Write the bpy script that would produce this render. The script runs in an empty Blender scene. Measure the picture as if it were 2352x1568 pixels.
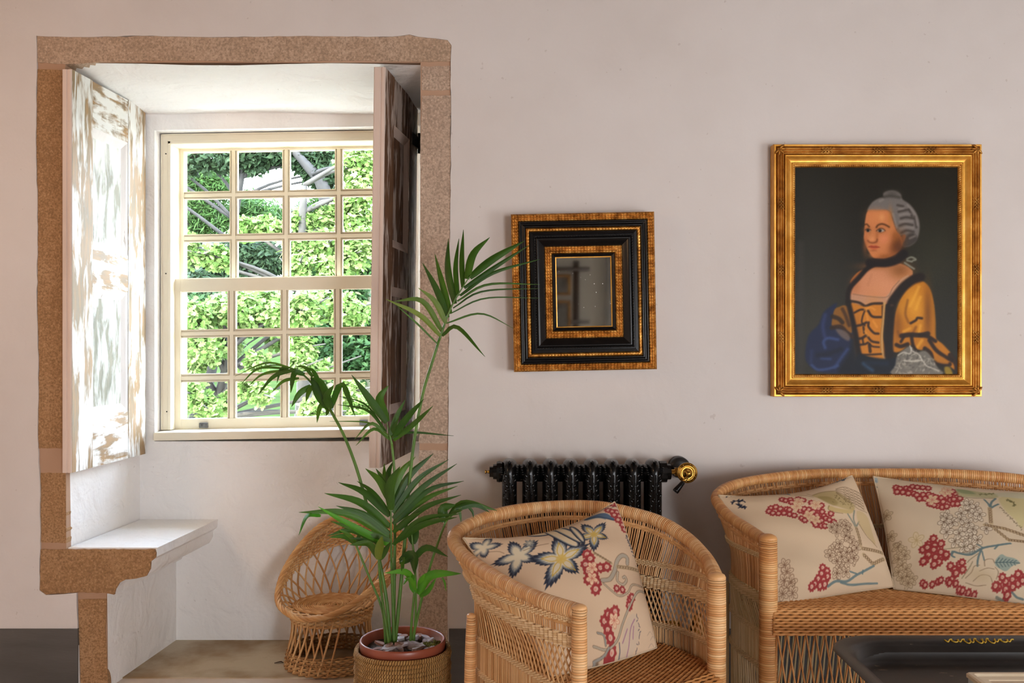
import bpy, bmesh, math, random
import numpy as np
from mathutils import Vector, Matrix

# ------------------------------------------------------------------ camera, world, lights, exposure
scene = bpy.context.scene
COL = scene.collection
HC, FPX, CX, CY = 1.2, 2200.0, 1176.0, 784.0        # camera height, focal length in pixels, image centre
WY = 3.3                                            # the plastered wall stands at y = 3.3


def P(px, py, Y):
    """the point at depth Y that a photo pixel shows"""
    return Vector(((px - CX) / FPX * Y, Y, HC - (py - CY) / FPX * Y))


cam_data = bpy.data.cameras.new('camera')
cam = bpy.data.objects.new('camera', cam_data)
COL.objects.link(cam)
cam.location = (0, 0, HC)
cam.rotation_euler = (math.pi / 2, 0, 0)
cam_data.sensor_width = 36.0
cam_data.lens = FPX * 36.0 / 2352.0
cam_data.clip_start = 0.05
scene.camera = cam

scene.view_settings.view_transform = 'Standard'
scene.view_settings.look = 'None'
scene.view_settings.exposure = 0.03
scene.view_settings.gamma = 1.0
scene.view_settings.use_curve_mapping = False

world = bpy.data.worlds.new('sky')
scene.world = world
world.use_nodes = True
wn = world.node_tree
wn.nodes.clear()
w_tc = wn.nodes.new('ShaderNodeTexCoord')
w_sep = wn.nodes.new('ShaderNodeSeparateXYZ')
w_ramp = wn.nodes.new('ShaderNodeValToRGB')
w_bg = wn.nodes.new('ShaderNodeBackground')
w_out = wn.nodes.new('ShaderNodeOutputWorld')
w_ramp.color_ramp.elements[0].position = 0.0
w_ramp.color_ramp.elements[0].color = (0.86, 0.93, 1.0, 1)
w_ramp.color_ramp.elements[1].position = 1.0
w_ramp.color_ramp.elements[1].color = (0.48, 0.68, 1.0, 1)
wn.links.new(w_tc.outputs['Generated'], w_sep.inputs[0])
wn.links.new(w_sep.outputs['Z'], w_ramp.inputs[0])
wn.links.new(w_ramp.outputs[0], w_bg.inputs[0])
wn.links.new(w_bg.outputs[0], w_out.inputs[0])
w_bg.inputs[1].default_value = 26.0

# sun over the roof of the house, lighting the garden seen through the window
sun_d = bpy.data.lights.new('sun', 'SUN')
sun_d.energy = 18.0
sun_d.angle = math.radians(2)
sun_d.color = (1.0, 0.95, 0.86)
sun = bpy.data.objects.new('sun', sun_d)
COL.objects.link(sun)
sun.rotation_euler = Vector((-0.35, -0.62, 0.72)).to_track_quat('Z', 'Y').to_euler()


def area(name, loc, target, size, size_y, watts, col):
    d = bpy.data.lights.new(name, 'AREA')
    d.shape = 'RECTANGLE'
    d.size, d.size_y, d.energy, d.color = size, size_y, watts, col
    o = bpy.data.objects.new(name, d)
    COL.objects.link(o)
    o.location = loc
    o.rotation_euler = (Vector(loc) - Vector(target)).to_track_quat('Z', 'Y').to_euler()
    return o


# daylight from the room's other windows (right-hand wall, and the left end of the wall behind the camera), lamp on the left
area('daylight_right', (3.0, 0.9, 0.8), (0.6, 3.1, 0.75), 1.7, 1.4, 58, (0.93, 0.965, 1.0))
area('daylight_behind', (-0.42, -2.85, 0.85), (0.0, 3.3, 0.6), 1.3, 1.5, 14, (0.93, 0.965, 1.0))
area('daylight_behind', (1.8, -2.85, 0.85), (0.6, 3.3, 0.6), 1.3, 1.5, 162, (0.93, 0.965, 1.0))
area('lamp_left', (-2.35, 1.5, 2.0), (-1.6, 3.3, 1.0), 0.5, 0.5, 10, (1.0, 0.56, 0.25))

# ------------------------------------------------------------------ helpers: objects and meshes
ORG = {}
RND = random.Random(11)
NRG = np.random.default_rng(5)


def link(o, parent=None, label=None, cat=None, group=None, kind=None):
    COL.objects.link(o)
    if parent is not None:
        o.parent = parent
        ORG[o.name] = ORG[parent.name]
    if label:
        o['label'] = label
    if cat:
        o['category'] = cat
    if group:
        o['group'] = group
    if kind:
        o['kind'] = kind
    return o


def thing(name, loc, label=None, cat=None, group=None, kind=None):
    o = bpy.data.objects.new(name, None)
    o.empty_display_size = 0.05
    o.location = loc
    ORG[o.name] = Vector(loc)
    return link(o, None, label, cat, group, kind)


def place(name, mesh, parent, loc, rot=None, **kw):
    """one more object that shares a mesh, placed at a world point"""
    o = bpy.data.objects.new(name, mesh)
    org = ORG[parent.name] if parent is not None else Vector((0, 0, 0))
    o.location = Vector(loc) - org
    if rot is not None:
        o.rotation_euler = rot
    link(o, parent, **kw)
    if parent is None:
        ORG[o.name] = Vector((0, 0, 0))
    return o


class MB:
    """collects shapes (world coordinates) and links them as ONE mesh object"""

    def __init__(s):
        s.v, s.f, s.uv, s.n = [], [], [], 0

    def add(s, verts, faces, uv=None):
        verts = np.asarray(verts, float).reshape(-1, 3)
        s.v.append(verts)
        b = s.n
        if isinstance(faces, np.ndarray):
            s.f.extend((faces + b).tolist())
        else:
            s.f.extend([[i + b for i in q] for q in faces])
        s.uv.append(np.zeros((len(verts), 2)) if uv is None else np.asarray(uv, float))
        s.n += len(verts)
        return s

    def box(s, a, b, bevel=0.0):
        (x0, y0, z0), (x1, y1, z1) = a, b
        if bevel <= 0:
            v = [(x0, y0, z0), (x1, y0, z0), (x1, y1, z0), (x0, y1, z0), (x0, y0, z1), (x1, y0, z1), (x1, y1, z1), (x0, y1, z1)]
            return s.add(v, [(0, 3, 2, 1), (4, 5, 6, 7), (0, 1, 5, 4), (1, 2, 6, 5), (2, 3, 7, 6), (3, 0, 4, 7)])
        bm = bmesh.new()
        bmesh.ops.create_cube(bm, size=1)
        for v in bm.verts:
            v.co = Vector(((x0 + x1) / 2 + v.co.x * (x1 - x0), (y0 + y1) / 2 + v.co.y * (y1 - y0), (z0 + z1) / 2 + v.co.z * (z1 - z0)))
        bmesh.ops.bevel(bm, geom=bm.edges[:], offset=bevel, segments=2, affect='EDGES', profile=0.6)
        bm.verts.index_update()
        s.add([v.co[:] for v in bm.verts], [[v.index for v in f.verts] for f in bm.faces])
        bm.free()
        return s

    def tube(s, pts, r, sides=6, closed=False, ref=None, cap=True, u0=0.0):
        pts = np.asarray([tuple(p) for p in pts] if not isinstance(pts, np.ndarray) else pts, float)
        n = len(pts)
        r = np.broadcast_to(np.asarray(r, float), (n,))
        if closed:
            pts = np.vstack([pts, pts[:1]])
            r = np.append(r, r[0])
            n += 1
        d = np.gradient(pts, axis=0)
        if closed:
            d[0] = d[-1] = pts[1] - pts[-2]
        t = d / np.maximum(np.linalg.norm(d, axis=1, keepdims=True), 1e-9)
        if ref is not None:
            ref = np.broadcast_to(np.asarray(ref, float), (n, 3))
            nn = ref - t * (t * ref).sum(1, keepdims=True)
            nn /= np.maximum(np.linalg.norm(nn, axis=1, keepdims=True), 1e-9)
        else:
            nn = np.zeros((n, 3))
            a = np.array([0, 0, 1.0]) if abs(t[0][2]) < 0.9 else np.array([1.0, 0, 0])
            cur = a - t[0] * a.dot(t[0])
            cur /= np.linalg.norm(cur)
            for i in range(n):
                cur = cur - t[i] * cur.dot(t[i])
                cur = cur / max(np.linalg.norm(cur), 1e-9)
                nn[i] = cur
        bb = np.cross(t, nn)
        k = sides + 1
        ang = np.linspace(0, 2 * np.pi, k)
        V = pts[:, None, :] + r[:, None, None] * (np.cos(ang)[None, :, None] * nn[:, None, :] + np.sin(ang)[None, :, None] * bb[:, None, :])
        L = np.concatenate([[0], np.cumsum(np.linalg.norm(np.diff(pts, axis=0), axis=1))]) + u0
        UV = np.stack([np.repeat(L, k), np.tile(ang / (2 * np.pi), n)], 1)
        i = np.arange(n - 1)[:, None] * k + np.arange(sides)[None, :]
        Q = np.stack([i, i + 1, i + 1 + k, i + k], -1).reshape(-1, 4)
        b = s.n
        s.add(V.reshape(-1, 3), Q, UV)
        if cap and not closed:
            s.f.append([b + j for j in range(sides)][::-1])
            s.f.append([b + (n - 1) * k + j for j in range(sides)])
        return s

    def grid(s, V, uv=None):
        V = np.asarray(V, float)
        m, n = V.shape[:2]
        i = np.arange(m - 1)[:, None] * n + np.arange(n - 1)[None, :]
        Q = np.stack([i, i + 1, i + 1 + n, i + n], -1).reshape(-1, 4)
        return s.add(V.reshape(-1, 3), Q, None if uv is None else np.asarray(uv).reshape(-1, 2))

    def lathe(s, prof, c, segs=32, axis='z', squash=(1, 1), start=0.0, ends=True):
        """prof: (radius, height) pairs; axis z or x or y"""
        c = np.asarray(c, float)
        a = np.linspace(0, 2 * np.pi, segs, endpoint=False) + start
        V = []
        for r, h in prof:
            ring = np.stack([r * np.cos(a) * squash[0], r * np.sin(a) * squash[1], np.full(segs, h)], 1)
            V.append(ring)
        V = np.array(V).reshape(-1, 3)
        if axis == 'x':
            V = V[:, [2, 0, 1]]
        elif axis == 'y':
            V = V[:, [1, 2, 0]]
        m = len(prof)
        i = np.arange(m - 1)[:, None] * segs
        j = np.arange(segs)[None, :]
        j2 = (j + 1) % segs
        Q = np.stack([i + j, i + j2, i + segs + j2, i + segs + j], -1).reshape(-1, 4)
        b = s.n
        s.add(V + c, Q)
        if ends:
            if prof[0][0] > 1e-6:
                s.f.append([b + k for k in range(segs)][::-1])
            if prof[-1][0] > 1e-6:
                s.f.append([b + (m - 1) * segs + k for k in range(segs)])
        return s

    def prism(s, poly, y0, y1, dx=0.0):
        """polygon of (x, z) points, extruded from y0 to y1 (dx: sideways drift over that depth)"""
        n = len(poly)
        bm = bmesh.new()
        vs = [bm.verts.new((p[0], y0, p[1])) for p in poly]
        f = bm.faces.new(vs)
        f.normal_update()
        bmesh.ops.triangulate(bm, faces=[f])
        bm.verts.index_update()
        tri = [[v.index for v in q.verts] for q in bm.faces]
        bm.free()
        v = [(p[0], y0, p[1]) for p in poly] + [(p[0] + dx, y1, p[1]) for p in poly]
        area2 = sum(poly[i][0] * poly[(i + 1) % n][1] - poly[(i + 1) % n][0] * poly[i][1] for i in range(n))
        fc = []
        for q in tri:
            p0, p1, p2 = (poly[i] for i in q)
            a = (p1[0] - p0[0]) * (p2[1] - p0[1]) - (p2[0] - p0[0]) * (p1[1] - p0[1])
            fr = q if a > 0 else q[::-1]      # counter-clockwise in (x, z) faces -y
            fc.append(list(fr))
            fc.append([i + n for i in fr[::-1]])
        for i in range(n):
            j = (i + 1) % n
            fc.append([i, i + n, j + n, j] if area2 > 0 else [i, j, j + n, i + n])
        return s.add(v, fc)

    def slab(s, quad, t):
        """four corners pushed along vector t"""
        q = [Vector(p) for p in quad]
        t = Vector(t)
        v = [p[:] for p in q] + [(p + t)[:] for p in q]
        return s.add(v, [(0, 1, 2, 3), (7, 6, 5, 4), (0, 4, 5, 1), (1, 5, 6, 2), (2, 6, 7, 3), (3, 7, 4, 0)])

    def ellipsoid(s, c, r, rot=None, seg=8, rings=5):
        c = np.asarray(c, float)
        th = np.linspace(0, np.pi, rings + 1)
        ph = np.linspace(0, 2 * np.pi, seg + 1)
        V = np.stack([np.sin(th)[:, None] * np.cos(ph)[None], np.sin(th)[:, None] * np.sin(ph)[None], np.cos(th)[:, None] + 0 * ph[None]], -1) * np.asarray(r)
        if rot is not None:
            V = V @ np.asarray(rot).T
        return s.grid(V[:, ::-1] + c)

    def mesh(s, name, org=Vector((0, 0, 0)), smooth=True):
        me = bpy.data.meshes.new(name)
        V = np.vstack(s.v) - np.array(org[:])
        fl = np.fromiter((len(q) for q in s.f), np.int32, len(s.f))
        fi = np.concatenate([np.asarray(q, np.int32) for q in s.f]) if len(s.f) < 4000 else np.fromiter((i for q in s.f for i in q), np.int32, int(fl.sum()))
        me.vertices.add(len(V))
        me.vertices.foreach_set('co', V.ravel())
        me.loops.add(len(fi))
        me.loops.foreach_set('vertex_index', fi)
        me.polygons.add(len(fl))
        st = np.concatenate([[0], np.cumsum(fl)[:-1]]).astype(np.int32)
        me.polygons.foreach_set('loop_start', st)
        me.polygons.foreach_set('loop_total', fl)
        me.polygons.foreach_set('use_smooth', np.full(len(fl), bool(smooth)))
        ul = me.uv_layers.new(name='UVMap')
        UV = np.vstack(s.uv)[fi]
        ul.data.foreach_set('uv', UV.ravel())
        me.update(calc_edges=True)
        me.validate()
        return me

    def build(s, name, mat, parent=None, smooth=True, local=False, sharp=None, **kw):
        org = ORG[parent.name] if parent is not None and not local else Vector((0, 0, 0))
        me = s.mesh(name, org, smooth)
        me.materials.append(mat)
        o = bpy.data.objects.new(name, me)
        if sharp is not None:
            me.polygons.foreach_set('use_smooth', np.ones(len(me.polygons), bool))
            me.set_sharp_from_angle(angle=math.radians(sharp))
        if parent is None:
            ORG[o.name] = Vector((0, 0, 0))
        return link(o, parent, **kw)


def catmull(pts, n, closed=False):
    """smooth curve through points, resampled to n points of equal spacing"""
    p = np.asarray([tuple(q) for q in pts], float)
    if closed:
        p = np.vstack([p[-1], p, p[0], p[1]])
    else:
        p = np.vstack([2 * p[0] - p[1], p, 2 * p[-1] - p[-2]])
    out = []
    t = np.linspace(0, 1, 24, endpoint=False)[:, None]
    for i in range(1, len(p) - 2):
        a, b, c, d = p[i - 1], p[i], p[i + 1], p[i + 2]
        out.append(0.5 * ((2 * b) + (c - a) * t + (2 * a - 5 * b + 4 * c - d) * t ** 2 + (3 * b - a - 3 * c + d) * t ** 3))
    out = np.vstack(out + [p[-2][None]])
    L = np.concatenate([[0], np.cumsum(np.linalg.norm(np.diff(out, axis=0), axis=1))])
    s = np.linspace(0, L[-1], n + 1 if closed else n)
    r = np.stack([np.interp(s, L, out[:, k]) for k in range(out.shape[1])], 1)
    return r[:-1] if closed else r


# ------------------------------------------------------------------ helpers: materials
def lin(c):
    c = np.asarray(c, float) / 255.0
    return np.where(c <= 0.04045, c / 12.92, ((c + 0.055) / 1.055) ** 2.4)


def rgba(c):
    l = lin(c)
    return (float(l[0]), float(l[1]), float(l[2]), 1.0)


def nd(nt, typ, ins=None, **props):
    n = nt.nodes.new(typ)
    for k, v in props.items():
        setattr(n, k, v)
    for k, v in (ins or {}).items():
        if isinstance(v, bpy.types.NodeSocket):
            nt.links.new(v, n.inputs[k])
        else:
            n.inputs[k].default_value = v
    return n


def newmat(name):
    m = bpy.data.materials.new(name)
    m.use_nodes = True
    nt = m.node_tree
    b = nt.nodes['Principled BSDF']
    return m, nt, b


def coord(nt, kind='Object', scale=(1, 1, 1), rot=(0, 0, 0)):
    tc = nt.nodes.new('ShaderNodeTexCoord')
    mp = nd(nt, 'ShaderNodeMapping', {'Vector': tc.outputs[kind], 'Scale': scale, 'Rotation': rot})
    return mp.outputs[0]


def noise(nt, vec, scale, detail=3.0, rough=0.55, dist=0.0):
    return nd(nt, 'ShaderNodeTexNoise', {'Vector': vec, 'Scale': scale, 'Detail': detail, 'Roughness': rough, 'Distortion': dist}).outputs[0]


def ramp(nt, fac, stops, interp='LINEAR'):
    n = nd(nt, 'ShaderNodeValToRGB', {'Fac': fac})
    cr = n.color_ramp
    cr.interpolation = interp
    while len(cr.elements) > 1:
        cr.elements.remove(cr.elements[-1])
    cr.elements[0].position = stops[0][0]
    cr.elements[0].color = rgba(stops[0][1])
    for p, c in stops[1:]:
        e = cr.elements.new(p)
        e.color = rgba(c)
    return n.outputs[0]


def mix(nt, fac, a, b, mode='MIX'):
    n = nt.nodes.new('ShaderNodeMix')
    n.data_type = 'RGBA'
    n.blend_type = mode
    for i, v in ((0, fac), (6, a), (7, b)):
        if isinstance(v, bpy.types.NodeSocket):
            nt.links.new(v, n.inputs[i])
        else:
            n.inputs[i].default_value = v
    return n.outputs[2]


def mth(nt, op, a, b=0.0):
    n = nt.nodes.new('ShaderNodeMath')
    n.operation = op
    for i, v in ((0, a), (1, b)):
        if isinstance(v, bpy.types.NodeSocket):
            nt.links.new(v, n.inputs[i])
        else:
            n.inputs[i].default_value = v
    return n.outputs[0]


def bump(nt, b, height, strength=0.4, dist=0.01, base=None):
    ins = {'Height': height, 'Strength': strength, 'Distance': dist}
    if base is not None:
        ins['Normal'] = base
    n = nd(nt, 'ShaderNodeBump', ins)
    if b is not None:
        nt.links.new(n.outputs[0], b.inputs['Normal'])
    return n.outputs[0]


def simple(name, col, rough=0.5, metal=0.0, col2=None, nscale=8.0, amt=(0.35, 0.65), bscale=None, bstr=0.3, bdist=0.004, spec=0.5, vscale=(1, 1, 1), coat=0.0):
    m, nt, b = newmat(name)
    v = coord(nt, 'Object', vscale)
    if col2 is None:
        b.inputs['Base Color'].default_value = rgba(col)
    else:
        nt.links.new(ramp(nt, noise(nt, v, nscale, 4), [(amt[0], col), (amt[1], col2)]), b.inputs['Base Color'])
    b.inputs['Roughness'].default_value = rough
    b.inputs['Metallic'].default_value = metal
    b.inputs['Specular IOR Level'].default_value = spec
    b.inputs['Coat Weight'].default_value = coat
    if bscale:
        bump(nt, b, noise(nt, v, bscale, 4), bstr, bdist)
    return m


def plaster(name, c1, c2, c3, soft, fine, fdist, ldist):
    m, nt, b = newmat(name)
    v = coord(nt)
    n1 = noise(nt, v, 1.3, 4, 0.6)
    col = ramp(nt, n1, [(0.3, c1), (0.52, c2), (0.75, c3)])
    sp = noise(nt, v, 42, 2, 0.5)
    col = mix(nt, mth(nt, 'MULTIPLY', mth(nt, 'GREATER_THAN', sp, 0.755), 0.22), col, rgba((150, 125, 112)))
    nt.links.new(col, b.inputs['Base Color'])
    b.inputs['Roughness'].default_value = 0.85
    b.inputs['Specular IOR Level'].default_value = 0.25
    h1 = bump(nt, None, noise(nt, v, soft, 3, 0.5, 0.6), 1.0, ldist)
    bump(nt, b, noise(nt, v, fine, 5, 0.65), 1.0, fdist, h1)
    return m


M = {}
M['wall'] = plaster('wall_plaster', (205, 195, 189), (212, 203, 198), (217, 209, 205), 5.0, 60, 0.0006, 0.006)
M['white'] = plaster('white_plaster', (238, 233, 229), (243, 239, 236), (246, 243, 241), 9.0, 45, 0.0025, 0.016)
M['ceiling'] = simple('dark_pine_ceiling', (104, 80, 60), 0.8, 0, (90, 68, 50), 6, vscale=(1, 8, 1))
M['dark_skirting'] = simple('grey_skirting_paint', (78, 74, 70), 0.55, 0, (90, 85, 81), 3.0, vscale=(1, 1, 6), bscale=30, bstr=0.2)


def granite(name, c1, c2, c3):
    m, nt, b = newmat(name)
    v = coord(nt)
    n1 = noise(nt, v, 5, 4, 0.6)
    base = ramp(nt, n1, [(0.3, c1), (0.5, c2), (0.72, c3)])
    sp = nd(nt, 'ShaderNodeTexVoronoi', {'Vector': v, 'Scale': 210.0}).outputs['Distance']
    g = noise(nt, v, 150, 3, 0.7)
    col = mix(nt, ramp(nt, g, [(0.40, (255, 255, 255)), (0.5, (0, 0, 0))]), base, rgba([c * 0.85 for c in c2]))
    col = mix(nt, ramp(nt, g, [(0.56, (0, 0, 0)), (0.66, (255, 255, 255))]), col, rgba([min(255, c * 1.06) for c in c3]))
    st = noise(nt, v, 2.2, 2)
    col = mix(nt, ramp(nt, st, [(0.62, (0, 0, 0)), (0.75, (120, 120, 120))]), col, rgba([c * 0.72 for c in c2]))
    nt.links.new(col, b.inputs['Base Color'])
    b.inputs['Roughness'].default_value = 0.9
    b.inputs['Specular IOR Level'].default_value = 0.2
    h1 = bump(nt, None, noise(nt, v, 22, 3), 0.8, 0.006)
    bump(nt, b, noise(nt, v, 170, 3, 0.7), 0.9, 0.0025, h1)
    return m


M['granite'] = granite('granite', (176, 150, 130), (186, 161, 141), (195, 172, 153))
M['granite_mid'] = granite('granite_lintel', (170, 142, 118), (182, 154, 130), (192, 166, 144))
M['granite_brown'] = granite('granite_brown', (150, 112, 76), (164, 124, 86), (176, 138, 102))
M['mortar'] = plaster('joint_mortar', (168, 132, 106), (178, 143, 118), (188, 156, 133), 8.0, 60, 0.001, 0.004)


def worn_paint(name, paint, wood, wood2, lo, hi, zs=0.16, sc=None, rot=(0, 0, 0), rough=0.6):
    """old paint rubbed through to the wood along the grain"""
    m, nt, b = newmat(name)
    v = coord(nt, 'Object', sc or (1, 1, zs), rot)
    v2 = coord(nt, 'Object', (1, 1, 0.6), (0.5, 0.35, 0.2))
    n1 = noise(nt, v, 26, 5, 0.62, 0.5)
    n2 = noise(nt, v2, 9, 4, 0.6)
    f = mth(nt, 'ADD', mth(nt, 'MULTIPLY', n1, 0.65), mth(nt, 'MULTIPLY', n2, 0.35))
    mask = ramp(nt, f, [(lo, (0, 0, 0)), (hi, (255, 255, 255))])
    wc = ramp(nt, noise(nt, v, 60, 3), [(0.35, wood), (0.65, wood2)])
    pc = ramp(nt, noise(nt, v, 12, 3), [(0.3, [max(0, c - 14) for c in paint]), (0.6, paint)])
    nt.links.new(mix(nt, mask, pc, wc), b.inputs['Base Color'])
    b.inputs['Roughness'].default_value = rough
    h1 = bump(nt, None, mth(nt, 'SUBTRACT', 1.0, mask), 0.5, 0.0015)
    bump(nt, b, noise(nt, v, 90, 3), 0.5, 0.0012, h1)
    return m


M['shutter_pale'] = worn_paint('worn_white_paint', (238, 237, 233), (166, 130, 88), (138, 120, 92), 0.455, 0.53)
M['shutter_pale_h'] = worn_paint('worn_white_paint_across', (238, 237, 233), (166, 130, 88), (140, 118, 90), 0.45, 0.53, sc=(1, 0.16, 0.9))
M['shutter_pale_p'] = worn_paint('scrubbed_white_paint', (234, 234, 228), (132, 126, 104), (112, 108, 88), 0.43, 0.58, sc=(1, 0.9, 0.22), rot=(0.45, 0, 0))
M['shutter_dark'] = worn_paint('worn_paint_over_brown_wood', (196, 180, 168), (112, 76, 48), (84, 58, 40), 0.435, 0.495)
M['shutter_edge'] = worn_paint('pinkish_old_paint', (222, 200, 186), (120, 86, 60), (100, 72, 54), 0.66, 0.68)
M['cream'] = simple('cream_window_paint', (238, 228, 206), 0.45, 0, (234, 222, 198), 4)
M['moulding_white'] = worn_paint('greyish_white_paint', (226, 219, 216), (150, 126, 96), (130, 110, 88), 0.62, 0.66)
M['iron'] = simple('black_iron', (38, 34, 32), 0.5, 0.7, (58, 48, 42), 30, bscale=60)
M['grey_lock'] = simple('grey_metal', (110, 110, 112), 0.4, 0.8)


def glass():
    m, nt, b = newmat('window_glass')
    nt.nodes.remove(b)
    out = nt.nodes['Material Output']
    tr = nd(nt, 'ShaderNodeBsdfTransparent', {'Color': (0.97, 0.985, 0.98, 1)})
    gl = nd(nt, 'ShaderNodeBsdfGlossy', {'Roughness': 0.02})
    fr = nd(nt, 'ShaderNodeFresnel', {'IOR': 1.45})
    mx = nt.nodes.new('ShaderNodeMixShader')
    ge = nt.nodes.new('ShaderNodeNewGeometry')
    nt.links.new(mth(nt, 'MULTIPLY', fr.outputs[0], mth(nt, 'SUBTRACT', 1.0, ge.outputs['Backfacing'])), mx.inputs[0])
    nt.links.new(tr.outputs[0], mx.inputs[1])
    nt.links.new(gl.outputs[0], mx.inputs[2])
    nt.links.new(mx.outputs[0], out.inputs[0])
    return m


M['glass'] = glass()


def wrap_mat(name, c1, c2, c3, pitch, bdist=0.0016):
    """cane wound round a pole: rings along the tube's length (uv.x is metres)"""
    m, nt, b = newmat(name)
    tc = nt.nodes.new('ShaderNodeTexCoord')
    sep = nd(nt, 'ShaderNodeSeparateXYZ', {'Vector': tc.outputs['UV']})
    u = sep.outputs[0]
    wob = noise(nt, tc.outputs['Object'], 30, 2)
    uu = mth(nt, 'ADD', u, mth(nt, 'MULTIPLY', wob, pitch * 0.7))
    ring = mth(nt, 'FLOOR', mth(nt, 'DIVIDE', uu, pitch))
    wn_ = nd(nt, 'ShaderNodeTexWhiteNoise', {'W': ring}, noise_dimensions='1D').outputs[0]
    big = noise(nt, tc.outputs['Object'], 9, 3)
    f = mth(nt, 'ADD', mth(nt, 'MULTIPLY', wn_, 0.45), mth(nt, 'MULTIPLY', big, 0.6))
    col = ramp(nt, f, [(0.25, c1), (0.5, c2), (0.8, c3)])
    saw = mth(nt, 'ABSOLUTE', mth(nt, 'SINE', mth(nt, 'MULTIPLY', uu, math.pi / pitch)))
    col = mix(nt, ramp(nt, saw, [(0.0, (255, 255, 255)), (0.22, (0, 0, 0))]), col, rgba([c * 0.62 for c in c1]))
    nt.links.new(col, b.inputs['Base Color'])
    b.inputs['Roughness'].default_value = 0.42
    b.inputs['Specular IOR Level'].default_value = 0.45
    bump(nt, b, mth(nt, 'POWER', saw, 0.6), 0.8, bdist)
    return m


def cane_mat(name, c1, c2, c3, rough=0.5, nscale=14):
    m, nt, b = newmat(name)
    g = nt.nodes.new('ShaderNodeNewGeometry')
    v = coord(nt)
    f = mth(nt, 'ADD', mth(nt, 'MULTIPLY', g.outputs['Random Per Island'], 0.6), mth(nt, 'MULTIPLY', noise(nt, v, nscale, 3), 0.5))
    nt.links.new(ramp(nt, f, [(0.2, c1), (0.52, c2), (0.9, c3)]), b.inputs['Base Color'])
    b.inputs['Roughness'].default_value = rough
    b.inputs['Specular IOR Level'].default_value = 0.4
    bump(nt, b, noise(nt, v, 300, 2), 0.3, 0.0006)
    return m


M['wrap'] = wrap_mat('rattan_wrapping', (204, 140, 84), (222, 164, 106), (238, 194, 142), 0.0062)
M['wrap_sofa'] = wrap_mat('rattan_wrapping_settee', (190, 126, 70), (210, 148, 88), (226, 176, 118), 0.0062)
M['cane'] = cane_mat('split_cane', (188, 132, 80), (214, 162, 106), (232, 190, 138))
M['cane_sofa'] = cane_mat('split_cane_settee', (178, 124, 74), (206, 152, 98), (226, 182, 130))
M['cane_band'] = cane_mat('pale_split_cane', (216, 176, 128), (234, 198, 150), (244, 214, 172))
M['cane_grey'] = cane_mat('weathered_cane', (196, 168, 120), (214, 188, 142), (228, 206, 166))
M['seat_cane'] = cane_mat('woven_seat_cane', (176, 114, 58), (198, 134, 74), (214, 154, 94))
M['seat_under'] = simple('seat_underweave', (120, 78, 42), 0.8)
M['wicker'] = cane_mat('willow_wicker', (176, 120, 66), (206, 152, 94), (230, 188, 134), 0.45)
M['wicker_dark'] = cane_mat('willow_wicker_base', (146, 102, 58), (178, 130, 80), (202, 158, 106), 0.5)
M['brass'] = simple('brass', (206, 164, 84), 0.25, 1.0, (186, 142, 66), 20)
M['black_gloss'] = simple('black_lacquer', (14, 13, 13), 0.2, 0, (20, 18, 18), 10, spec=0.35)
M['black_matt'] = simple('black_paint', (34, 32, 32), 0.45)

# ------------------------------------------------------------------ structure: walls, niche, stones, floor
def q(px, py, Y=WY):
    p = P(px, py, Y)
    return (p.x, p.z)


def jitter(pts, step=0.02, amp=0.0022, seed=1, closed=True):
    """break straight outlines into short, slightly ragged edges"""
    r = random.Random(seed)
    out = []
    n = len(pts)
    for i in range(n if closed else n - 1):
        a, b = pts[i], pts[(i + 1) % n]
        d = math.dist(a, b)
        k = max(1, int(d / step))
        for j in range(k):
            t = j / k
            x, z = a[0] + (b[0] - a[0]) * t, a[1] + (b[1] - a[1]) * t
            if j:
                x += r.uniform(-amp, amp)
                z += r.uniform(-amp, amp)
            out.append((x, z))
    if not closed:
        out.append(pts[-1])
    return out


XL, XR, ZC, YF = -2.55, 3.1, 3.05, -3.0
# outline of the stone surround on its outer side, floor right -> round -> floor left
outer_px = [(1028, 1584), (1027, 1180), (1030, 900), (1032, 640), (1034, 480), (1036, 300), (1035, 150), (1037, 104), (1028, 92), (1000, 88), (960, 84),
            (940, 79), (900, 84), (700, 82), (500, 85), (330, 82), (200, 85), (83, 82), (84, 180), (82, 330), (86, 520), (84, 690), (88, 840), (86, 1000),
            (91, 1100), (92, 1240), (90, 1355), (105, 1366), (176, 1361), (178, 1450), (183, 1584)]
outer = jitter([q(*p) for p in outer_px], 0.03, 0.0016, 3, False)
w = MB()
w.prism([(XR, 0.0), (XR, ZC), (XL, ZC), (XL, 0.0)] + outer[::-1], WY, WY + 0.12)
w.build('wall_back', M['wall'], smooth=False, kind='structure')

mb = MB()
mb.box((XL - 0.2, YF - 0.2, 0), (XL, WY + 0.12, ZC))
mb.build('wall_left', M['wall'], smooth=False, kind='structure')
mb = MB()
mb.box((XR, YF - 0.2, 0), (XR + 0.2, WY + 0.12, ZC))
mb.build('wall_right', M['wall'], smooth=False, kind='structure')
M['far_wall'] = simple('grey_plaster', (222, 216, 206), 0.85, 0, (230, 225, 216), 2)
mb = MB()
mb.box((XL, YF - 0.2, 0), (XR, YF, ZC))
mb.build('wall_front', M['far_wall'], smooth=False, kind='structure')
mb = MB()
mb.box((XL - 0.2, YF - 0.2, ZC), (XR + 0.2, WY + 0.85, ZC + 0.15))
mb.build('ceiling', M['ceiling'], smooth=False, kind='structure')
M['floor'] = simple('terracotta_floor', (206, 186, 168), 0.6, 0, (216, 200, 186), 4, bscale=20)
mb = MB()
mb.box((XL, YF, -0.1), (XR, WY + 0.115, 0.0))
mb.build('floor', M['floor'], smooth=False, kind='structure')
M['niche_floor'] = simple('worn_stone_floor', (150, 122, 86), 0.8, 0, (196, 182, 158), 3.2, (0.38, 0.6), bscale=70, bstr=0.4)
mb = MB()
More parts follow.
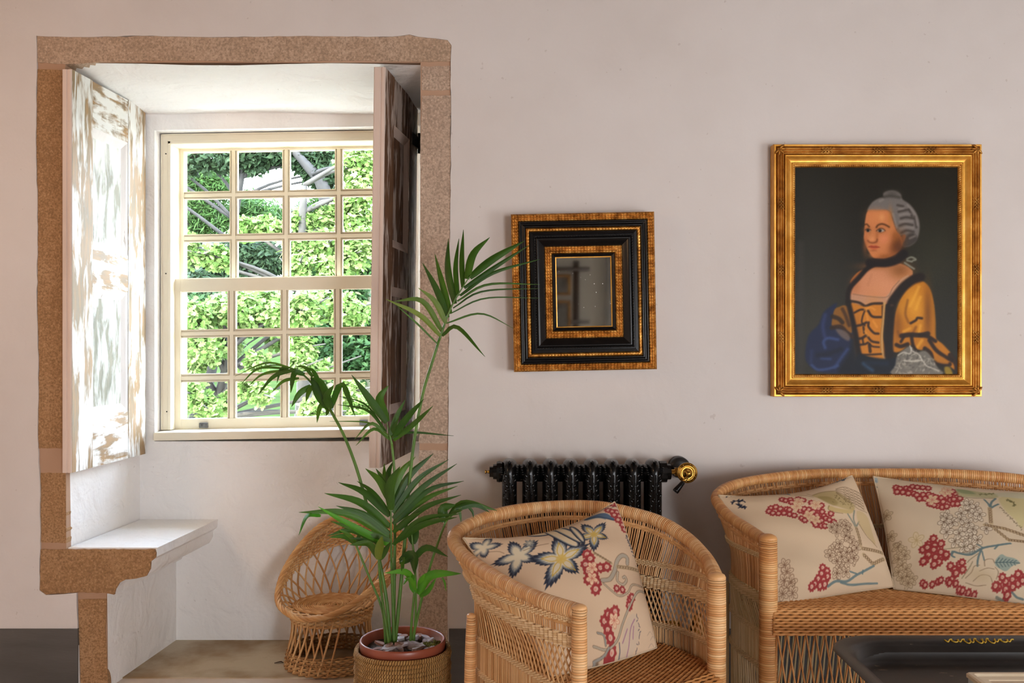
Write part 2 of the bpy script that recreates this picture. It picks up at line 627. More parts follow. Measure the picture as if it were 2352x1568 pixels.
mb.box((-1.5, WY + 0.112, -0.1), (-0.2, WY + 0.56, 0.004))
mb.build('floor_niche', M['niche_floor'], smooth=False, kind='structure')

# outer leaf of the house wall, closing the space round the niche
mb = MB()
mb.box((XL - 0.2, WY + 0.12, 0), (-1.60, WY + 0.80, ZC))
mb.box((-0.25, WY + 0.12, 0), (XR + 0.2, WY + 0.80, ZC))
mb.box((-1.60, WY + 0.12, 2.30), (-0.25, WY + 0.80, ZC))
mb.build('wall_outer', M['white'], smooth=False, kind='structure')

# whitewashed niche
NB = 3.84                                     # depth of the niche's back wall
nl = MB()
nl.slab([(-1.555, 3.312, 0.75), (-1.51, NB, 0.75), (-1.51, NB, 2.2), (-1.555, 3.312, 2.2)], (-0.2, 0, 0))
nl.slab([(-1.542, 3.312, 0.3), (-1.492, NB, 0.3), (-1.492, NB, 0.75), (-1.542, 3.312, 0.75)], (-0.2, 0, 0))
nl.slab([(-1.397, 3.312, 0.0), (-1.346, NB, 0.0), (-1.346, NB, 0.4), (-1.397, 3.312, 0.4)], (-0.3, 0, 0))
nl.build('wall_niche_left', M['white'], smooth=False, kind='structure')
nr = MB()
nr.slab([(-0.3675, NB, 0.0), (-0.3165, 3.312, 0.0), (-0.3165, 3.312, 2.2), (-0.3675, NB, 2.2)], (0.2, 0, 0))
nr.build('wall_niche_right', M['white'], smooth=False, kind='structure')
nc = MB()
n_ = 10
top = []
for i in range(n_ + 1):
    t = i / n_
    y = 3.312 + (NB + 0.02 - 3.312) * t
    top.append([(-1.60 + (1.30) * k / 8, y, 2.158 - 0.046 * t + 0.004 * math.sin(k * 1.3 + i)) for k in range(9)])
V = np.array(top)
nc.grid(V[:, ::-1])
nc.box((-1.60, 3.42, 2.19), (-0.25, 3.9, 2.30))
nc.build('ceiling_niche', M['white'], smooth=True, kind='structure')

RL, RR, RT = P(355, 500, NB).x, -0.368, 2.056     # recess of the window
nb = MB()
nb.box((-1.56, NB, 0.0), (RL, NB + 0.25, 2.3))
nb.box((RR, NB, 0.0), (-0.25, NB + 0.25, 2.3))
nb.prism([(RL, 2.3), (RL, 2.0465), (RR, 2.0465 + 0.0175 * (RR - RL)), (RR, 2.3)], NB, NB + 0.25)
nb.box((RL, NB, 0.0), (RR, NB + 0.25, 0.80))
nb.slab([(RR - 0.034, NB + 0.078, 0.80), (RR, NB, 0.80), (RR, NB, 2.07), (RR - 0.034, NB + 0.078, 2.07)], (0.08, 0.05, 0))
nb.build('wall_niche_back', M['white'], smooth=False, kind='structure')

# the built-in seat: a whitewashed slab with a moulded underside, shown end-on by the brown stone below
prof_px = [(359, 1259), (358, 1270), (357, 1280), (346, 1289), (345, 1306), (336, 1322), (312, 1328), (289, 1330), (274, 1338), (265, 1353), (262, 1365)]
prof = [q(*p) for p in prof_px]
bench = MB()
zt = q(0, 1259)[1]
bench.prism([(-1.535, prof[-1][1])] + prof[::-1] + [(-1.535, zt)], 3.313, NB + 0.01, 0.048)
bench.build('stone_bench', M['white'], smooth=False, sharp=35, label='whitewashed stone seat built into the left side of the window niche', cat='seat')

# stone surround, stone by stone
t1 = thing('trim_1', (-0.95, WY, 0), kind='structure')
stones = [
    # lintel
    [(83, 82), (200, 85), (330, 82), (500, 85), (700, 82), (900, 84), (940, 79), (960, 84), (1000, 88), (1028, 92), (1037, 104), (1034, 140), (966, 141), (800, 138), (600, 141), (400, 138), (250, 141), (150, 147), (84, 142)],
    # left jamb
    [(84, 158), (148, 160), (147, 300), (143, 520), (146, 700), (145, 860), (147, 1030), (87, 1030), (86, 1000), (88, 840), (84, 690), (86, 520), (82, 330), (84, 180)],
    [(91, 1086), (148, 1086), (149, 1170), (150, 1248), (92, 1246), (91, 1100)],
    # the stone under the seat, with its moulded end
    [(92, 1262), (150, 1262), (250, 1262), (354, 1262)] + [(p[0] - 1, p[1] + 1) for p in prof_px[1:]] + [(243, 1362), (178, 1361), (105, 1366), (90, 1355)],
    [(179, 1378), (243, 1376), (241, 1450), (244, 1520), (246, 1584), (184, 1584), (180, 1450)],
    # right jamb
    [(968, 152), (1034, 150), (1035, 206), (969, 206)],
    [(969, 219), (1035, 219), (1034, 480), (1032, 640), (1030, 900), (1028, 1018), (962, 1018), (965, 900), (964, 700), (966, 480), (965, 330)],
    [(962, 1034), (1027, 1034), (1027, 1180), (1028, 1584), (960, 1584), (961, 1300), (960, 1180)],
]
for i, s_ in enumerate(stones):
    poly = jitter([q(*p) for p in s_], 0.014, 0.0014, 20 + i)[::-1]
    mb = MB()
    mb.prism(poly, WY + 0.0035 + 0.001 * (i % 3), WY + 0.10)
    mb.build('stone', M['granite_mid' if i == 0 else 'granite_brown' if i < 5 else 'granite'], t1, smooth=False)
# mortar bed behind and between the stones
mo = MB()
mo.prism([q(*p) for p in [(84, 84), (84, 1356), (176, 1361), (183, 1584), (245, 1584), (243, 1364), (262, 1364), (150, 1264), (147, 142), (966, 142), (961, 1584), (1027, 1584), (1035, 92)]], WY + 0.0075, WY + 0.09)
mo.build('mortar', M['mortar'], t1, smooth=False)

# painted skirting
zb = P(0, 1443, WY).z
mb = MB()
mb.box((XL, WY - 0.006, 0), (P(180, 0, WY).x, WY + 0.01, zb), 0.002)
mb.build('baseboard_left', M['dark_skirting'], smooth=False, kind='structure')
mb = MB()
mb.box((P(1031, 0, WY).x, WY - 0.006, 0), (XR, WY + 0.01, zb), 0.002)
mb.build('baseboard_right', M['dark_skirting'], smooth=False, kind='structure')
# dry leaf on the niche floor
mb = MB()
c = P(640, 1519, 3.56)
lp = [(-0.016, 0, 0.0065), (-0.006, -0.006, 0.010), (0.008, -0.005, 0.012), (0.018, 0.001, 0.008), (0.008, 0.006, 0.011), (-0.006, 0.005, 0.0085)]
mb.add([(c.x + x, c.y + y, z) for x, y, z in lp] + [(c.x + x, c.y + y, z - 0.002) for x, y, z in lp], [(0, 1, 2, 3, 4, 5), (11, 10, 9, 8, 7, 6)] + [(i, 6 + i, 6 + (i + 1) % 6, (i + 1) % 6) for i in range(6)])
mb.build('dry_leaf', simple('dry_leaf_brown', (70, 40, 24), 0.8), label='curled dark brown dry leaf on the niche floor beside the child chair', cat='leaf')

# ------------------------------------------------------------------ window
XW = -0.93


def SL(x):
    return 0.0175 * (x - (-1.40))      # the old frame rises slightly to the right


def shear(o_mb):
    for a in o_mb.v:
        a[:, 2] += 0.0175 * (a[:, 0] + 1.40)
    return o_mb


win = thing('window_1', (XW, 3.9, 0.83), kind='structure', label='cream painted multi-pane sash window set in the deep niche')
Yc = 3.90
x0, x1 = P(370, 0, Yc).x, P(949, 0, Yc).x
xi0, xi1 = P(393, 0, Yc).x, P(910, 0, Yc).x
z1, zi1 = P(0, 308, Yc).z, P(0, 331, Yc).z
zs_ = 0.84
# stepped casing: outer band and inner bead on each of three sides
for nm, poly in (('casing', [(x0, zs_), (x0, z1), (xi0, zi1), (xi0, zs_)]), ('casing', [(xi1, zs_), (xi1, zi1), (x1, z1), (x1, zs_)]), ('casing', [(x0, z1), (x1, z1), (xi1, zi1), (xi0, zi1)])):
    mb = MB()
    mb.prism(poly[::-1], Yc, Yc + 0.09)
    cx_, cz_ = sum(p[0] for p in poly) / 4, sum(p[1] for p in poly) / 4
    vertical = abs(poly[0][0] - poly[1][0]) < 1e-6 or abs(poly[2][0] - poly[3][0]) < 1e-6
    if vertical:
        xe = xi0 if cx_ < XW else xi1
        sg = -1 if cx_ < XW else 1
        mb.box((min(xe, xe + sg * 0.012), Yc - 0.006, zs_), (max(xe, xe + sg * 0.012), Yc, zi1 + 0.012), 0.002)
        xe2 = x0 if cx_ < XW else x1
        mb.box((min(xe2, xe2 - sg * 0.006), Yc - 0.004, zs_), (max(xe2, xe2 - sg * 0.006), Yc, z1), 0.0015)
    else:
        mb.box((xi0 - 0.012, Yc - 0.006, zi1), (xi1 + 0.012, Yc, zi1 + 0.012), 0.002)
        mb.box((x0, Yc - 0.004, z1 - 0.006), (x1, Yc, z1), 0.0015)
    shear(mb).build(nm, M['cream'], win, smooth=False)
# jamb liners, in a yellower cream than the casing
M['cream_liner'] = simple('cream_window_paint_yellower', (232, 214, 176), 0.5, 0, (226, 206, 166), 5)
for xa, xb in ((xi0 - 0.03, xi0 + 0.001), (xi1 - 0.001, xi1 + 0.03)):
    mb = MB()
    mb.box((xa, Yc + 0.085, zs_), (xb, 4.09, z1))
    shear(mb).build('jamb_liner', M['cream_liner'], win, smooth=False)
mb = MB()
mb.box((x0, Yc + 0.085, zi1 - 0.001), (x1, 4.09, z1 + 0.03))
shear(mb).build('head_liner', M['cream_liner'], win, smooth=False)
mb = MB()
mb.box((x0 - 0.02, 3.95, 0.79), (x1 + 0.02, 4.12, 0.843))
shear(mb).build('outer_sill', M['cream'], win, smooth=False)
mb = MB()
mb.box((P(357, 0, NB).x, 3.815, P(0, 1012, 3.815).z), (RR - 0.004, 3.97, P(0, 993, 3.815).z), 0.005)
shear(mb).build('sill_board', M['cream'], win, smooth=False)
# small nail holes in the casing
for px_, py_ in ((381, 353), (381, 628), (383, 945)):
    mb = MB()
    c = P(px_, py_, Yc - 0.0005)
    mb.lathe([(0.0, -0.0015), (0.0028, -0.0012), (0.0028, 0.0015)], (c.x, c.y, c.z), 8, 'y')
    mb.build('nail', M['iron'], win)


def muntin_poly(c, hw, d0, d1):
    """section of a glazing bar: (across, depth) with a narrow raised fillet"""
    return [(c - hw, d1), (c - hw, d0 + 0.011), (c - hw * 0.62, d0 + 0.009), (c - hw * 0.5, d0), (c + hw * 0.5, d0), (c + hw * 0.62, d0 + 0.009), (c + hw, d0 + 0.011), (c + hw, d1)]


def sash(name, Y, xl, xr, zt, zb_, cols, rows):
    """cols / rows: (centre px, half-width px) of the glazing bars; outer rectangle and glass limits in px at depth Y"""
    X = lambda v: P(v, 0, Y).x
    Z = lambda v: P(0, v, Y).z
    e = thing(name, (XW, 3.9, 0.83))
    e.parent = win
    e.location = (0, 0, 0)
    gl, gr, gt, gb = cols[0], cols[-1], rows[0], rows[-1]
    mb = MB()
    for a, b in (((X(xl), Y, Z(zb_)), (X(gl), Y + 0.035, Z(zt))), ((X(gr), Y, Z(zb_)), (X(xr), Y + 0.035, Z(zt)))):
        mb.box(a, b)
    shear(mb).build('stile', M['cream'], e, smooth=False)
    for a, b in (((X(gl), Y + 0.0005, Z(gt)), (X(gr), Y + 0.035, Z(zt))), ((X(gl), Y + 0.0005, Z(zb_)), (X(gr), Y + 0.035, Z(gb)))):
        mb = MB()
        mb.box(a, b)
        shear(mb).build('rail', M['cream'], e, smooth=False)
    s = Y / FPX
    for c, h in cols[1:-1]:
        mb = MB()
        pl = muntin_poly(X(c), h * s, Y + 0.004, Y + 0.03)
        V = np.array([[(p[0], p[1], z) for p in pl] for z in (Z(gb), Z(gt))])
        mb.grid(V)
        shear(mb).build('muntin', M['cream'], e, smooth=False)
    for c, h in rows[1:-1]:
        mb = MB()
        pl = muntin_poly(Z(c), h * s, Y + 0.0048, Y + 0.0305)
        V = np.array([[(x, p[1], p[0]) for p in pl] for x in (X(gr), X(gl))])
        mb.grid(V)
        shear(mb).build('muntin', M['cream'], e, smooth=False)
    # beaded rim round the glass and the panes
    xs = [gl] + [c for c, h in cols[1:-1]] + [gr]
    hx = [0] + [h for c, h in cols[1:-1]] + [0]
    zs = [gt] + [c for c, h in rows[1:-1]] + [gb]
    hz = [0] + [h for c, h in rows[1:-1]] + [0]
    for i in range(len(xs) - 1):
        for j in range(len(zs) - 1):
            a0, a1 = X(xs[i] + hx[i] - 1), X(xs[i + 1] - hx[i + 1] + 1)
            b0, b1 = Z(zs[j + 1] - hz[j + 1] + 1), Z(zs[j] + hz[j] - 1)
            mb = MB()
            mb.box((a0 - .003, Y + 0.020, b0 - .003), (a1 + .003, Y + 0.023, b1 + .003))
            shear(mb).build('pane', M['glass'], e, smooth=False)
            mb = MB()
            k = 0.004
            for u, v in (((a0, Y + 0.006, b0), (a0 + k, Y + 0.0195, b1)), ((a1 - k, Y + 0.006, b0), (a1, Y + 0.0195, b1)), ((a0 + k, Y + 0.006, b0), (a1 - k, Y + 0.0195, b0 + k)), ((a0 + k, Y + 0.006, b1 - k), (a1 - k, Y + 0.0195, b1))):
                mb.box(u, v)
            shear(mb).build('glazing_bead', M['cream'], e, smooth=False)
    return e


sash('upper_sash', 4.0, 398, 905, 328, 655, [422, (535.5, 8), (656.5, 8), (777.5, 8), 890], [348, (449, 8), (547.5, 8), 640])
lo = sash('lower_sash', 3.945, 395, 907, 641, 990, [415, (531, 8.5), (652.5, 8.5), (775, 8.5), 889], [670, (767, 8.5), (869, 8.5), 963])
for px_ in (469, 836):
    mb = MB()
    c = P(px_, 977, 3.945)
    mb.box((c.x - 0.017, 3.932, c.z - 0.011), (c.x + 0.017, 3.946, c.z + 0.010), 0.002)
    mb.lathe([(0.004, -0.003), (0.004, 0.0)], (c.x - 0.009, 3.931, c.z), 8, 'y')
    mb.lathe([(0.004, -0.003), (0.004, 0.0)], (c.x + 0.009, 3.931, c.z), 8, 'y')
    shear(mb).build('sash_stop', M['grey_lock'], lo, smooth=False)

# ------------------------------------------------------------------ shutters


def shutter(name, A, B, nrm, z0, z1, th, face, face_h, face_p, edge, label, hinges, mould, lean=0.0):
    """A: room-side end, B: hinge end (plan points of the panelled face); nrm points away from that face into the wood"""
    A, B = Vector((A[0], A[1], 0)), Vector((B[0], B[1], 0))
    e = thing(name, (B.x, B.y, z0), label, 'shutter', 'panelled window shutters')
    W = (B - A).length
    d = (B - A) / W
    n = Vector((nrm[0], nrm[1], 0))

    def pt(s, z, dep):
        p = A + d * s + n * dep
        return (p.x, p.y, z)

    def blk(s0, s1, za, zb, d0, d1, mb, ch=0.0):
        v = []
        for z in (za, zb):
            for s_, dd in ((s0, d0), (s1, d0), (s1, d1), (s0, d1)):
                v.append(pt(s_, z, dd))
        v = np.array(v)
        fl = [(0, 3, 2, 1), (4, 5, 6, 7), (0, 1, 5, 4), (1, 2, 6, 5), (2, 3, 7, 6), (3, 0, 4, 7)]
        if (d.cross(n)).z < 0:
            fl = [f[::-1] for f in fl]
        mb.add(v, fl)

    st0, st1 = 0.25 * W, 0.735 * W
    zr = [z1, z1 - 0.165, z1 - 0.60, z1 - 0.74, z1 - 1.195, z0]

    def ragged(poly_s0, poly_s1, za, zb, dd0, dd1, nm, m_):
        mb = MB()
        blk(poly_s0, poly_s1, za, zb, dd0, dd1, mb)
        mb.build(nm, m_, e, smooth=False)

    ragged(0.0, st0 - 0.0015, z0, z1, 0.0, th, 'stile', face)
    ragged(st1 + 0.0015, W, z0, z1, 0.001, th, 'stile', face)
    for za, zb in ((zr[1], zr[0]), (zr[3], zr[2]), (zr[5], zr[4])):
        ragged(st0, st1, za, zb - (0.002 if zb == z1 else 0), 0.002, th, 'rail', face_h)
    for za, zb in ((zr[2], zr[1]), (zr[4], zr[3])):
        # recessed field with a sloping border
        mb = MB()
        lv = [(0.0, 0.003), (0.010, 0.006), (0.030, 0.016), (0.034, 0.016)]
        rings = []
        for ins, dep in lv:
            rings.append([pt(st0 + ins, za + ins, dep), pt(st1 - ins, za + ins, dep), pt(st1 - ins, zb - ins, dep), pt(st0 + ins, zb - ins, dep)])
        flip = (d.cross(n)).z < 0
        V = [p for r_ in rings for p in r_]
        fc = []
        for k in range(len(lv) - 1):
            for j in range(4):
                a, b = k * 4 + j, k * 4 + (j + 1) % 4
                fc.append((a, b, b + 4, a + 4))
        if flip:
            fc = [f[::-1] for f in fc]
        mb.add(V, fc)
        mb.build('panel_moulding', mould, e, smooth=False)
        mb = MB()
        blk(st0 + 0.032, st1 - 0.032, za + 0.032, zb - 0.032, 0.0155, th - 0.002, mb)
        mb.build('panel', face_p, e, smooth=False)
    # moulded leading edge
    mb = MB()
    V = []
    for z in np.linspace(z0, z1, 14):
        row = []
        for dd, s_ in ((0.0, -0.001), (0.003, -0.005), (0.011, -0.005), (0.013, -0.002), (0.016, -0.002), (0.018, -0.006), (th - 0.004, -0.006), (th, -0.002)):
            row.append(pt(s_, z, dd))
        V.append(row)
    V = np.array(V)
    if (d.cross(n)).z > 0:
        V = V[:, ::-1]
    mb.grid(V)
    mb.build('leading_edge', edge, e, smooth=False)
    # hinges at the wall end
    for hz in hinges:
        mb = MB()
        blk(W - 0.10, W + 0.004, hz - 0.022, hz + 0.022, -0.003, 0.001, mb)
        c = pt(W + 0.006, hz, -0.004)
        mb.tube([(c[0], c[1], hz - 0.04), (c[0], c[1], hz + 0.04)], 0.006, 8)
        mb.build('hinge', M['iron'], e, smooth=False)
    if lean:
        e.rotation_euler = (0, lean, 0)
    return e


sl = shutter('window_shutter', (P(166, 0, 3.27).x, 3.27), (P(335, 0, 3.825).x, 3.825), (-1, 0.07), 0.752, 2.128, 0.034, M['shutter_pale'], M['shutter_pale_h'], M['shutter_pale_p'], M['shutter_edge'],
             'whitewashed rubbed pale wooden shutter folded against the left side of the niche', (), M['moulding_white'])
sr = shutter('window_shutter', (P(874, 0, 3.27).x, 3.27), (P(950, 0, 3.79).x, 3.79), (-1, 0.108), 0.768, 2.135, 0.040, M['shutter_dark'], M['shutter_dark'], M['shutter_dark'], M['shutter_edge'],
             'flaking brown wooden shutter standing half open behind the palm', (1.985,), M['shutter_edge'])
sr.rotation_euler = (0, math.radians(0.75), 0)

# ------------------------------------------------------------------ painter: flat colour laid on a fine grid of vertices
def hom(src, dst):
    """plane-to-plane map taking four points to four points"""
    A, b = [], []
    for (x, y), (u, v) in zip(src, dst):
        A.append([x, y, 1, 0, 0, 0, -u * x, -u * y])
        A.append([0, 0, 0, x, y, 1, -v * x, -v * y])
        b += [u, v]
    h = np.append(np.linalg.solve(np.array(A, float), np.array(b, float)), 1).reshape(3, 3)

    def f(p):
        p = np.asarray(p, float).reshape(-1, 2)
        w_ = np.c_[p, np.ones(len(p))] @ h.T
        return w_[:, :2] / w_[:, 2:]
    return f


class Paint:
    def __init__(s, w, h, col, T, ws):
        s.a = np.empty((h, w, 3))
        s.a[:] = np.asarray(col, float)
        s.w, s.h, s.T, s.ws = w, h, T, ws

    def _win(s, p, pad):
        x0, x1 = int(max(0, p[:, 0].min() - pad)), int(min(s.w, p[:, 0].max() + pad + 2))
        y0, y1 = int(max(0, p[:, 1].min() - pad)), int(min(s.h, p[:, 1].max() + pad + 2))
        if x1 <= x0 or y1 <= y0:
            return None
        yy, xx = np.mgrid[y0:y1, x0:x1]
        return y0, y1, x0, x1, xx + 0.5, yy + 0.5

    def _put(s, win, m, col):
        y0, y1, x0, x1 = win[:4]
        m = m[..., None]
        s.a[y0:y1, x0:x1] = s.a[y0:y1, x0:x1] * (1 - m) + np.asarray(col, float) * m

    @staticmethod
    def _dist(p, xx, yy, closed):
        d = np.full(xx.shape, 1e9)
        n = len(p)
        for i in range(n if closed else n - 1):
            a, b = p[i], p[(i + 1) % n]
            ab = b - a
            t = np.clip(((xx - a[0]) * ab[0] + (yy - a[1]) * ab[1]) / max(ab.dot(ab), 1e-9), 0, 1)
            d = np.minimum(d, np.hypot(xx - a[0] - t * ab[0], yy - a[1] - t * ab[1]))
        return d

    def poly(s, pts, col, al=1.0, soft=1.0, smooth=True):
        p = s.T(pts)
        if smooth and len(p) > 3:
            p = catmull(p, max(24, len(p) * 4), True)
        wn_ = s._win(p, soft)
        if wn_ is None:
            return
        xx, yy = wn_[4:]
        ins = np.zeros(xx.shape, bool)
        for i in range(len(p)):
            (xa, ya), (xb, yb) = p[i], p[(i + 1) % len(p)]
            if ya == yb:
                continue
            c = ((ya > yy) != (yb > yy)) & (xx < (xb - xa) * (yy - ya) / (yb - ya) + xa)
            ins ^= c
        d = s._dist(p, xx, yy, True)
        sd = np.where(ins, d, -d)
        s._put(wn_, np.clip(sd / soft + 0.5, 0, 1) * al, col)

    def line(s, pts, w, col, al=1.0, soft=1.0, smooth=True, closed=False):
        p = s.T(pts)
        if smooth and len(p) > 2:
            p = catmull(p, max(10, len(p) * 6), closed)
        w = w * s.ws
        wn_ = s._win(p, w + soft)
        if wn_ is None:
            return
        d = s._dist(p, *wn_[4:], closed)
        s._put(wn_, np.clip((w / 2 - d) / soft + 0.5, 0, 1) * al, col)

    def ell(s, c, rx, ry, col, al=1.0, soft=None, rot=0.0, n=20):
        a = np.linspace(0, 2 * np.pi, n, endpoint=False)
        e = np.stack([rx * np.cos(a), ry * np.sin(a)], 1)
        cr, sr_ = math.cos(rot), math.sin(rot)
        e = e @ np.array([[cr, sr_], [-sr_, cr]]) + np.asarray(c)
        s.poly(e, col, al, 1.0 if soft is None else soft * s.ws, False)

    def glow(s, c, rx, ry, col, al=0.6, rot=0.0):
        """very soft spot"""
        a = s.T([c])[0]
        rx, ry = rx * s.ws, ry * s.ws
        wn_ = s._win(np.array([a]), max(rx, ry) * 2)
        if wn_ is None:
            return
        dx, dy = wn_[4] - a[0], wn_[5] - a[1]
        u, v = dx * math.cos(rot) + dy * math.sin(rot), -dx * math.sin(rot) + dy * math.cos(rot)
        s._put(wn_, al * np.exp(-((u / rx) ** 2 + (v / ry) ** 2)), col)

    def blur(s, r=1):
        k = np.array([1, 2, 1.]) / 4
        for _ in range(r):
            b = np.pad(s.a, ((1, 1), (1, 1), (0, 0)), 'edge')
            b = b[:-2] * k[0] + b[1:-1] * k[1] + b[2:] * k[2]
            s.a = b[:, :-2] * k[0] + b[:, 1:-1] * k[1] + b[:, 2:] * k[2]

    def sample(s, x, y):
        x, y = np.clip(x - 0.5, 0, s.w - 1.001), np.clip(y - 0.5, 0, s.h - 1.001)
        i, j = x.astype(int), y.astype(int)
        fx, fy = (x - i)[..., None], (y - j)[..., None]
        i1, j1 = np.minimum(i + 1, s.w - 1), np.minimum(j + 1, s.h - 1)
        return (s.a[j, i] * (1 - fx) + s.a[j, i1] * fx) * (1 - fy) + (s.a[j1, i] * (1 - fx) + s.a[j1, i1] * fx) * fy


def set_colours(me, cols):
    at = me.color_attributes.new('paint', 'FLOAT_COLOR', 'POINT')
    c = np.ones((len(me.vertices), 4))
    c[:, :3] = lin(cols)
    at.data.foreach_set('color', c.ravel())


def painted_mat(name, rough, bscale, bstr, bdist, spec=0.5, weave=False, coat=0.0):
    m, nt, b = newmat(name)
    at = nd(nt, 'ShaderNodeVertexColor', layer_name='paint')
    nt.links.new(at.outputs[0], b.inputs['Base Color'])
    b.inputs['Roughness'].default_value = rough
    b.inputs['Specular IOR Level'].default_value = spec
    b.inputs['Coat Weight'].default_value = coat
    v = coord(nt, 'UV' if weave else 'Object')
    if weave:
        w1 = nd(nt, 'ShaderNodeTexWave', {'Vector': v, 'Scale': bscale, 'Distortion': 1.0}, bands_direction='X').outputs[1]
        w2 = nd(nt, 'ShaderNodeTexWave', {'Vector': v, 'Scale': bscale, 'Distortion': 1.0}, bands_direction='Y').outputs[1]
        bump(nt, b, mth(nt, 'MULTIPLY', w1, w2), bstr, bdist)
    else:
        bump(nt, b, noise(nt, v, bscale, 4), bstr, bdist)
    return m


# ------------------------------------------------------------------ the portrait
PW, PH = 300, 383
K = PW / 373.0


def Tid(pts):
    return (np.asarray(pts, float).reshape(-1, 2) - (1825, 384)) * K


p_ = Paint(PW, PH, (36, 31, 20), Tid, K)


def Ff(pts):
    return [(1930 + x / 7.84, 420 + y / 7.84) for x, y in pts]


def Df(pts):
    return [(1820 + x / 5.808, 600 + y / 5.808) for x, y in pts]


f7, d5 = 1 / 7.84, 1 / 5.808
# ground, and a painted-in sheen along the left edge
p_.glow((1860, 560), 90, 260, (50, 48, 40), 0.85)
p_.glow((1870, 760), 110, 160, (62, 60, 48), 0.8)
p_.glow((2150, 600), 80, 140, (56, 54, 34), 0.8)
p_.glow((2190, 760), 60, 140, (46, 44, 34), 0.7)
p_.line([(1838, 560), (1838, 860)], 14, (66, 62, 56), 0.5, 8)  # gloss reflection painted as a grey strip down the left side
# blue cloak
p_.poly(Df([(590, 560), (480, 620), (400, 700), (340, 850), (230, 960), (180, 1100), (165, 1300), (220, 1400), (330, 1480), (560, 1505), (900, 1530), (960, 1300), (870, 1000), (700, 850), (560, 700)]), (32, 40, 74), 1, 4)
p_.poly(Df([(600, 1500), (760, 1200), (800, 1000), (950, 1250), (900, 1530)]), (22, 26, 38), 1, 10)
for l_, w_, c_ in (([(430, 720), (400, 860), (420, 1000)], 50, (48, 62, 108)), ([(430, 1160), (410, 1080), (470, 1030), (600, 1050)], 36, (62, 86, 140)), ([(250, 1390), (330, 1450), (470, 1440), (600, 1400)], 26, (70, 96, 150)),
                   ([(560, 1420), (640, 1300), (730, 1180)], 40, (54, 74, 122)), ([(380, 1300), (500, 1310)], 30, (58, 80, 128)), ([(250, 1200), (240, 1350)], 40, (44, 56, 98))):
    p_.line(Df(l_), w_ * d5, c_, 0.75, 5)
p_.line(Df([(330, 1260), (470, 1240), (640, 1180)]), 60 * d5, (24, 28, 46), 0.7, 6)
# far sleeve
p_.poly(Df([(560, 640), (620, 610), (690, 590), (750, 650), (790, 950), (720, 930), (620, 890), (520, 870), (530, 740)]), (140, 90, 26), 1, 2)
p_.line(Df([(530, 740), (610, 770), (660, 820)]), 55 * d5, (52, 34, 16), 0.9, 3)
p_.line(Df([(520, 890), (640, 880), (720, 960), (790, 1010)]), 55 * d5, (54, 32, 20), 0.9, 3)
p_.line(Df([(660, 640), (700, 720), (750, 860)]), 45 * d5, (72, 44, 18), 0.8, 3)
p_.poly(Df([(570, 910), (690, 930), (760, 1010), (740, 1070), (640, 1010)]), (108, 92, 84), 0.9, 4)
# neck, chest
skin, skin_d = (200, 132, 92), (142, 86, 38)
p_.poly(Df([(1060, 60), (1420, 30), (1610, 160), (1450, 300), (1280, 560), (1000, 600), (755, 540), (760, 400), (880, 260)]), skin, 1, 2)
p_.glow(Df([(1240, 330)])[0], 34, 24, (212, 142, 100), 0.8)
p_.glow(Df([(1430, 120)])[0], 26, 20, skin_d, 0.9)
p_.glow(Df([(1130, 70)])[0], 40, 8, (156, 96, 48), 0.8)
p_.glow(Df([(830, 330)])[0], 12, 20, (170, 104, 60), 0.6)
p_.line(Df([(1050, 180), (1000, 320)]), 20 * d5, (176, 112, 72), 0.5, 5)
p_.poly(Df([(770, 450), (980, 465), (1240, 480), (1230, 570), (1000, 600), (760, 540)]), (182, 138, 108), 0.75, 3)
p_.poly(Df([(1240, 480), (1330, 380), (1440, 240), (1560, 190), (1400, 400), (1290, 560)]), (186, 146, 118), 0.7, 2)
p_.line(Df([(800, 440), (1000, 470), (1250, 480), (1330, 360), (1420, 260)]), 10 * d5, (120, 88, 66), 0.8, 1)
p_.poly(Df([(765, 270), (850, 160), (940, 115), (860, 240), (790, 320)]), (170, 96, 34), 1, 2)
# bodice
p_.poly(Df([(755, 560), (950, 600), (1195, 560), (1215, 700), (1200, 1000), (1235, 1300), (950, 1260), (880, 1200), (840, 950), (790, 750)]), (190, 116, 26), 1, 2)
p_.glow(Df([(1080, 800)])[0], 20, 44, (206, 124, 30), 0.7)
p_.glow(Df([(860, 1000)])[0], 8, 40, (150, 88, 22), 0.6)
dk = (46, 28, 14)
for l_, w_ in (([(750, 530), (880, 555), (960, 600)], 34), ([(980, 600), (1060, 570), (1190, 565)], 34), ([(820, 690), (900, 650), (960, 650)], 26), ([(960, 660), (930, 740), (920, 820), (960, 860)], 20), ([(1000, 660), (1060, 740), (1180, 750)], 32),
               ([(830, 870), (920, 850), (980, 820)], 32), ([(1010, 820), (1010, 880), (1080, 960), (1140, 970)], 30), ([(860, 1040), (920, 1030), (980, 990)], 34), ([(990, 1000), (1050, 1070), (1140, 1090)], 30), ([(1190, 600), (1190, 740)], 14),
               ([(880, 1120), (960, 1110), (1000, 1090)], 28), ([(1020, 1100), (1060, 1140), (1150, 1150)], 22), ([(1020, 1120), (1030, 1210)], 40), ([(940, 880), (950, 960)], 26), ([(930, 1040), (940, 1110)], 22), ([(900, 1250), (1050, 1250), (1200, 1240)], 24)):
    p_.line(Df(l_), w_ * d5, dk, 0.85, 1.6)
for l_ in ([(960, 620), (1040, 620), (1090, 650)], [(980, 700), (1000, 780)], [(1070, 800), (1120, 880)], [(960, 940), (1000, 1000)], [(1000, 640), (960, 650)]):
    p_.line(Df(l_), 26 * d5, (224, 146, 50), 0.7, 3)
p_.line(Df([(1222, 560), (1205, 760), (1185, 1000), (1190, 1180), (1225, 1300)]), 34 * d5, (190, 146, 88), 0.9, 1.6)
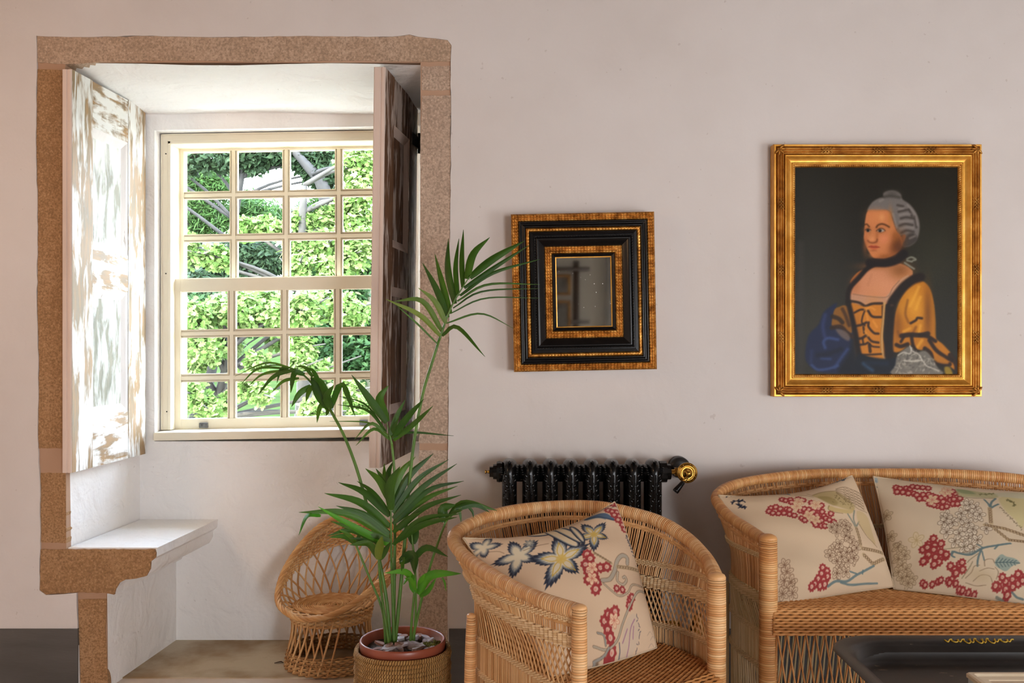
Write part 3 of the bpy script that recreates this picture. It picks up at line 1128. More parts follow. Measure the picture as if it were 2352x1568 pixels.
p_.line(Df([(1205, 580), (1190, 800), (1170, 1000), (1175, 1200)]), 8 * d5, (120, 78, 30), 0.7, 1)
# dark fur edging
p_.line(Df([(1080, 40), (980, 110), (880, 220), (780, 330), (740, 430), (735, 560)]), 62 * d5, (34, 19, 10), 1, 4)
p_.line(Df([(735, 540), (790, 760), (840, 1000), (870, 1180), (900, 1300)]), 64 * d5, (34, 20, 12), 1, 4)
# near sleeve
p_.poly(Df([(1640, 260), (1740, 270), (1830, 370), (1880, 560), (1900, 800), (1905, 1020), (2000, 1110), (2130, 1260), (2200, 1400), (2180, 1470), (2060, 1390), (1880, 1340), (1780, 1190), (1680, 1190), (1560, 1120), (1430, 1210), (1330, 1200), (1330, 1000), (1360, 720), (1450, 480), (1560, 330)]), (184, 112, 16), 1, 2.5)
p_.glow(Df([(1620, 600)])[0], 22, 44, (216, 146, 36), 0.95, -0.15)
p_.glow(Df([(1450, 640)])[0], 8, 22, (200, 132, 30), 0.8)
p_.glow(Df([(1800, 700)])[0], 9, 60, (132, 76, 10), 0.85)
p_.glow(Df([(1400, 860)])[0], 10, 36, (146, 84, 12), 0.8)
p_.line(Df([(1870, 600), (1890, 800), (1895, 1000)]), 26 * d5, (164, 104, 16), 0.8, 3)
for l_ in ([(1680, 340), (1620, 480), (1560, 600)], [(1700, 480), (1640, 640)], [(1560, 900), (1480, 940)], [(1700, 860), (1680, 960)], [(1720, 1060), (1660, 1150)]):
    p_.line(Df(l_), 34 * d5, (228, 162, 50), 0.7, 4)
for l_ in ([(1530, 520), (1500, 700), (1540, 820)], [(1640, 880), (1600, 960)], [(1400, 940), (1420, 1010)]):
    p_.line(Df(l_), 24 * d5, (120, 68, 12), 0.7, 4)
for l_, w_ in (([(1570, 830), (1640, 790), (1660, 760), (1720, 765)], 30), ([(1450, 1000), (1560, 985), (1700, 990), (1800, 970)], 62), ([(1690, 990), (1800, 1010), (1900, 1070)], 48), ([(1440, 1080), (1480, 1010)], 34),
               ([(1580, 1000), (1600, 1120), (1650, 1220)], 44), ([(1380, 1120), (1440, 1140), (1530, 1110)], 50), ([(1820, 1060), (1900, 1180), (2000, 1260), (2120, 1330)], 50), ([(1760, 1170), (1830, 1230), (1880, 1340), (2000, 1380), (2090, 1380)], 56),
               ([(2100, 1260), (2180, 1380), (2190, 1480)], 70)):
    p_.line(Df(l_), w_ * d5, (44, 25, 12), 0.92, 2.5)
p_.poly(Df([(1900, 1260), (2010, 1290), (2080, 1370), (1980, 1370), (1890, 1330)]), (176, 108, 20), 0.9, 3)
p_.line(Df([(1700, 215), (1600, 250), (1480, 340), (1390, 450), (1310, 580), (1290, 800), (1275, 1050), (1280, 1260)]), 118 * d5, (36, 20, 11), 1, 5)
p_.glow(Df([(1320, 590)])[0], 5, 3, (96, 66, 50), 0.6)
# lap and lace
p_.poly(Df([(870, 1230), (960, 1270), (1240, 1310), (1420, 1290), (1360, 1530), (850, 1530)]), (20, 26, 38), 1, 5)
p_.line(Df([(940, 1370), (1000, 1420), (1060, 1460)]), 44 * d5, (52, 84, 116), 0.8, 6)
p_.line(Df([(1000, 1360), (1250, 1370)]), 60 * d5, (26, 42, 66), 0.7, 8)
p_.poly(Df([(1560, 1130), (1480, 1180), (1390, 1260), (1360, 1400), (1335, 1520), (1980, 1520), (1930, 1420), (1850, 1280), (1760, 1195), (1650, 1220), (1600, 1160)]), (112, 106, 96), 1, 3)
r_ = random.Random(4)
for i in range(120):
    x, y = r_.uniform(1370, 1940), r_.uniform(1180, 1500)
    if y < 1180 + abs(x - 1600) * 0.45:
        continue
    p_.line(Df([(x, y), (x + r_.uniform(-35, 35), y + r_.uniform(-30, 30)), (x + r_.uniform(-50, 50), y + r_.uniform(-40, 40))]), 7 * d5, r_.choice([(176, 168, 150), (200, 192, 176), (70, 66, 60), (150, 142, 128)]), 0.7, 1)
for l_ in ([(1400, 1260), (1480, 1220), (1560, 1240), (1580, 1160)], [(1480, 1330), (1600, 1340), (1720, 1330), (1780, 1400), (1880, 1440), (1950, 1470)], [(1560, 1130), (1590, 1200), (1680, 1250), (1720, 1320)]):
    p_.line(Df(l_), 14 * d5, (206, 198, 182), 0.8, 1.4)
p_.poly(Df([(2020, 1420), (2090, 1420), (2130, 1520), (2040, 1520)]), (156, 126, 30), 0.9, 3)
# white bow at the nape
for l_ in ([(1190, 1370), (1270, 1340), (1350, 1380), (1300, 1400)], [(1190, 1400), (1280, 1420)], [(1150, 1440), (1240, 1500), (1320, 1550)]):
    p_.line(Ff(l_), 34 * f7, (128, 128, 114), 0.9, 2)
# hair
p_.poly(Ff([(480, 500), (560, 350), (690, 270), (770, 255), (760, 190), (850, 140), (980, 140), (1080, 200), (1110, 290), (1250, 390), (1370, 560), (1420, 750), (1400, 950), (1330, 1080), (1210, 1150), (1100, 1130), (1130, 950), (1030, 960), (985, 800), (920, 600), (850, 500), (650, 500)]), (110, 103, 98), 1, 3)
p_.poly(Ff([(1110, 1130), (1180, 950), (1300, 900), (1380, 1000), (1330, 1080), (1210, 1150)]), (66, 58, 52), 0.9, 5)
p_.glow(Ff([(920, 190)])[0], 16, 8, (86, 80, 74), 0.9)
p_.line(Ff([(770, 250), (900, 235), (1060, 260)]), 50 * f7, (66, 60, 52), 0.7, 4)
for l_ in ([(1020, 400), (1120, 420)], [(1040, 520), (1120, 500), (1220, 480)], [(1080, 640), (1180, 620), (1310, 640)], [(1060, 770), (1160, 740), (1290, 760)], [(1090, 900), (1180, 860), (1310, 880)], [(1230, 480), (1280, 600)], [(1330, 600), (1360, 800)]):
    p_.line(Ff(l_), 38 * f7, (62, 53, 46), 0.75, 3)
for l_ in ([(700, 330), (760, 300)], [(1050, 470), (1120, 460)], [(1060, 580), (1150, 560), (1250, 560)], [(1060, 700), (1160, 690), (1280, 690)], [(1070, 830), (1180, 800), (1300, 810)], [(1200, 400), (1330, 560), (1380, 760)], [(940, 560), (1000, 800)], [(1240, 1000), (1330, 960)]):
    p_.line(Ff(l_), 36 * f7, (136, 127, 121), 0.6, 3)
# ear
p_.poly(Ff([(1080, 980), (1140, 930), (1170, 960), (1140, 1050), (1095, 1100)]), (150, 90, 50), 0.9, 2)
# face
p_.poly(Ff([(490, 500), (440, 660), (425, 800), (420, 900), (415, 1000), (450, 1130), (510, 1250), (590, 1350), (700, 1385), (830, 1365), (960, 1300), (1060, 1220), (1110, 1090), (1080, 960), (1000, 860), (925, 650), (850, 500), (650, 490)]), (198, 120, 70), 1, 2)
p_.glow(Ff([(640, 600)])[0], 20, 14, (206, 128, 74), 0.9)
p_.glow(Ff([(740, 620)])[0], 6, 9, (222, 152, 92), 0.7)
p_.glow(Ff([(890, 640)])[0], 5, 22, (178, 112, 50), 0.8)
p_.glow(Ff([(1000, 1120)])[0], 16, 30, (116, 60, 16), 1.0, 0.3)
p_.glow(Ff([(980, 960)])[0], 8, 14, (150, 86, 30), 0.7)
p_.glow(Ff([(780, 1330)])[0], 26, 7, (150, 84, 30), 0.85)
p_.glow(Ff([(1060, 1180)])[0], 8, 14, (96, 50, 16), 0.8)
p_.glow(Ff([(770, 1010)])[0], 13, 12, (214, 128, 84), 0.8)
p_.glow(Ff([(460, 1010)])[0], 5, 12, (190, 110, 66), 0.7)
p_.glow(Ff([(440, 1150)])[0], 6, 20, (150, 86, 40), 0.6)
p_.glow(Ff([(600, 1300)])[0], 12, 6, (204, 122, 66), 0.7)
p_.line(Ff([(490, 500), (650, 500), (850, 510), (930, 680), (985, 820)]), 30 * f7, (164, 104, 62), 0.55, 4)
# nose
p_.glow(Ff([(650, 960)])[0], 4, 15, (150, 84, 36), 0.55, 0.1)
p_.glow(Ff([(540, 930)])[0], 4, 16, (214, 138, 86), 0.6)
p_.line(Ff([(490, 1040), (520, 1070), (580, 1080), (640, 1060), (655, 1020)]), 30 * f7, (112, 56, 22), 0.75, 3)
p_.glow(Ff([(560, 1010)])[0], 7, 5, (216, 142, 88), 0.8)
p_.glow(Ff([(530, 880)])[0], 4, 12, (160, 94, 44), 0.5)
# eye sockets, brows, eyes
p_.glow(Ff([(470, 840)])[0], 9, 7, (150, 88, 44), 0.7)
p_.glow(Ff([(710, 850)])[0], 13, 8, (160, 98, 52), 0.7)
p_.line(Ff([(640, 800), (670, 760), (740, 740), (810, 760), (870, 795)]), 30 * f7, (84, 46, 14), 0.85, 2.2)
p_.line(Ff([(425, 755), (470, 745), (510, 790)]), 26 * f7, (84, 46, 14), 0.85, 2)
p_.poly(Ff([(655, 860), (700, 830), (750, 835), (785, 865), (740, 885), (690, 885)]), (158, 146, 132), 1, 1.2)
p_.poly(Ff([(450, 850), (490, 830), (530, 850), (520, 880), (480, 885)]), (140, 124, 110), 1, 1.2)
p_.ell(Ff([(705, 860)])[0], 28 * f7, 27 * f7, (26, 18, 12), 1, 1.5)
p_.ell(Ff([(488, 858)])[0], 25 * f7, 26 * f7, (26, 18, 12), 1, 1.5)
p_.line(Ff([(640, 865), (700, 822), (760, 828), (800, 862)]), 14 * f7, (70, 38, 18), 0.9, 1.3)
p_.line(Ff([(440, 850), (490, 824), (540, 850)]), 14 * f7, (70, 38, 18), 0.9, 1.3)
p_.line(Ff([(660, 880), (720, 900), (790, 875)]), 10 * f7, (130, 72, 34), 0.7, 1.4)
p_.ell(Ff([(700, 850)])[0], 6 * f7, 6 * f7, (190, 180, 170), 0.9, 1)
# mouth
p_.poly(Ff([(500, 1150), (550, 1125), (590, 1135), (630, 1130), (700, 1160), (600, 1170)]), (166, 62, 34), 0.95, 2)
p_.poly(Ff([(520, 1165), (600, 1168), (680, 1165), (620, 1205), (560, 1200)]), (196, 96, 56), 0.95, 2)
p_.line(Ff([(495, 1155), (600, 1166), (705, 1160)]), 8 * f7, (112, 42, 22), 0.9, 1.2)
p_.glow(Ff([(590, 1220)])[0], 8, 2.4, (150, 84, 38), 0.7)
# fur at the neck
p_.line(Ff([(520, 1450), (640, 1440), (820, 1440), (1000, 1390), (1130, 1280)]), 150 * f7, (32, 17, 12), 1, 4)
p_.glow(Ff([(1140, 1280)])[0], 8, 9, (28, 18, 12), 0.9)
p_.line(Ff([(560, 1400), (740, 1400), (960, 1330)]), 26 * f7, (50, 28, 16), 0.6, 4)
p_.blur(1)
g_ = np.random.default_rng(8).normal(0, 1.6, (PH, PW, 1))
p_.a = np.clip((p_.a + g_) * (0.72 + 0.28 * np.clip(p_.a.mean(2, keepdims=True) / 110, 0, 1)), 0, 255)


def framed_root(name, c_px, Y, lean, roll, label, cat):
    c = P(*c_px, Y)
    e = thing(name, c, label, cat)
    e.rotation_euler = (lean, roll, 0)      # lean: top comes forward; roll: about the viewing axis
    return e


def frame_ring(hw, hh, prof, ripple=None, seg_len=None, hb=0.0, hb_b=0.0):
    """mitred moulding: prof lists (inset from the outer edge, height above the wall); ripple = (pitch, amplitude)"""
    mb = MB()
    for side in range(4):
        L = hw if side % 2 == 0 else hh
        n = 2 if ripple is None else max(2, int(2 * L / ripple[0] * 5))
        t = np.linspace(-1, 1, n)
        rows = []
        for d, h in prof:
            a = t * (L - d)
            hh_ = np.full(n, float(h))
            if ripple is not None and h > ripple[2]:
                hh_ = h - ripple[1] * (1 - np.abs(np.sin(np.pi * a / ripple[0])) ** 0.7)
            if side == 0:
                x, z = a, np.full(n, -(hh - d))
            elif side == 1:
                x, z = np.full(n, hw - d), a
            elif side == 2:
                x, z = -a, np.full(n, hh - d)
            else:
                x, z = np.full(n, -(hw - d)), -a
            rows.append(np.stack([x, -hh_, z], 1))
        mb.grid(np.array(rows))
    return mb


# portrait
sY = 3.275
s_ = sY / FPX
port = framed_root('framed_portrait', (2010.5, 622), sY, math.radians(0.0), 0.0, 'gilt framed oil portrait of a woman in an ochre gown hanging above the settee', 'painting')


def gold(name, c1, c2, c3, rough, ns):
    m, nt, b = newmat(name)
    v = coord(nt)
    nt.links.new(ramp(nt, noise(nt, v, ns, 4, 0.6), [(0.3, c1), (0.5, c2), (0.72, c3)]), b.inputs['Base Color'])
    b.inputs['Metallic'].default_value = 0.75
    b.inputs['Roughness'].default_value = rough
    bump(nt, b, noise(nt, v, 130, 3), 0.4, 0.0008)
    return m


M['gilt'] = gold('bright_gilding', (196, 134, 50), (220, 160, 70), (236, 182, 96), 0.42, 14)
M['gilt_dark'] = gold('worn_gilding', (128, 78, 26), (174, 116, 46), (212, 160, 82), 0.46, 24)
HW, HHh = 237.5 * s_, 288 * s_
frame_ring(HW, HHh, [(0, -0.02), (0, 0.020), (0.002, 0.0245), (0.007, 0.0245), (0.009, 0.020), (0.0095, 0.012)]).build('outer_fillet', M['gilt'], port, local=True, smooth=False)
fr = [(0.0095, 0.012), (0.0100, 0.021)]
for k in range(3):
    b0 = 0.0105 + k * 0.0082
    fr += [(b0, 0.022), (b0 + 0.002, 0.0285), (b0 + 0.0041, 0.030), (b0 + 0.0062, 0.0285), (b0 + 0.0078, 0.022)]
fr += [(0.0362, 0.020)]
frame_ring(HW, HHh, fr).build('reeded_moulding', M['gilt_dark'], port, local=True)
cv = [(0.0362, 0.020), (0.0365, 0.030), (0.039, 0.031)]
for k in range(8):
    a = k / 7
    cv.append((0.040 + 0.021 * a, 0.031 - 0.013 * math.sin(a * math.pi / 2)))
cv += [(0.0625, 0.018), (0.063, 0.0215), (0.0675, 0.0205), (0.068, 0.016)]
frame_ring(HW, HHh, cv).build('cove_moulding', M['gilt'], port, local=True)
frame_ring(HW, HHh, [(0.068, 0.016), (0.0685, 0.018), (0.072, 0.0175), (0.0755, 0.014), (0.0775, 0.007)], ripple=(0.0075, 0.0035, 0.0172)).build('sight_edge', M['gilt_dark'], port, local=True)
# crossed ribbons tied round the reeds and a leaf at each corner


def ribbon(cx, cz, vert):
    mb = MB()
    for sg in (1, -1):
        for o in (-0.012, 0.0, 0.012):
            pts = []
            for t in np.linspace(-1, 1, 9):
                a, d = t * 0.011, t * 0.0125
                al = sg * a * 1.3 + o * 0.9
                h = 0.0315 - 0.004 * t * t
                pts.append((cx + (d if vert else al), -h, cz + (al if vert else d)))
            mb.tube(pts, 0.0013, 5)
    mb.build('ribbon', M['gilt_dark'], port, local=True)


mid = 0.0228
for z in (-0.48, 0.0, 0.48):
    for sx in (-1, 1):
        ribbon(sx * (HW - mid), z * HHh * 1.1, True)
for x in (-0.45, 0.0, 0.45):
    for sz in (-1, 1):
        ribbon(x * HW * 1.1, sz * (HHh - mid), False)
for sx in (-1, 1):
    for sz in (-1, 1):
        mb = MB()
        for ang in (-40, 0, 45, 90, 130):
            a = math.radians(ang)
            dx, dz = -sx * math.cos(a), -sz * math.sin(a)
            ox, oz = sx * (HW - 0.017), sz * (HHh - 0.017)
            mb.ellipsoid((ox + dx * 0.011, -0.0295, oz + dz * 0.011), (0.012, 0.004, 0.004), ((dx, 0, -dz), (0, 1, 0), (dz, 0, dx)), 8, 5)
        mb.build('corner_leaf', M['gilt_dark'], port, local=True)
# canvas: a fine grid carrying the painting's colours, painted gloss strip included
M['oil'] = painted_mat('oil_paint', 0.4, 160, 0.25, 0.0008, 0.12)
cw, ch = HW - 0.0765, HHh - 0.0765
X_, Z_ = np.meshgrid(np.linspace(-cw, cw, PW), np.linspace(ch, -ch, PH))
mb = MB()
mb.grid(np.stack([X_, np.full(X_.shape, -0.009), Z_], -1)[::-1])
cv_o = mb.build('canvas', M['oil'], port, local=True)
ii, jj = np.meshgrid(np.linspace(0, PW, PW), np.linspace(0, PH, PH))
set_colours(cv_o.data, p_.sample(ii, jj)[::-1].reshape(-1, 3))
mb = MB()
mb.box((-HW + 0.002, -0.006, -HHh + 0.002), (HW - 0.002, 0.02, HHh - 0.002))
mb.build('backing', M['seat_under'], port, local=True, smooth=False)

# ------------------------------------------------------------------ mirror in a ripple-moulded frame
mY = 3.245
mir = framed_root('wall_mirror', (1340.5, 670.5), mY, math.radians(0.8), math.radians(-1.15), 'small mirror in a deep black and gilt ripple frame', 'mirror')
s_ = mY / FPX
HW, HHh = 163.5 * s_, 180 * s_


def mm(px_):
    return px_ * s_


M['gilt_ripple'] = gold('ripple_gilding', (124, 74, 24), (186, 124, 50), (230, 174, 92), 0.36, 40)
ro = [(0.0, -0.035), (0.0, 0.016)]
for k in range(3):
    b0 = mm(1.5 + k * 5.2)
    ro += [(b0, 0.018), (b0 + mm(1.3), 0.0225), (b0 + mm(2.6), 0.0238), (b0 + mm(3.9), 0.0225), (b0 + mm(4.9), 0.018)]
frame_ring(HW, HHh, ro, ripple=(0.0105, 0.0055, 0.0185)).build('outer_ripple', M['gilt_ripple'], mir, local=True)
frame_ring(HW, HHh, [(mm(16.4), 0.012), (mm(17), 0.022), (mm(19), 0.026), (mm(21), 0.0245), (mm(22.5), 0.021), (mm(25), 0.021), (mm(27), 0.026), (mm(29.5), 0.028), (mm(31.5), 0.026), (mm(32.5), 0.020)]).build('black_moulding', M['black_gloss'], mir, local=True)
frame_ring(HW, HHh, [(mm(32.5), 0.020), (mm(33), 0.0265), (mm(35.5), 0.030), (mm(39), 0.030), (mm(41.5), 0.027), (mm(42), 0.020)], ripple=(0.0105, 0.004, 0.026)).build('middle_ripple', M['gilt_ripple'], mir, local=True)
fl = [(mm(42), 0.020), (mm(42.5), 0.032), (mm(49), 0.034), (mm(50), 0.031), (mm(51), 0.031)]
frame_ring(HW, HHh, fl).build('black_flat', M['black_gloss'], mir, local=True, smooth=False)
frame_ring(HW, HHh, [(mm(51), 0.031), (mm(51.6), 0.0355), (mm(53), 0.037), (mm(54.4), 0.0355), (mm(55), 0.031)], ripple=(0.0092, 0.004, 0.0352)).build('beaded_fillet', M['black_gloss'], mir, local=True)
frame_ring(HW, HHh, [(mm(55), 0.031), (mm(57), 0.0345), (mm(60), 0.033), (mm(66), 0.026), (mm(71), 0.020), (mm(74), 0.018), (mm(75), 0.016)]).build('black_cove', M['black_gloss'], mir, local=True)
ri = []
for b0, w_, h_ in ((75, 4.5, 0.0215), (80, 4.5, 0.0205), (85, 7, 0.0235)):
    ri += [(mm(b0), 0.016), (mm(b0 + 0.25 * w_), h_ - 0.001), (mm(b0 + 0.5 * w_), h_), (mm(b0 + 0.75 * w_), h_ - 0.001), (mm(b0 + w_), 0.016)]
frame_ring(HW, HHh, ri, ripple=(0.0105, 0.0035, 0.019)).build('inner_ripple', M['gilt_ripple'], mir, local=True)
frame_ring(HW, HHh, [(mm(92.2), 0.016), (mm(92.6), 0.019), (mm(97), 0.0145), (mm(100), 0.011)]).build('black_slip', M['black_gloss'], mir, local=True, smooth=False)
frame_ring(HW, HHh, [(mm(99), 0.010), (mm(99.3), 0.0125), (mm(101.5), 0.0115), (mm(102), 0.007)]).build('gilt_slip', M['gilt'], mir, local=True, smooth=False)


def mirror_mat():
    m, nt, b = newmat('old_mirror_silvering')
    v = coord(nt)
    sp = nd(nt, 'ShaderNodeTexVoronoi', {'Vector': v, 'Scale': 55.0}).outputs['Distance']
    n1 = noise(nt, v, 60, 4, 0.7)
    spots = ramp(nt, mth(nt, 'ADD', sp, mth(nt, 'MULTIPLY', n1, 0.12)), [(0.10, (255, 255, 255)), (0.13, (0, 0, 0))])
    nt.links.new(mix(nt, spots, rgba((186, 194, 194)), rgba((226, 226, 222))), b.inputs['Base Color'])
    b.inputs['Metallic'].default_value = 1.0
    nt.links.new(mth(nt, 'ADD', mth(nt, 'MULTIPLY', nd(nt, 'ShaderNodeRGBToBW', {'Color': spots}).outputs[0], 0.5), 0.035), b.inputs['Roughness'])
    return m


mb = MB()
a, c = HW - mm(101.5), HHh - mm(101.5)
mb.add([(-a, -0.008, -c), (a, -0.008, -c), (a, -0.008, c), (-a, -0.008, c)], [(0, 1, 2, 3)])
mb.build('mirror_glass', mirror_mat(), mir, local=True, smooth=False)
mb = MB()
mb.box((-HW + 0.003, -0.005, -HHh + 0.003), (HW - 0.003, 0.035, HHh - 0.003))
mb.build('backing', M['seat_under'], mir, local=True, smooth=False)

# ------------------------------------------------------------------ cast-iron radiator
M['cast_iron'] = simple('black_enamelled_iron', (11, 11, 11), 0.2, 0, (17, 16, 15), 20, bscale=120, bstr=0.15, bdist=0.001, spec=0.4)
rad = thing('radiator', (P(1336, 0, 3.19).x, 3.19, 0), 'black cast iron column radiator with raised scrollwork under the mirror', 'radiator')
RF, RBk = 3.155, 3.235                                   # front and rear columns
sec_x = [P(v, 0, RF).x for v in (1170, 1217, 1264.3, 1311.6, 1359.5, 1407, 1455, 1503)]
ztop = P(0, 1056, RF).z
zh = P(0, 1086, RF).z


def section_mesh():
    mb = MB()
    # one section: two oval columns joined by a curved top and bottom, modelled round x = 0
    for yy in (RF, RBk):
        prof = []
        for z in np.linspace(0.085, ztop - 0.045, 12):
            prof.append((1.0, z))
        k = 0.0245
        V = []
        for _, z in prof:
            a = np.linspace(0, 2 * np.pi, 21)
            r = 1 + 0.10 * np.exp(-((np.mod(a + np.pi / 2 + np.pi, 2 * np.pi) - np.pi) / 0.16) ** 2)
            V.append(np.stack([k * r * np.cos(a), yy + 0.026 * r * np.sin(a), np.full(21, z)], 1))
        mb.grid(np.array(V))
    # arched head running over both columns
    for zb, sg in ((ztop - 0.045, 1), (0.085, -1)):
        V = []
        for t in np.linspace(0, 1, 10):
            a = np.linspace(0, 2 * np.pi, 21)
            sc = math.cos(t * math.pi / 2) ** 0.55
            dz = 0.043 * math.sin(t * math.pi / 2)
            ridge = 1 + 0.12 * np.exp(-((np.mod(a + np.pi / 2 + np.pi, 2 * np.pi) - np.pi) / 0.2) ** 2) + 0.05 * np.cos(6 * a)
            V.append(np.stack([0.0285 * sc * ridge * np.cos(a), (RF + RBk) / 2 + (0.066 * sc) * ridge * np.sin(a), np.full(21, zb + sg * dz)], 1))
        V = np.array(V)
        mb.grid(V if sg > 0 else V[::-1])
    mb.ellipsoid((0, RF - 0.012, ztop - 0.004), (0.007, 0.03, 0.006), None, 8, 6)
    # hub between the sections
    for zz, rr in ((zh - 0.004, 0.036), (0.12, 0.034)):
        mb.lathe([(rr * 0.8, -0.036), (rr * 0.8, -0.02), (rr, -0.018), (rr, 0.018), (rr * 0.8, 0.02), (rr * 0.8, 0.036)], (0, (RF + RBk) / 2 - 0.01, zz), 20, 'x')
    # raised scrolls: beads and leaves down the front of the column
    z = ztop - 0.05
    i = 0
    while z > 0.14:
        for sx in (-1, 1):
            ang = 0.5 + 0.35 * math.sin(i * 1.7)
            x = sx * (0.0125 + 0.004 * math.sin(i * 2.1))
            yy = RF - 0.026 * math.sqrt(max(0.05, 1 - (x / 0.0245) ** 2))
            c_, s2 = math.cos(ang), math.sin(ang) * sx
            mb.ellipsoid((x, yy, z), (0.0042, 0.0028, 0.0085), ((c_, 0, s2), (0, 1, 0), (-s2, 0, c_)), 7, 5)
        mb.ellipsoid((0.005 * math.sin(i * 2.6), RF - 0.0275, z - 0.009), (0.0034, 0.0026, 0.0046), None, 7, 5)
        z -= 0.0165
        i += 1
    mb.tube([(0, RF - 0.0285, ztop - 0.045), (0, RF - 0.0285, 0.1)], 0.0016, 6)
    for sx in (-1, 1):                                   # shell fluting under the dome
        for k in range(4):
            mb.ellipsoid((sx * (0.0265 - 0.001 * k), RF - 0.012 - 0.004 * k, ztop - 0.025 - 0.0065 * k), (0.0045, 0.006, 0.0026), None, 7, 5)
    return mb


sm = section_mesh().mesh('radiator_section', Vector((0, 0, 0)))
sm.materials.append(M['cast_iron'])
for x in sec_x:
    place('section', sm, rad, (x, 0, 0))
for x in (sec_x[0], sec_x[-1]):
    for yy in (RF, RBk):
        mb = MB()
        mb.lathe([(0.026, 0.0), (0.022, 0.012), (0.017, 0.04), (0.022, 0.09)], (x, yy, 0), 14)
        mb.build('foot', M['cast_iron'], rad)
yh = (RF + RBk) / 2 - 0.01
mb = MB()
mb.lathe([(0.034, 0.0), (0.036, -0.010), (0.034, -0.018), (0.026, -0.019), (0.025, -0.030), (0.018, -0.031), (0.018, -0.042)], (sec_x[0] - 0.024, yh, zh), 12, 'x')
mb.build('end_plug', M['cast_iron'], rad, smooth=False)
mb = MB()
mb.lathe([(0.006, 0), (0.006, -0.006), (0.004, -0.007), (0.004, -0.013), (0.0065, -0.013), (0.0065, -0.017)], (sec_x[0] - 0.064, yh, zh), 10, 'x')
mb.build('bleed_valve', M['brass'], rad)
xr = sec_x[-1] + 0.024
mb = MB()
mb.lathe([(0.036, -0.004), (0.036, 0.020), (0.027, 0.021), (0.026, 0.034), (0.02, 0.035)], (xr, yh, zh), 12, 'x')
mb.build('end_plug', M['cast_iron'], rad, smooth=False)
# brass valve: tail, nut, body, graduated dial with a lever
vx = P(1579, 0, 3.12).x
mb = MB()
mb.lathe([(0.008, 0.03), (0.008, 0.048)], (xr, yh, zh), 14, 'x')
mb.lathe([(0.0145, 0.048), (0.0155, 0.050), (0.0155, 0.064), (0.0145, 0.066)], (xr, yh, zh), 6, 'x')
mb.lathe([(0.011, 0.066), (0.011, 0.095)], (xr, yh, zh), 14, 'x')
mb.build('valve_tail', M['brass'], rad, smooth=False)
zd = P(0, 1086, 3.12).z
val = MB()
val.lathe([(0.014, 0.02), (0.016, -0.04), (0.016, -0.055)], (vx, 3.18, zh), 16, 'y')
val.lathe([(0.004, 0.001), (0.033, 0.001), (0.0335, -0.001), (0.0335, -0.005), (0.032, -0.0065), (0.0245, -0.0075), (0.0235, -0.0095), (0.0225, -0.0078), (0.017, -0.008)], (vx, 3.128, zd), 40, 'y')
val.lathe([(0.017, -0.008), (0.016, -0.013), (0.0125, -0.0145), (0.0115, -0.020), (0.0095, -0.022), (0.0085, -0.027), (0.004, -0.030), (0.0, -0.0305)], (vx, 3.128, zd), 28, 'y')
for k in range(14):                                     # graduations on the dial
    a = math.radians(20 + k * 24)
    x, z = vx + 0.0285 * math.sin(a), zd + 0.0285 * math.cos(a)
    val.ellipsoid((x, 3.1212, z), (0.0011, 0.0008, 0.0026), ((math.cos(a), 0, math.sin(a)), (0, 1, 0), (-math.sin(a), 0, math.cos(a))), 6, 4)
val.build('valve_dial', M['brass'], rad)
hd = MB()
h0 = P(1578, 1096, 3.10)
h1 = P(1570, 1106, 3.095)
h2 = P(1551, 1129, 3.085)
hd.tube([h0, h1], [0.0055, 0.005], 10)
hd.build('lever_stem', M['brass'], rad)
hd = MB()
hd.tube([h1, h1.lerp(h2, 0.08), h1.lerp(h2, 0.9), h2], [0.0052, 0.0072, 0.0105, 0.0098], 16)
hd.build('lever_handle', M['black_gloss'], rad)
mb = MB()
c = P(1561, 1073, 3.27)
mb.lathe([(0.036, 0.029), (0.036, -0.006), (0.033, -0.012), (0.02, -0.017), (0.0, -0.019)], c[:], 32, 'y')
mb.build('wall_rose', M['black_matt'], rad)
# return valve low at the right foot
mb = MB()
lx = P(1600, 0, 3.2).x
lz = P(0, 1430, 3.2).z
mb.lathe([(0.012, 0.0), (0.012, 0.07)], (xr - 0.004, yh, lz), 14, 'x')
mb.lathe([(0.02, -0.05), (0.026, -0.045), (0.026, 0.0), (0.019, 0.005), (0.019, 0.03), (0.012, 0.035)], (lx, yh, lz), 18, 'z')
mb.lathe([(0.009, -0.20), (0.009, -0.04)], (lx, yh, lz), 12, 'z')
mb.build('return_valve', M['brass'], rad)

# ------------------------------------------------------------------ rattan armchair and settee
def smoothstep(x):
    x = np.clip(x, 0, 1)
    return x * x * (3 - 2 * x)


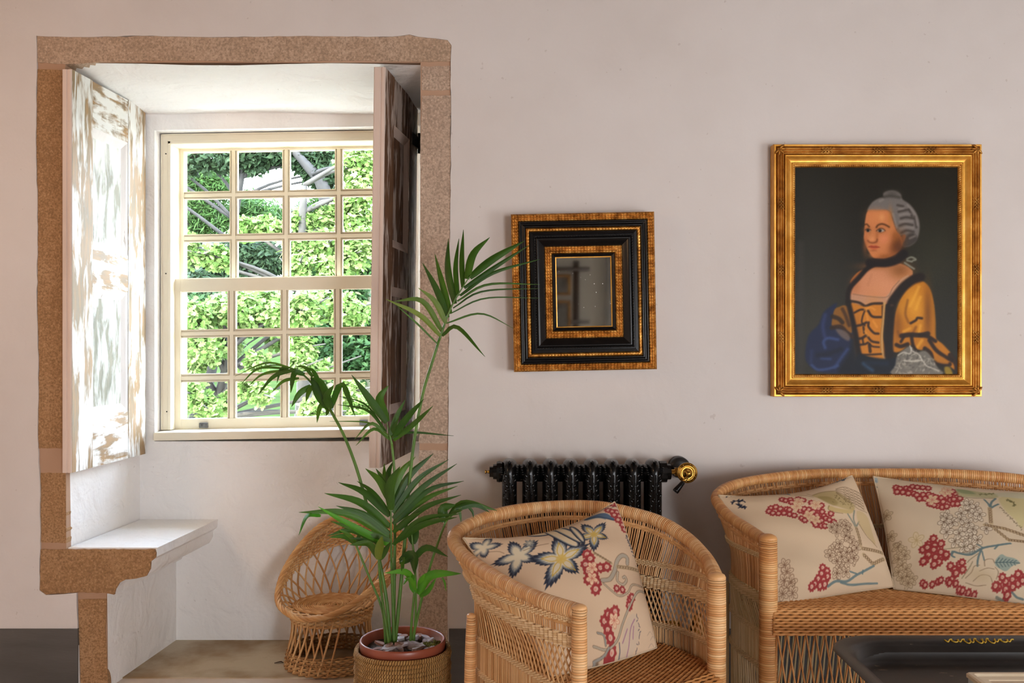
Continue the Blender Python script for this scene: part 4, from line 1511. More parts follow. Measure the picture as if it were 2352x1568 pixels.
class Shell:
    """barrel wall of a rattan seat: t runs from the left front post round the back to the right front post"""

    def __init__(s, rim_pts, flare, zw_drop, n=400):
        s.rim = catmull(rim_pts, n)
        s.n = n
        d = np.gradient(s.rim[:, :2], axis=0)
        d /= np.linalg.norm(d, axis=1, keepdims=True)
        inn = np.stack([d[:, 1], -d[:, 0]], 1)
        c = s.rim[:, :2].mean(0)
        if ((c - s.rim[:, :2]) * inn).sum() < 0:
            inn = -inn
        s.inn = inn
        t = np.linspace(0, 1, n)
        s.fl = flare * smoothstep(np.minimum(t, 1 - t) / 0.22)
        s.drop = zw_drop
        s.L = np.linalg.norm(np.diff(s.rim, axis=0), axis=1).sum()

    def at(s, t, z, off=0.0):
        """points at parameter t and height z (z > 5 means a fraction z-10 of the way from 0 to the rim)"""
        t = np.clip(np.asarray(t, float), 0, 1)
        x = t * (s.n - 1)
        i = np.minimum(x.astype(int), s.n - 2)
        f = (x - i)[..., None]
        r = s.rim[i] * (1 - f) + s.rim[i + 1] * f
        nn = s.inn[i] * (1 - f) + s.inn[i + 1] * f
        fl = s.fl[i] * (1 - f[..., 0]) + s.fl[i + 1] * f[..., 0]
        z = np.broadcast_to(np.asarray(z, float), t.shape)
        g = smoothstep((r[..., 2] - z) / s.drop)
        xy = r[..., :2] + nn * (fl * g - off)[..., None]
        return np.concatenate([xy, z[..., None]], -1)

    def zr(s, t):
        return np.interp(t, np.linspace(0, 1, s.n), s.rim[:, 2])

    def nrm(s, t):
        x = np.clip(np.asarray(t, float), 0, 1) * (s.n - 1)
        i = x.astype(int)
        return np.concatenate([s.inn[i], np.zeros(i.shape + (1,))], -1)


def wavy_band(sh, z, rows, pitch, mat, parent, name, r=0.0028, count=150, amp=0.0060, t0=0.012, t1=0.988, up=0.0):
    """woven strands running round the wall, over and under the stakes"""
    mb = MB()
    t = np.linspace(t0, t1, (count - 1) * 2 + 1)
    for k in [x / 2 for x in range(rows * 2 - 1)]:
        zz = z + (k - (rows - 1) / 2) * pitch
        sft = np.cos(np.arange(len(t)) * np.pi / 2 + 2 * k * np.pi)
        zc = np.minimum(zz + 0 * t, sh.zr(t) - 0.02)
        pts = sh.at(t, zc, 0.0)
        pts = pts - sh.nrm(t) * (amp * sft)[:, None]
        mb.tube(pts, r, 5, ref=np.array([0, 0, 1.0]))
    return mb.build(name, mat, parent)


def stakes(sh, zlo, zhi, ts, lean, mat, parent, name, r=0.003, seg=7, off=0.0, sides=5):
    """slim canes between two heights; zhi None = up to the rim"""
    mb = MB()
    for k, t in enumerate(ts):
        j = RND.uniform(-0.0008, 0.0008)
        f = np.linspace(0, 1, seg)
        tt = np.clip(t + lean * (f - 0.5) + j, 0.004, 0.996)
        top = sh.zr(tt) - 0.006 if zhi is None else np.full(seg, zhi)
        zz = zlo + (top - zlo) * f
        pts = sh.at(tt, zz, off)
        mb.tube(pts, r * RND.uniform(0.88, 1.12), sides, ref=sh.nrm(tt), cap=False)
    return mb.build(name, mat, parent, kind='stuff')


def weave_fill(poly, z, pitch, mat, parent, name, direc, r=0.0035, amp=0.003, step=0.016, sag=0.0, seed=1):
    """rows of woven strands filling a plan outline"""
    poly = np.asarray(poly, float)[:, :2]
    d = np.asarray(direc, float)
    d = d / np.linalg.norm(d)
    nrm = np.array([-d[1], d[0]])
    pu, pv = poly @ d, poly @ nrm
    mb = MB()
    v = pv.min() + pitch * 0.6
    k = 0
    cu, cv = (pu.min() + pu.max()) / 2, (pv.min() + pv.max()) / 2
    hu, hv = (pu.max() - pu.min()) / 2, (pv.max() - pv.min()) / 2
    while v < pv.max() - pitch * 0.3:
        xs = []
        for i in range(len(poly)):
            a, b = pv[i], pv[(i + 1) % len(poly)]
            if (a > v) != (b > v):
                xs.append(pu[i] + (v - a) / (b - a) * (pu[(i + 1) % len(poly)] - pu[i]))
        xs.sort()
        for a, b in zip(xs[::2], xs[1::2]):
            if b - a < 0.03:
                continue
            u = np.arange(a, b, step / 2)
            zz = z + amp * np.sin(np.arange(len(u)) * np.pi / 2 + k * np.pi) * 1.0
            zz = zz - sag * (1 - ((u - cu) / hu) ** 2).clip(0) * (1 - ((v - cv) / hv) ** 2).clip(0)
            xy = u[:, None] * d + v * nrm
            mb.tube(np.c_[xy, zz], r * RND.uniform(0.9, 1.1), 5, ref=np.array([0, 0, 1.0]), cap=False)
        v += pitch
        k += 1
    return mb.build(name, mat, parent, kind='stuff')


def post(a, b, r0, r1, mat, parent, name='front_post', cap_r=None):
    a, b = Vector(a), Vector(b)
    pts = [a.lerp(b, f) for f in np.linspace(0, 1, 9)]
    rr = [r0 + (r1 - r0) * f + 0.0008 * math.sin(i * 2.2) for i, f in enumerate(np.linspace(0, 1, 9))]
    mb = MB()
    mb.tube(pts, rr, 20)
    mb.ellipsoid(b, (r1, r1, r1 * 0.55), None, 16, 6)
    return mb.build(name, mat, parent)


def rattan_seat(root, rim_pts, flare, drop, bands, thick, zs, rimr, posts, mats, n_st, apron, seat_dir, front_amp=0.0045, seat_sag=0.012, legs=(0.30, 0.70), lattice_z=None):
    wrap, cane, seatc, grey, band, low = mats
    sh = Shell(rim_pts, flare, drop)
    # rim: thick wrapped pole and a thinner one just under it
    mb = MB()
    rr = rimr * (1 + 0.05 * np.sin(np.linspace(0, 40, sh.n)))
    mb.tube(sh.rim, rr, 16)
    mb.build('rim', wrap, root)
    t = np.linspace(0.01, 0.99, 200)
    mb = MB()
    for k, dz in enumerate((0.021, 0.027)):
        pts = sh.at(t, sh.zr(t) - dz - rimr * 0.55)
        wv = np.sin(np.arange(200) * np.pi / 2 + k * np.pi) * 0.0025
        mb.tube(pts - sh.nrm(t) * wv[:, None], 0.0042, 6, ref=np.array([0, 0, 1.0]))
    mb.build('rim_binding', cane, root)
    # wall of canes, zone by zone
    ts = np.linspace(0.012, 0.988, n_st)
    z1, z2, z3, z4 = bands
    th = thick
    stakes(sh, z2, None, ts, 0.0, cane, root, 'upper_cane', 0.0023)
    ts2 = np.linspace(0.012, 0.988, int(n_st * 0.42))
    stakes(sh, z3, z2 - th, ts2, 0.030, low, root, 'lattice_cane', 0.0024, off=0.0022)
    stakes(sh, z3, z2 - th, ts2 + 0.004, -0.030, low, root, 'lattice_cane', 0.0024, off=-0.0022)
    stakes(sh, z4, z3, ts, 0.0, low, root, 'lower_cane', 0.0025)
    stakes(sh, 0.05, z4, ts2, 0.012, low, root, 'base_cane')
    wavy_band(sh, z1, 3, 0.0052, band, root, 'woven_band', count=n_st)
    wavy_band(sh, z2 - th / 2, max(4, int(th / 0.0056)), 0.0056, band, root, 'woven_band', 0.0032, count=int(n_st * 0.5), amp=0.0066)
    wavy_band(sh, z3, 3, 0.0052, band, root, 'woven_band', count=n_st)
    wavy_band(sh, z4, 3, 0.0052, band, root, 'woven_band', count=n_st)
    mb = MB()
    t = np.linspace(0.0, 1.0, 120)
    mb.tube(sh.at(t, 0.045), 0.011, 10)
    mb.build('base_hoop', wrap, root)
    # posts
    for (x, y, zt, r) in posts:
        post((x, y, 0.0), (x, y, zt), r, r * 0.98, wrap, root)
    for tl in legs:
        p = sh.at(np.array([tl]), np.array([0.43]), 0.024)[0]
        b = sh.at(np.array([tl]), np.array([0.02]), 0.034)[0]
        post((b[0], b[1], 0.0), (p[0], p[1], 0.455), 0.021, 0.013, grey, root, 'rear_post')
    # seat
    t = np.linspace(0.0, 1.0, 80)
    out = sh.at(t, np.full(80, zs), -0.006)[:, :2]
    out = out[::-1]
    pl = MB()
    N = len(out)
    c = out.mean(0)
    base = MB()
    top = np.c_[out, np.full(N, zs - 0.006)]
    bot = np.c_[out, np.full(N, zs - 0.03)]
    fc = [[i, (i + 1) % N, N + (i + 1) % N, N + i] for i in range(N)]
    cidx = 2 * N
    base.add(np.vstack([top, bot, [[c[0], c[1], zs - 0.006 - seat_sag], [c[0], c[1], zs - 0.03 - seat_sag]]]),
             [[b, a, d, e] for a, b, e, d in [(f[0], f[1], f[2], f[3]) for f in []]] + fc + [[(i + 1) % N, i, cidx] for i in range(N)] + [[N + i, N + (i + 1) % N, cidx + 1] for i in range(N)])
    base.build('seat_underweave', M['seat_under'], root)
    weave_fill(out, zs, 0.0066, seatc, root, 'seat_weave', seat_dir, 0.0036, 0.0022, 0.017, seat_sag)
    # front edge: rolled rows, then an open apron of crossed canes
    A, B = np.array(out[-1]), np.array(out[0])
    if A[0] > B[0]:
        A, B = B, A
    fd = (B - A) / np.linalg.norm(B - A)
    fn = np.array([fd[1], -fd[0]])
    if fn[1] > 0:
        fn = -fn
    n = int(np.linalg.norm(B - A) / 0.0068)
    u = np.linspace(0.0, 1.0, n)
    mb = MB()
    R0 = apron[0]
    rows = [(a, 1) for a in np.linspace(0.15, math.pi / 2, 5)]
    k = 0
    zr0 = zs - 0.028
    for a, _ in rows:
        off = 0.004 + 0.024 * math.sin(a)
        zz = zs - 0.024 + 0.024 * math.cos(a)
        xy = A + (B - A) * u[:, None] + fn * (off + front_amp * np.sin(np.arange(n) * np.pi / 2 + k * np.pi))[:, None]
        mb.tube(np.c_[xy, np.full(n, zz)], 0.0037, 5, ref=np.array([0, 0, 1.0]))
        k += 1
    zz = zs - 0.032
    while zz > R0:
        xy = A + (B - A) * u[:, None] + fn * (0.028 + front_amp * np.sin(np.arange(n) * np.pi / 2 + k * np.pi))[:, None]
        mb.tube(np.c_[xy, np.full(n, zz)], 0.0037, 5, ref=np.array([0, 0, 1.0]))
        zz -= 0.0080
        k += 1
    mb.build('seat_front_weave', seatc, root, kind='stuff')
    mb = MB()
    mb.slab([tuple(A + fn * 0.022) + (zs - 0.012,), tuple(B + fn * 0.022) + (zs - 0.012,), tuple(B + fn * 0.022) + (R0,), tuple(A + fn * 0.022) + (R0,)], (-fn[0] * 0.015, -fn[1] * 0.015, 0))
    mb.build('seat_rail', M['seat_under'], root, smooth=False)
    mb = MB()
    L = np.linalg.norm(B - A)
    for k in range(int(L / 0.026)):
        for sg in (-1, 1):
            u0 = (k + 0.5) * 0.026
            u1 = u0 + sg * 0.055
            p = [A + fd * np.clip(u0 + (u1 - u0) * f, 0.005, L - 0.005) + fn * (0.024 + sg * 0.002) for f in (0, 0.5, 1)]
            mb.tube([(p[i][0], p[i][1], R0 + 0.004 + (0.055 - R0) * f) for i, f in enumerate((0, 0.5, 1))], 0.0026, 5, cap=False)
    mb.build('apron_lattice', seatc, root, kind='stuff')
    mb = MB()
    mb.tube([tuple(A + fn * 0.022) + (0.05,), tuple((A + B) / 2 + fn * 0.022) + (0.05,), tuple(B + fn * 0.022) + (0.05,)], 0.012, 12)
    mb.build('front_stretcher', wrap, root)
    return sh


# armchair, turned towards the right of the room
aL, aR = (0.1545, 2.2), (0.534, 2.5)
arm = thing('rattan_armchair', (0.20, 2.62, 0), 'round-backed rattan armchair standing in front of the radiator', 'armchair')
arm_rim = [P(1338, 1407, 2.2), P(1240, 1376, 2.285), P(1130, 1322, 2.42), P(1064, 1274, 2.555), P(1043, 1238, 2.665), P(1064, 1213, 2.745), P(1120, 1187, 2.82), P(1210, 1169, 2.89), P(1300, 1162, 2.925), P(1400, 1168, 2.905),
           P(1500, 1192, 2.83), P(1572, 1232, 2.735), P(1618, 1276, 2.63), P(1640, 1316, 2.53), P(1645, 1332, 2.50)]
rattan_seat(arm, arm_rim, 0.060, 0.17, (0.556, 0.523, 0.39, 0.30), 0.036, 0.338, 0.0188,
            [(aL[0], aL[1] + 0.0, 0.588, 0.0185), (aR[0], aR[1], 0.585, 0.0250)], (M['wrap'], M['cane'], M['seat_cane'], M['wrap'], M['cane_band'], M['cane']), 225, (0.294,), (0.38, 0.30), 0.0022)

sofa = thing('rattan_settee', (1.23, 2.9, 0), 'two-seat rattan settee with curved back below the portrait', 'settee')
S0, S1 = 0.709, 1.751


def mir_x(p):
    return Vector((S0 + S1 - p.x, p.y, p.z))


half = [P(1765, 1246, 2.65), P(1722, 1218, 2.74), P(1672, 1183, 2.85), P(1645, 1146, 2.955), P(1668, 1121, 3.03), P(1720, 1105, 3.09), P(1800, 1094, 3.135), P(1900, 1087, 3.165)]
sofa_rim = half + [Vector(((S0 + S1) / 2, 3.175, P(0, 1087.5, 3.17).z))] + [mir_x(p) for p in half[::-1]]
rattan_seat(sofa, sofa_rim, 0.058, 0.16, (0.60, 0.498, 0.388, 0.29), 0.036, 0.462, 0.0165,
            [(S0, 2.65, 0.655, 0.0255), (S1, 2.65, 0.655, 0.0255)], (M['wrap_sofa'], M['cane_sofa'], M['seat_cane'], M['cane_grey'], M['cane_grey'], M['cane_grey']), 300, (0.394,), (1, 0), 0.0036, 0.010, (0.17, 0.83))

# ------------------------------------------------------------------ embroidered cushions
CN = 330                                            # canvas size in texels


def cushion_canvas(quad_px, ground):
    """painter whose coordinates are photo pixels; the quad (tl, tr, br, bl) is the cushion's square"""
    f = hom(quad_px, [(0, 0), (CN, 0), (CN, CN), (0, CN)])
    side = (math.dist(quad_px[0], quad_px[1]) + math.dist(quad_px[1], quad_px[2])) / 2
    return Paint(CN, CN, ground, f, CN / side)


def crop(ox, oy, sc):
    return lambda pts: [(ox + x / sc, oy + y / sc) for x, y in pts]


RED, RED_D, CREAM = (152, 56, 56), (124, 40, 42), (212, 178, 154)
BLUE, INK, OLIVE, BROWN = (58, 66, 84), (40, 44, 58), (170, 150, 96), (106, 80, 60)
TEAL = (96, 116, 118)


def berry(p, c, r, seed=0, pale=CREAM):
    """scalloped red floret with a pale heart"""
    a = np.linspace(0, 2 * np.pi, 33)[:-1]
    rr = r * (1 + 0.13 * np.cos(8 * a + seed))
    p.poly(np.stack([c[0] + rr * np.cos(a), c[1] + rr * np.sin(a)], 1), RED, 0.95, 1.0, False)
    p.ell(c, r * 0.48, r * 0.44, pale, 0.9, 1)
    p.ell((c[0] - r * 0.12, c[1] + r * 0.05), r * 0.2, r * 0.18, (206, 120, 110), 0.8, 1)
    p.line([(c[0] + r * 0.5 * math.cos(x), c[1] + r * 0.5 * math.sin(x)) for x in np.linspace(0.4, 3.6, 6)], 1.5, RED_D, 0.7)


def bunch(p, C, pts, r):
    for i, (x, y) in enumerate(pts):
        c = C([(x, y)])[0]
        berry(p, c, r, i * 1.3)


def maple(p, c, R_, rot, yellow=False, lobes=5, spread=None):
    """palmate leaf: ragged dark outline, paler wash inside"""
    pts = []
    r = random.Random(int(c[0] * 7 + c[1]))
    n = 100
    for i in range(n):
        a = 2 * math.pi * i / n
        fr_ = (lobes * i / n) % 1.0
        lob = (1 - 2 * min(fr_, 1 - fr_)) ** 0.85
        k_ = 1.0 if int(lobes * i / n + 0.5) % lobes else 0.62
        rr = R_ * (0.36 + 0.66 * k_ * lob)
        if i % 2:
            rr *= 0.87
        pts.append((c[0] + rr * math.cos(a + rot), c[1] + rr * math.sin(a + rot)))
    p.poly(pts, INK, 0.95, 1.0, False)
    ins = [(c[0] + (x - c[0]) * 0.80, c[1] + (y - c[1]) * 0.80) for x, y in pts]
    p.poly(ins, (104, 112, 122), 0.9, 4, False)
    ins = [(c[0] + (x - c[0]) * 0.66, c[1] + (y - c[1]) * 0.66) for x, y in pts]
    p.poly(ins, (216, 198, 166), 0.95, 5, False)
    if yellow:
        for k in range(lobes):
            a = rot + 2 * math.pi * k / lobes
            e = (c[0] + R_ * 0.6 * math.cos(a), c[1] + R_ * 0.6 * math.sin(a))
            sd = (c[0] + R_ * 0.3 * math.cos(a + 0.3), c[1] + R_ * 0.3 * math.sin(a + 0.3))
            p.line([c, sd, e], 2.2, (192, 154, 62), 0.9)
            sd = (c[0] + R_ * 0.3 * math.cos(a - 0.3), c[1] + R_ * 0.3 * math.sin(a - 0.3))
            p.line([c, sd, e], 2.2, (192, 154, 62), 0.9)
        p.ell(c, R_ * 0.16, R_ * 0.16, (206, 172, 92), 0.8, 3)


def petal_flower(p, c, r, rot, col=BROWN, fill=(214, 200, 178), n=4):
    for k in range(n):
        a = rot + 2 * math.pi * k / n
        pc = (c[0] + r * 0.55 * math.cos(a), c[1] + r * 0.55 * math.sin(a))
        p.ell(pc, r * 0.52, r * 0.36, col, 0.85, 1, a)
        p.ell(pc, r * 0.42, r * 0.27, fill, 0.95, 1, a)
        p.line([c, (c[0] + r * 0.6 * math.cos(a), c[1] + r * 0.6 * math.sin(a))], 1.6, col, 0.8)


def fur_edge(p, pts, w, col, n=18, seed=1):
    q_ = catmull(pts, n)
    r = random.Random(seed)
    for i, (x, y) in enumerate(q_):
        a = r.uniform(0, 6.28)
        p.line([(x, y), (x + w * math.cos(a), y + w * math.sin(a))], w * 0.5, col, 0.9)


def scroll(p, pts, w, fill, edge=BROWN):
    p.line(pts, w + 2.4, edge, 0.8)
    p.line(pts, w, fill, 0.95)


def chain_band(p, a, b, w, n):
    p.line([a, b], w, (176, 150, 112), 0.7)
    for k in range(n):
        t = (k + 0.5) / n
        c = (a[0] + (b[0] - a[0]) * t, a[1] + (b[1] - a[1]) * t)
        p.line([(c[0] - w * .3, c[1] + w * .3), (c[0] - w * .3, c[1] - w * .25), (c[0] + w * .3, c[1] - w * .25), (c[0] + w * .3, c[1] + w * .2), (c[0], c[1] + w * .2)], 1.3, BROWN, 0.85, smooth=False)


M['linen'] = painted_mat('embroidered_linen', 0.85, 190, 0.35, 0.0012, 0.15, True)


def cushion(name, corners, quad_px, canvas, bulge, sag, label, front_hint):
    """corners: 3-D tl, tr, br, bl. sag: inward pull of the top, right, bottom and left edges"""
    tl, tr, br, bl = (np.array(c[:]) for c in corners)
    nrm = np.cross(tr - tl, bl - tl)
    nrm /= np.linalg.norm(nrm)
    if nrm.dot(np.array(front_hint, float)) < 0:
        nrm = -nrm
    n = 236
    u, v = np.meshgrid(np.linspace(-1, 1, n), np.linspace(-1, 1, n))
    st, sr_, sb, sl_ = sag
    vv = v + np.where(v < 0, st, -sb) * np.abs(v) ** 2 * (1 - u ** 2)
    uu = u + np.where(u < 0, sl_, -sr_) * np.abs(u) ** 2 * (1 - v ** 2)
    a, b = (uu + 1) / 2, (vv + 1) / 2
    base = ((1 - a) * (1 - b))[..., None] * tl + (a * (1 - b))[..., None] * tr + (a * b)[..., None] * br + ((1 - a) * b)[..., None] * bl
    prof = ((1 - u ** 2).clip(0) * (1 - v ** 2).clip(0)) ** 0.55
    wr = 0.004 * np.sin(5.0 * u + 3.1 * v) * (1 - prof) + 0.003 * np.sin(9 * v - 4 * u + 1)
    # pulled creases running in from the corners
    cr = sum(0.006 * np.exp(-(((u - cx) * sy - (v - cy) * sx) / 0.10) ** 2) * np.exp(-np.hypot(u - cx, v - cy) / 0.5)
             for cx, cy, sx, sy in ((-1, -1, 0.9, 0.35), (1, -1, -0.5, 0.9), (1, 1, -0.9, -0.4), (-1, 1, 0.5, -0.9)))
    h = bulge * prof + (wr - cr) * (prof > 0) * prof ** 0.3
    V = base + nrm * h[..., None]
    c = (tl + tr + br + bl) / 4
    e = thing(name, c, label, 'cushion', 'flowered linen cushions')
    UV = np.stack([uu * 0.22, vv * 0.22], -1)
    mb = MB()
    # orientation: keep the front face outward
    flip = np.dot(np.cross(V[0, 1] - V[0, 0], V[1, 0] - V[0, 0]), nrm) < 0
    A, U2 = (V[:, ::-1], UV[:, ::-1]) if flip else (V, UV)
    mb.grid(A, U2)
    o = mb.build('front_cover', M['linen'], e)
    x, y = (uu + 1) / 2 * CN, (vv + 1) / 2 * CN
    C = canvas.sample(x, y)
    if flip:
        C = C[:, ::-1]
    set_colours(o.data, C.reshape(-1, 3))
    mb = MB()
    s_ = slice(None, None, 5)
    Bk = (base - nrm * (bulge * 0.75 * prof)[..., None])[s_, s_]
    mb.grid(Bk if flip else Bk[:, ::-1])
    o = mb.build('back_cover', M['linen_plain'], e)
    # seam piping
    ed = np.vstack([base[0, ::6], base[::6, -1], base[-1, ::-6], base[::-6, 0]])
    mb = MB()
    mb.tube(ed, 0.0022, 5, closed=True)
    mb.build('seam', M['linen_plain'], e)
    return e


M['linen_plain'] = simple('plain_linen', (196, 172, 142), 0.85, 0, (186, 162, 132), 10, bscale=300, bstr=0.3)

# --- cushion in the armchair
qa = [(1047, 1232), (1412, 1150), (1508, 1487), (1262, 1536)]
pa = cushion_canvas(qa, (208, 178, 148))
C3 = crop(1030, 1140, 3.663)
for i in range(40):
    pa.glow((RND.uniform(1040, 1520), RND.uniform(1150, 1560)), 26, 20, RND.choice([(214, 186, 158), (200, 168, 138)]), 0.25)
maple(pa, C3([(262, 492)])[0], 42, 1.2)
maple(pa, C3([(560, 640)])[0], 56, 0.45)
maple(pa, C3([(905, 710)])[0], 74, 0.75, True)
maple(pa, C3([(1185, 475)])[0], 52, 0.35, True)
maple(pa, C3([(630, 515)])[0], 15, -1.5, False, 7)
fur_edge(pa, C3([(340, 370), (430, 385), (500, 370), (570, 345)]), 3.2, INK, 24)
pa.line(C3([(350, 375), (450, 370), (560, 385)]), 2, INK)
for c_, rx, ry, rt in (((715, 385), 34, 15, 0.05), ((905, 470), 54, 17, 0.78), ((960, 430), 52, 14, 0.85), ((1040, 450), 36, 10, 1.15)):
    c_ = C3([c_])[0]
    pa.ell(c_, rx, ry, INK, 0.95, 1, rt)
    pa.ell(c_, rx - 3.4, ry - 3.4, (120, 124, 128), 0.9, 3, rt)
    pa.ell(c_, rx - 6, ry - 6, (220, 196, 160), 0.95, 3, rt)
pa.line(C3([(590, 590), (680, 560), (790, 545)]), 1.4, BROWN, 0.7)
pa.line(C3([(310, 545), (390, 560), (440, 590)]), 1.4, BROWN, 0.7)
pa.poly(C3([(1110, 255), (1220, 205), (1300, 205), (1370, 260), (1410, 295), (1300, 270), (1230, 255)]), (76, 94, 116), 0.95, 2)
pa.line(C3([(1120, 262), (1220, 250), (1300, 275), (1400, 300)]), 4, (52, 66, 88), 0.9)
pa.line(C3([(1130, 275), (1220, 262), (1300, 290)]), 2, (110, 130, 130), 0.8)
bunch(pa, C3, [(1120, 680), (1150, 720), (1110, 770), (1130, 830), (1180, 870), (1240, 800), (1300, 790), (1200, 920), (1130, 900), (1190, 970)], 12)
for c_ in ((1165, 800), (1160, 890)):
    petal_flower(pa, C3([c_])[0], 14, 0.4, (200, 120, 100), (228, 196, 160), 5)
bunch(pa, C3, [(1375, 960), (1430, 965)], 8)
bunch(pa, C3, [(1500, 1030), (1490, 1065), (1520, 1010)], 9)
bunch(pa, C3, [(1265, 1170), (1300, 1130), (1360, 1110), (1290, 1220), (1330, 1150), (1310, 1260)], 11)
petal_flower(pa, C3([(1350, 1160)])[0], 13, 0.2, (200, 120, 100), (226, 194, 160), 5)
bunch(pa, C3, [(1330, 1330), (1300, 1380), (1260, 1430), (1330, 1400), (1290, 1450)], 11)
bunch(pa, C3, [(1330, 165), (1370, 185), (1420, 190), (1440, 240), (1390, 230), (1470, 300), (1430, 290), (1480, 345), (1500, 395), (1385, 75), (1425, 80)], 11)
scroll(pa, C3([(1250, 905), (1320, 890), (1370, 820), (1400, 730), (1450, 685), (1500, 700), (1500, 750)]), 9, (172, 160, 142))
scroll(pa, C3([(1400, 830), (1390, 900), (1440, 925), (1480, 890), (1470, 860), (1450, 870)]), 5, (186, 170, 148))
chain_band(pa, C3([(1400, 785)])[0], C3([(1650, 785)])[0], 10, 9)
chain_band(pa, C3([(1180, 670)])[0], C3([(1345, 760)])[0], 6, 7)
pa.line(C3([(1040, 590), (1120, 620), (1240, 700), (1340, 750)]), 1.4, BROWN, 0.7)
scroll(pa, C3([(1690, 950), (1590, 960), (1500, 1060), (1430, 1170), (1370, 1270), (1280, 1320), (1170, 1310)]), 4, (176, 164, 144))
scroll(pa, C3([(1640, 910), (1540, 915), (1480, 980), (1400, 1010), (1330, 980), (1260, 930)]), 3, (190, 172, 148))
scroll(pa, C3([(1180, 1380), (1260, 1350), (1300, 1310)]), 5, (150, 146, 138))
scroll(pa, C3([(1200, 1240), (1250, 1250), (1270, 1300)]), 4, (150, 146, 138))
pa.poly(C3([(1560, 1120), (1580, 1230), (1530, 1310), (1440, 1400), (1370, 1460), (1390, 1330), (1440, 1200), (1500, 1120)]), (200, 176, 152), 0.9, 2)
fur_edge(pa, C3([(1560, 1110), (1585, 1220), (1530, 1330), (1430, 1400)]), 3.6, (72, 70, 84), 22, 4)
for l_ in ([(1540, 1140), (1500, 1200), (1470, 1330), (1440, 1420)], [(1520, 1250), (1530, 1180)], [(1420, 1280), (1470, 1200)]):
    pa.line(C3(l_), 2.6, (150, 100, 128), 0.85)
pa.line(C3([(1350, 1440), (1400, 1350), (1390, 1280)]), 3.6, (84, 84, 96), 0.8)
fur_edge(pa, C3([(1515, 470), (1540, 540), (1570, 620), (1600, 700), (1620, 760)]), 4.4, (76, 74, 84), 26, 6)
pa.line(C3([(1560, 480), (1610, 620), (1650, 760)]), 6, (170, 130, 132), 0.6)
for c_ in ((1690, 1210), (1720, 1230), (1700, 1270)):
    pa.line(C3([(c_[0] - 30, c_[1] + 10), (c_[0], c_[1] - 14), (c_[0] + 26, c_[1])]), 1.3, (140, 120, 110), 0.6)
pa.line(C3([(1500, 1400), (1620, 1350), (1690, 1310)]), 5, (120, 112, 104), 0.6)
for l_ in ([(1290, 130), (1320, 90), (1360, 80)], [(1270, 110), (1310, 130), (1350, 140)], [(1360, 130), (1400, 110)]):
    pa.line(C3(l_), 2, (96, 96, 96), 0.7)
cushion('scatter_cushion', [Vector((-0.132, 2.575, 0.672)), P(1412, 1152, 2.79), P(1508, 1487, 2.56), Vector((0.100, 2.43, 0.352))], qa, pa, 0.062, (0.20, -0.05, -0.03, 0.02),
        'flowered linen cushion with dark blue leaves leaning in the armchair', (0.5, -0.8, 0.3))

# --- left cushion on the settee
qb = [(1646, 1135), (1958, 1090), (2054, 1348), (1788, 1394)]
pb = cushion_canvas(qb, (206, 180, 150))
C4 = crop(1640, 1080, 4.9)
for i in range(30):
    pb.glow((RND.uniform(1650, 2040), RND.uniform(1100, 1390)), 22, 18, RND.choice([(212, 188, 160), (198, 170, 138)]), 0.25)
bunch(pb, C4, [(720, 450), (760, 470), (810, 460), (820, 500), (900, 450), (950, 480), (600, 560), (650, 550), (700, 580), (580, 600), (620, 630), (680, 640), (740, 640), (770, 590), (800, 600), (800, 660), (850, 680),
               (920, 620), (960, 600), (1010, 610), (980, 660), (1060, 640), (1120, 600), (1150, 560), (1040, 520), (1160, 640), (930, 720), (960, 750), (1100, 680), (1180, 690), (1130, 730), (1060, 770), (1080, 810), (1150, 750), (1200, 720), (1260, 660), (1240, 740), (1290, 760), (1140, 820), (1180, 820)], 8.2)
for c_ in ((900, 500), (880, 560), (1090, 550), (1010, 680), (1080, 740)):
    petal_flower(pb, C4([c_])[0], 13, 0.5, (196, 140, 112), (214, 186, 148), 5)
bunch(pb, C4, [(1160, 1240), (1210, 1270), (1150, 1290), (1220, 1310), (1120, 1330), (1180, 1340), (1090, 1370), (1150, 1380), (1060, 1390), (1200, 1370)], 8)
r_ = random.Random(3)
for i in range(46):
    x, y = 1390 + r_.uniform(-165, 165), 1010 + r_.uniform(-250, 280)
    if ((x - 1390) / 175) ** 2 + ((y - 1020) / 290) ** 2 < 1:
        petal_flower(pb, C4([(x, y)])[0], 12, r_.uniform(0, 1.5), (112, 82, 62), (208, 184, 154), 4)
# bird-like plume and fan
pb.poly(C4([(1060, 400), (1200, 330), (1340, 330), (1460, 430), (1540, 520), (1520, 600), (1300, 560), (1150, 470)]), (176, 154, 104), 0.8, 4)
pb.poly(C4([(1120, 430), (1250, 430), (1340, 520), (1290, 560), (1180, 500)]), (142, 122, 72), 0.6, 6)
pb.poly(C4([(1230, 560), (1330, 590), (1480, 600), (1540, 570), (1500, 640), (1360, 640), (1240, 620)]), (186, 160, 104), 0.8, 3)
for l_ in ([(1060, 400), (1180, 340), (1340, 320)], [(870, 380), (960, 390), (1070, 430)], [(1010, 360), (1060, 400)], [(1240, 560), (1230, 610), (1300, 640), (1400, 650)], [(1540, 530), (1600, 570), (1720, 580)]):
    pb.line(C4(l_), 1.6, (130, 106, 74), 0.8)
for k in range(6):
    y = 250 + k * 42
    pb.line(C4([(1345, 290 + k * 14), (1450, y + 8), (1560, y + 36), (1680, y + 70 + k * 6)]), 1.6, (108, 84, 62), 0.75)
    for m_ in range(5):
        x = 1430 + m_ * 52
        pb.line(C4([(x, y + 10 + m_ * 12), (x + 22, y + 34 + m_ * 12), (x + 46, y + 22 + m_ * 12)]), 1.3, (118, 94, 70), 0.7)
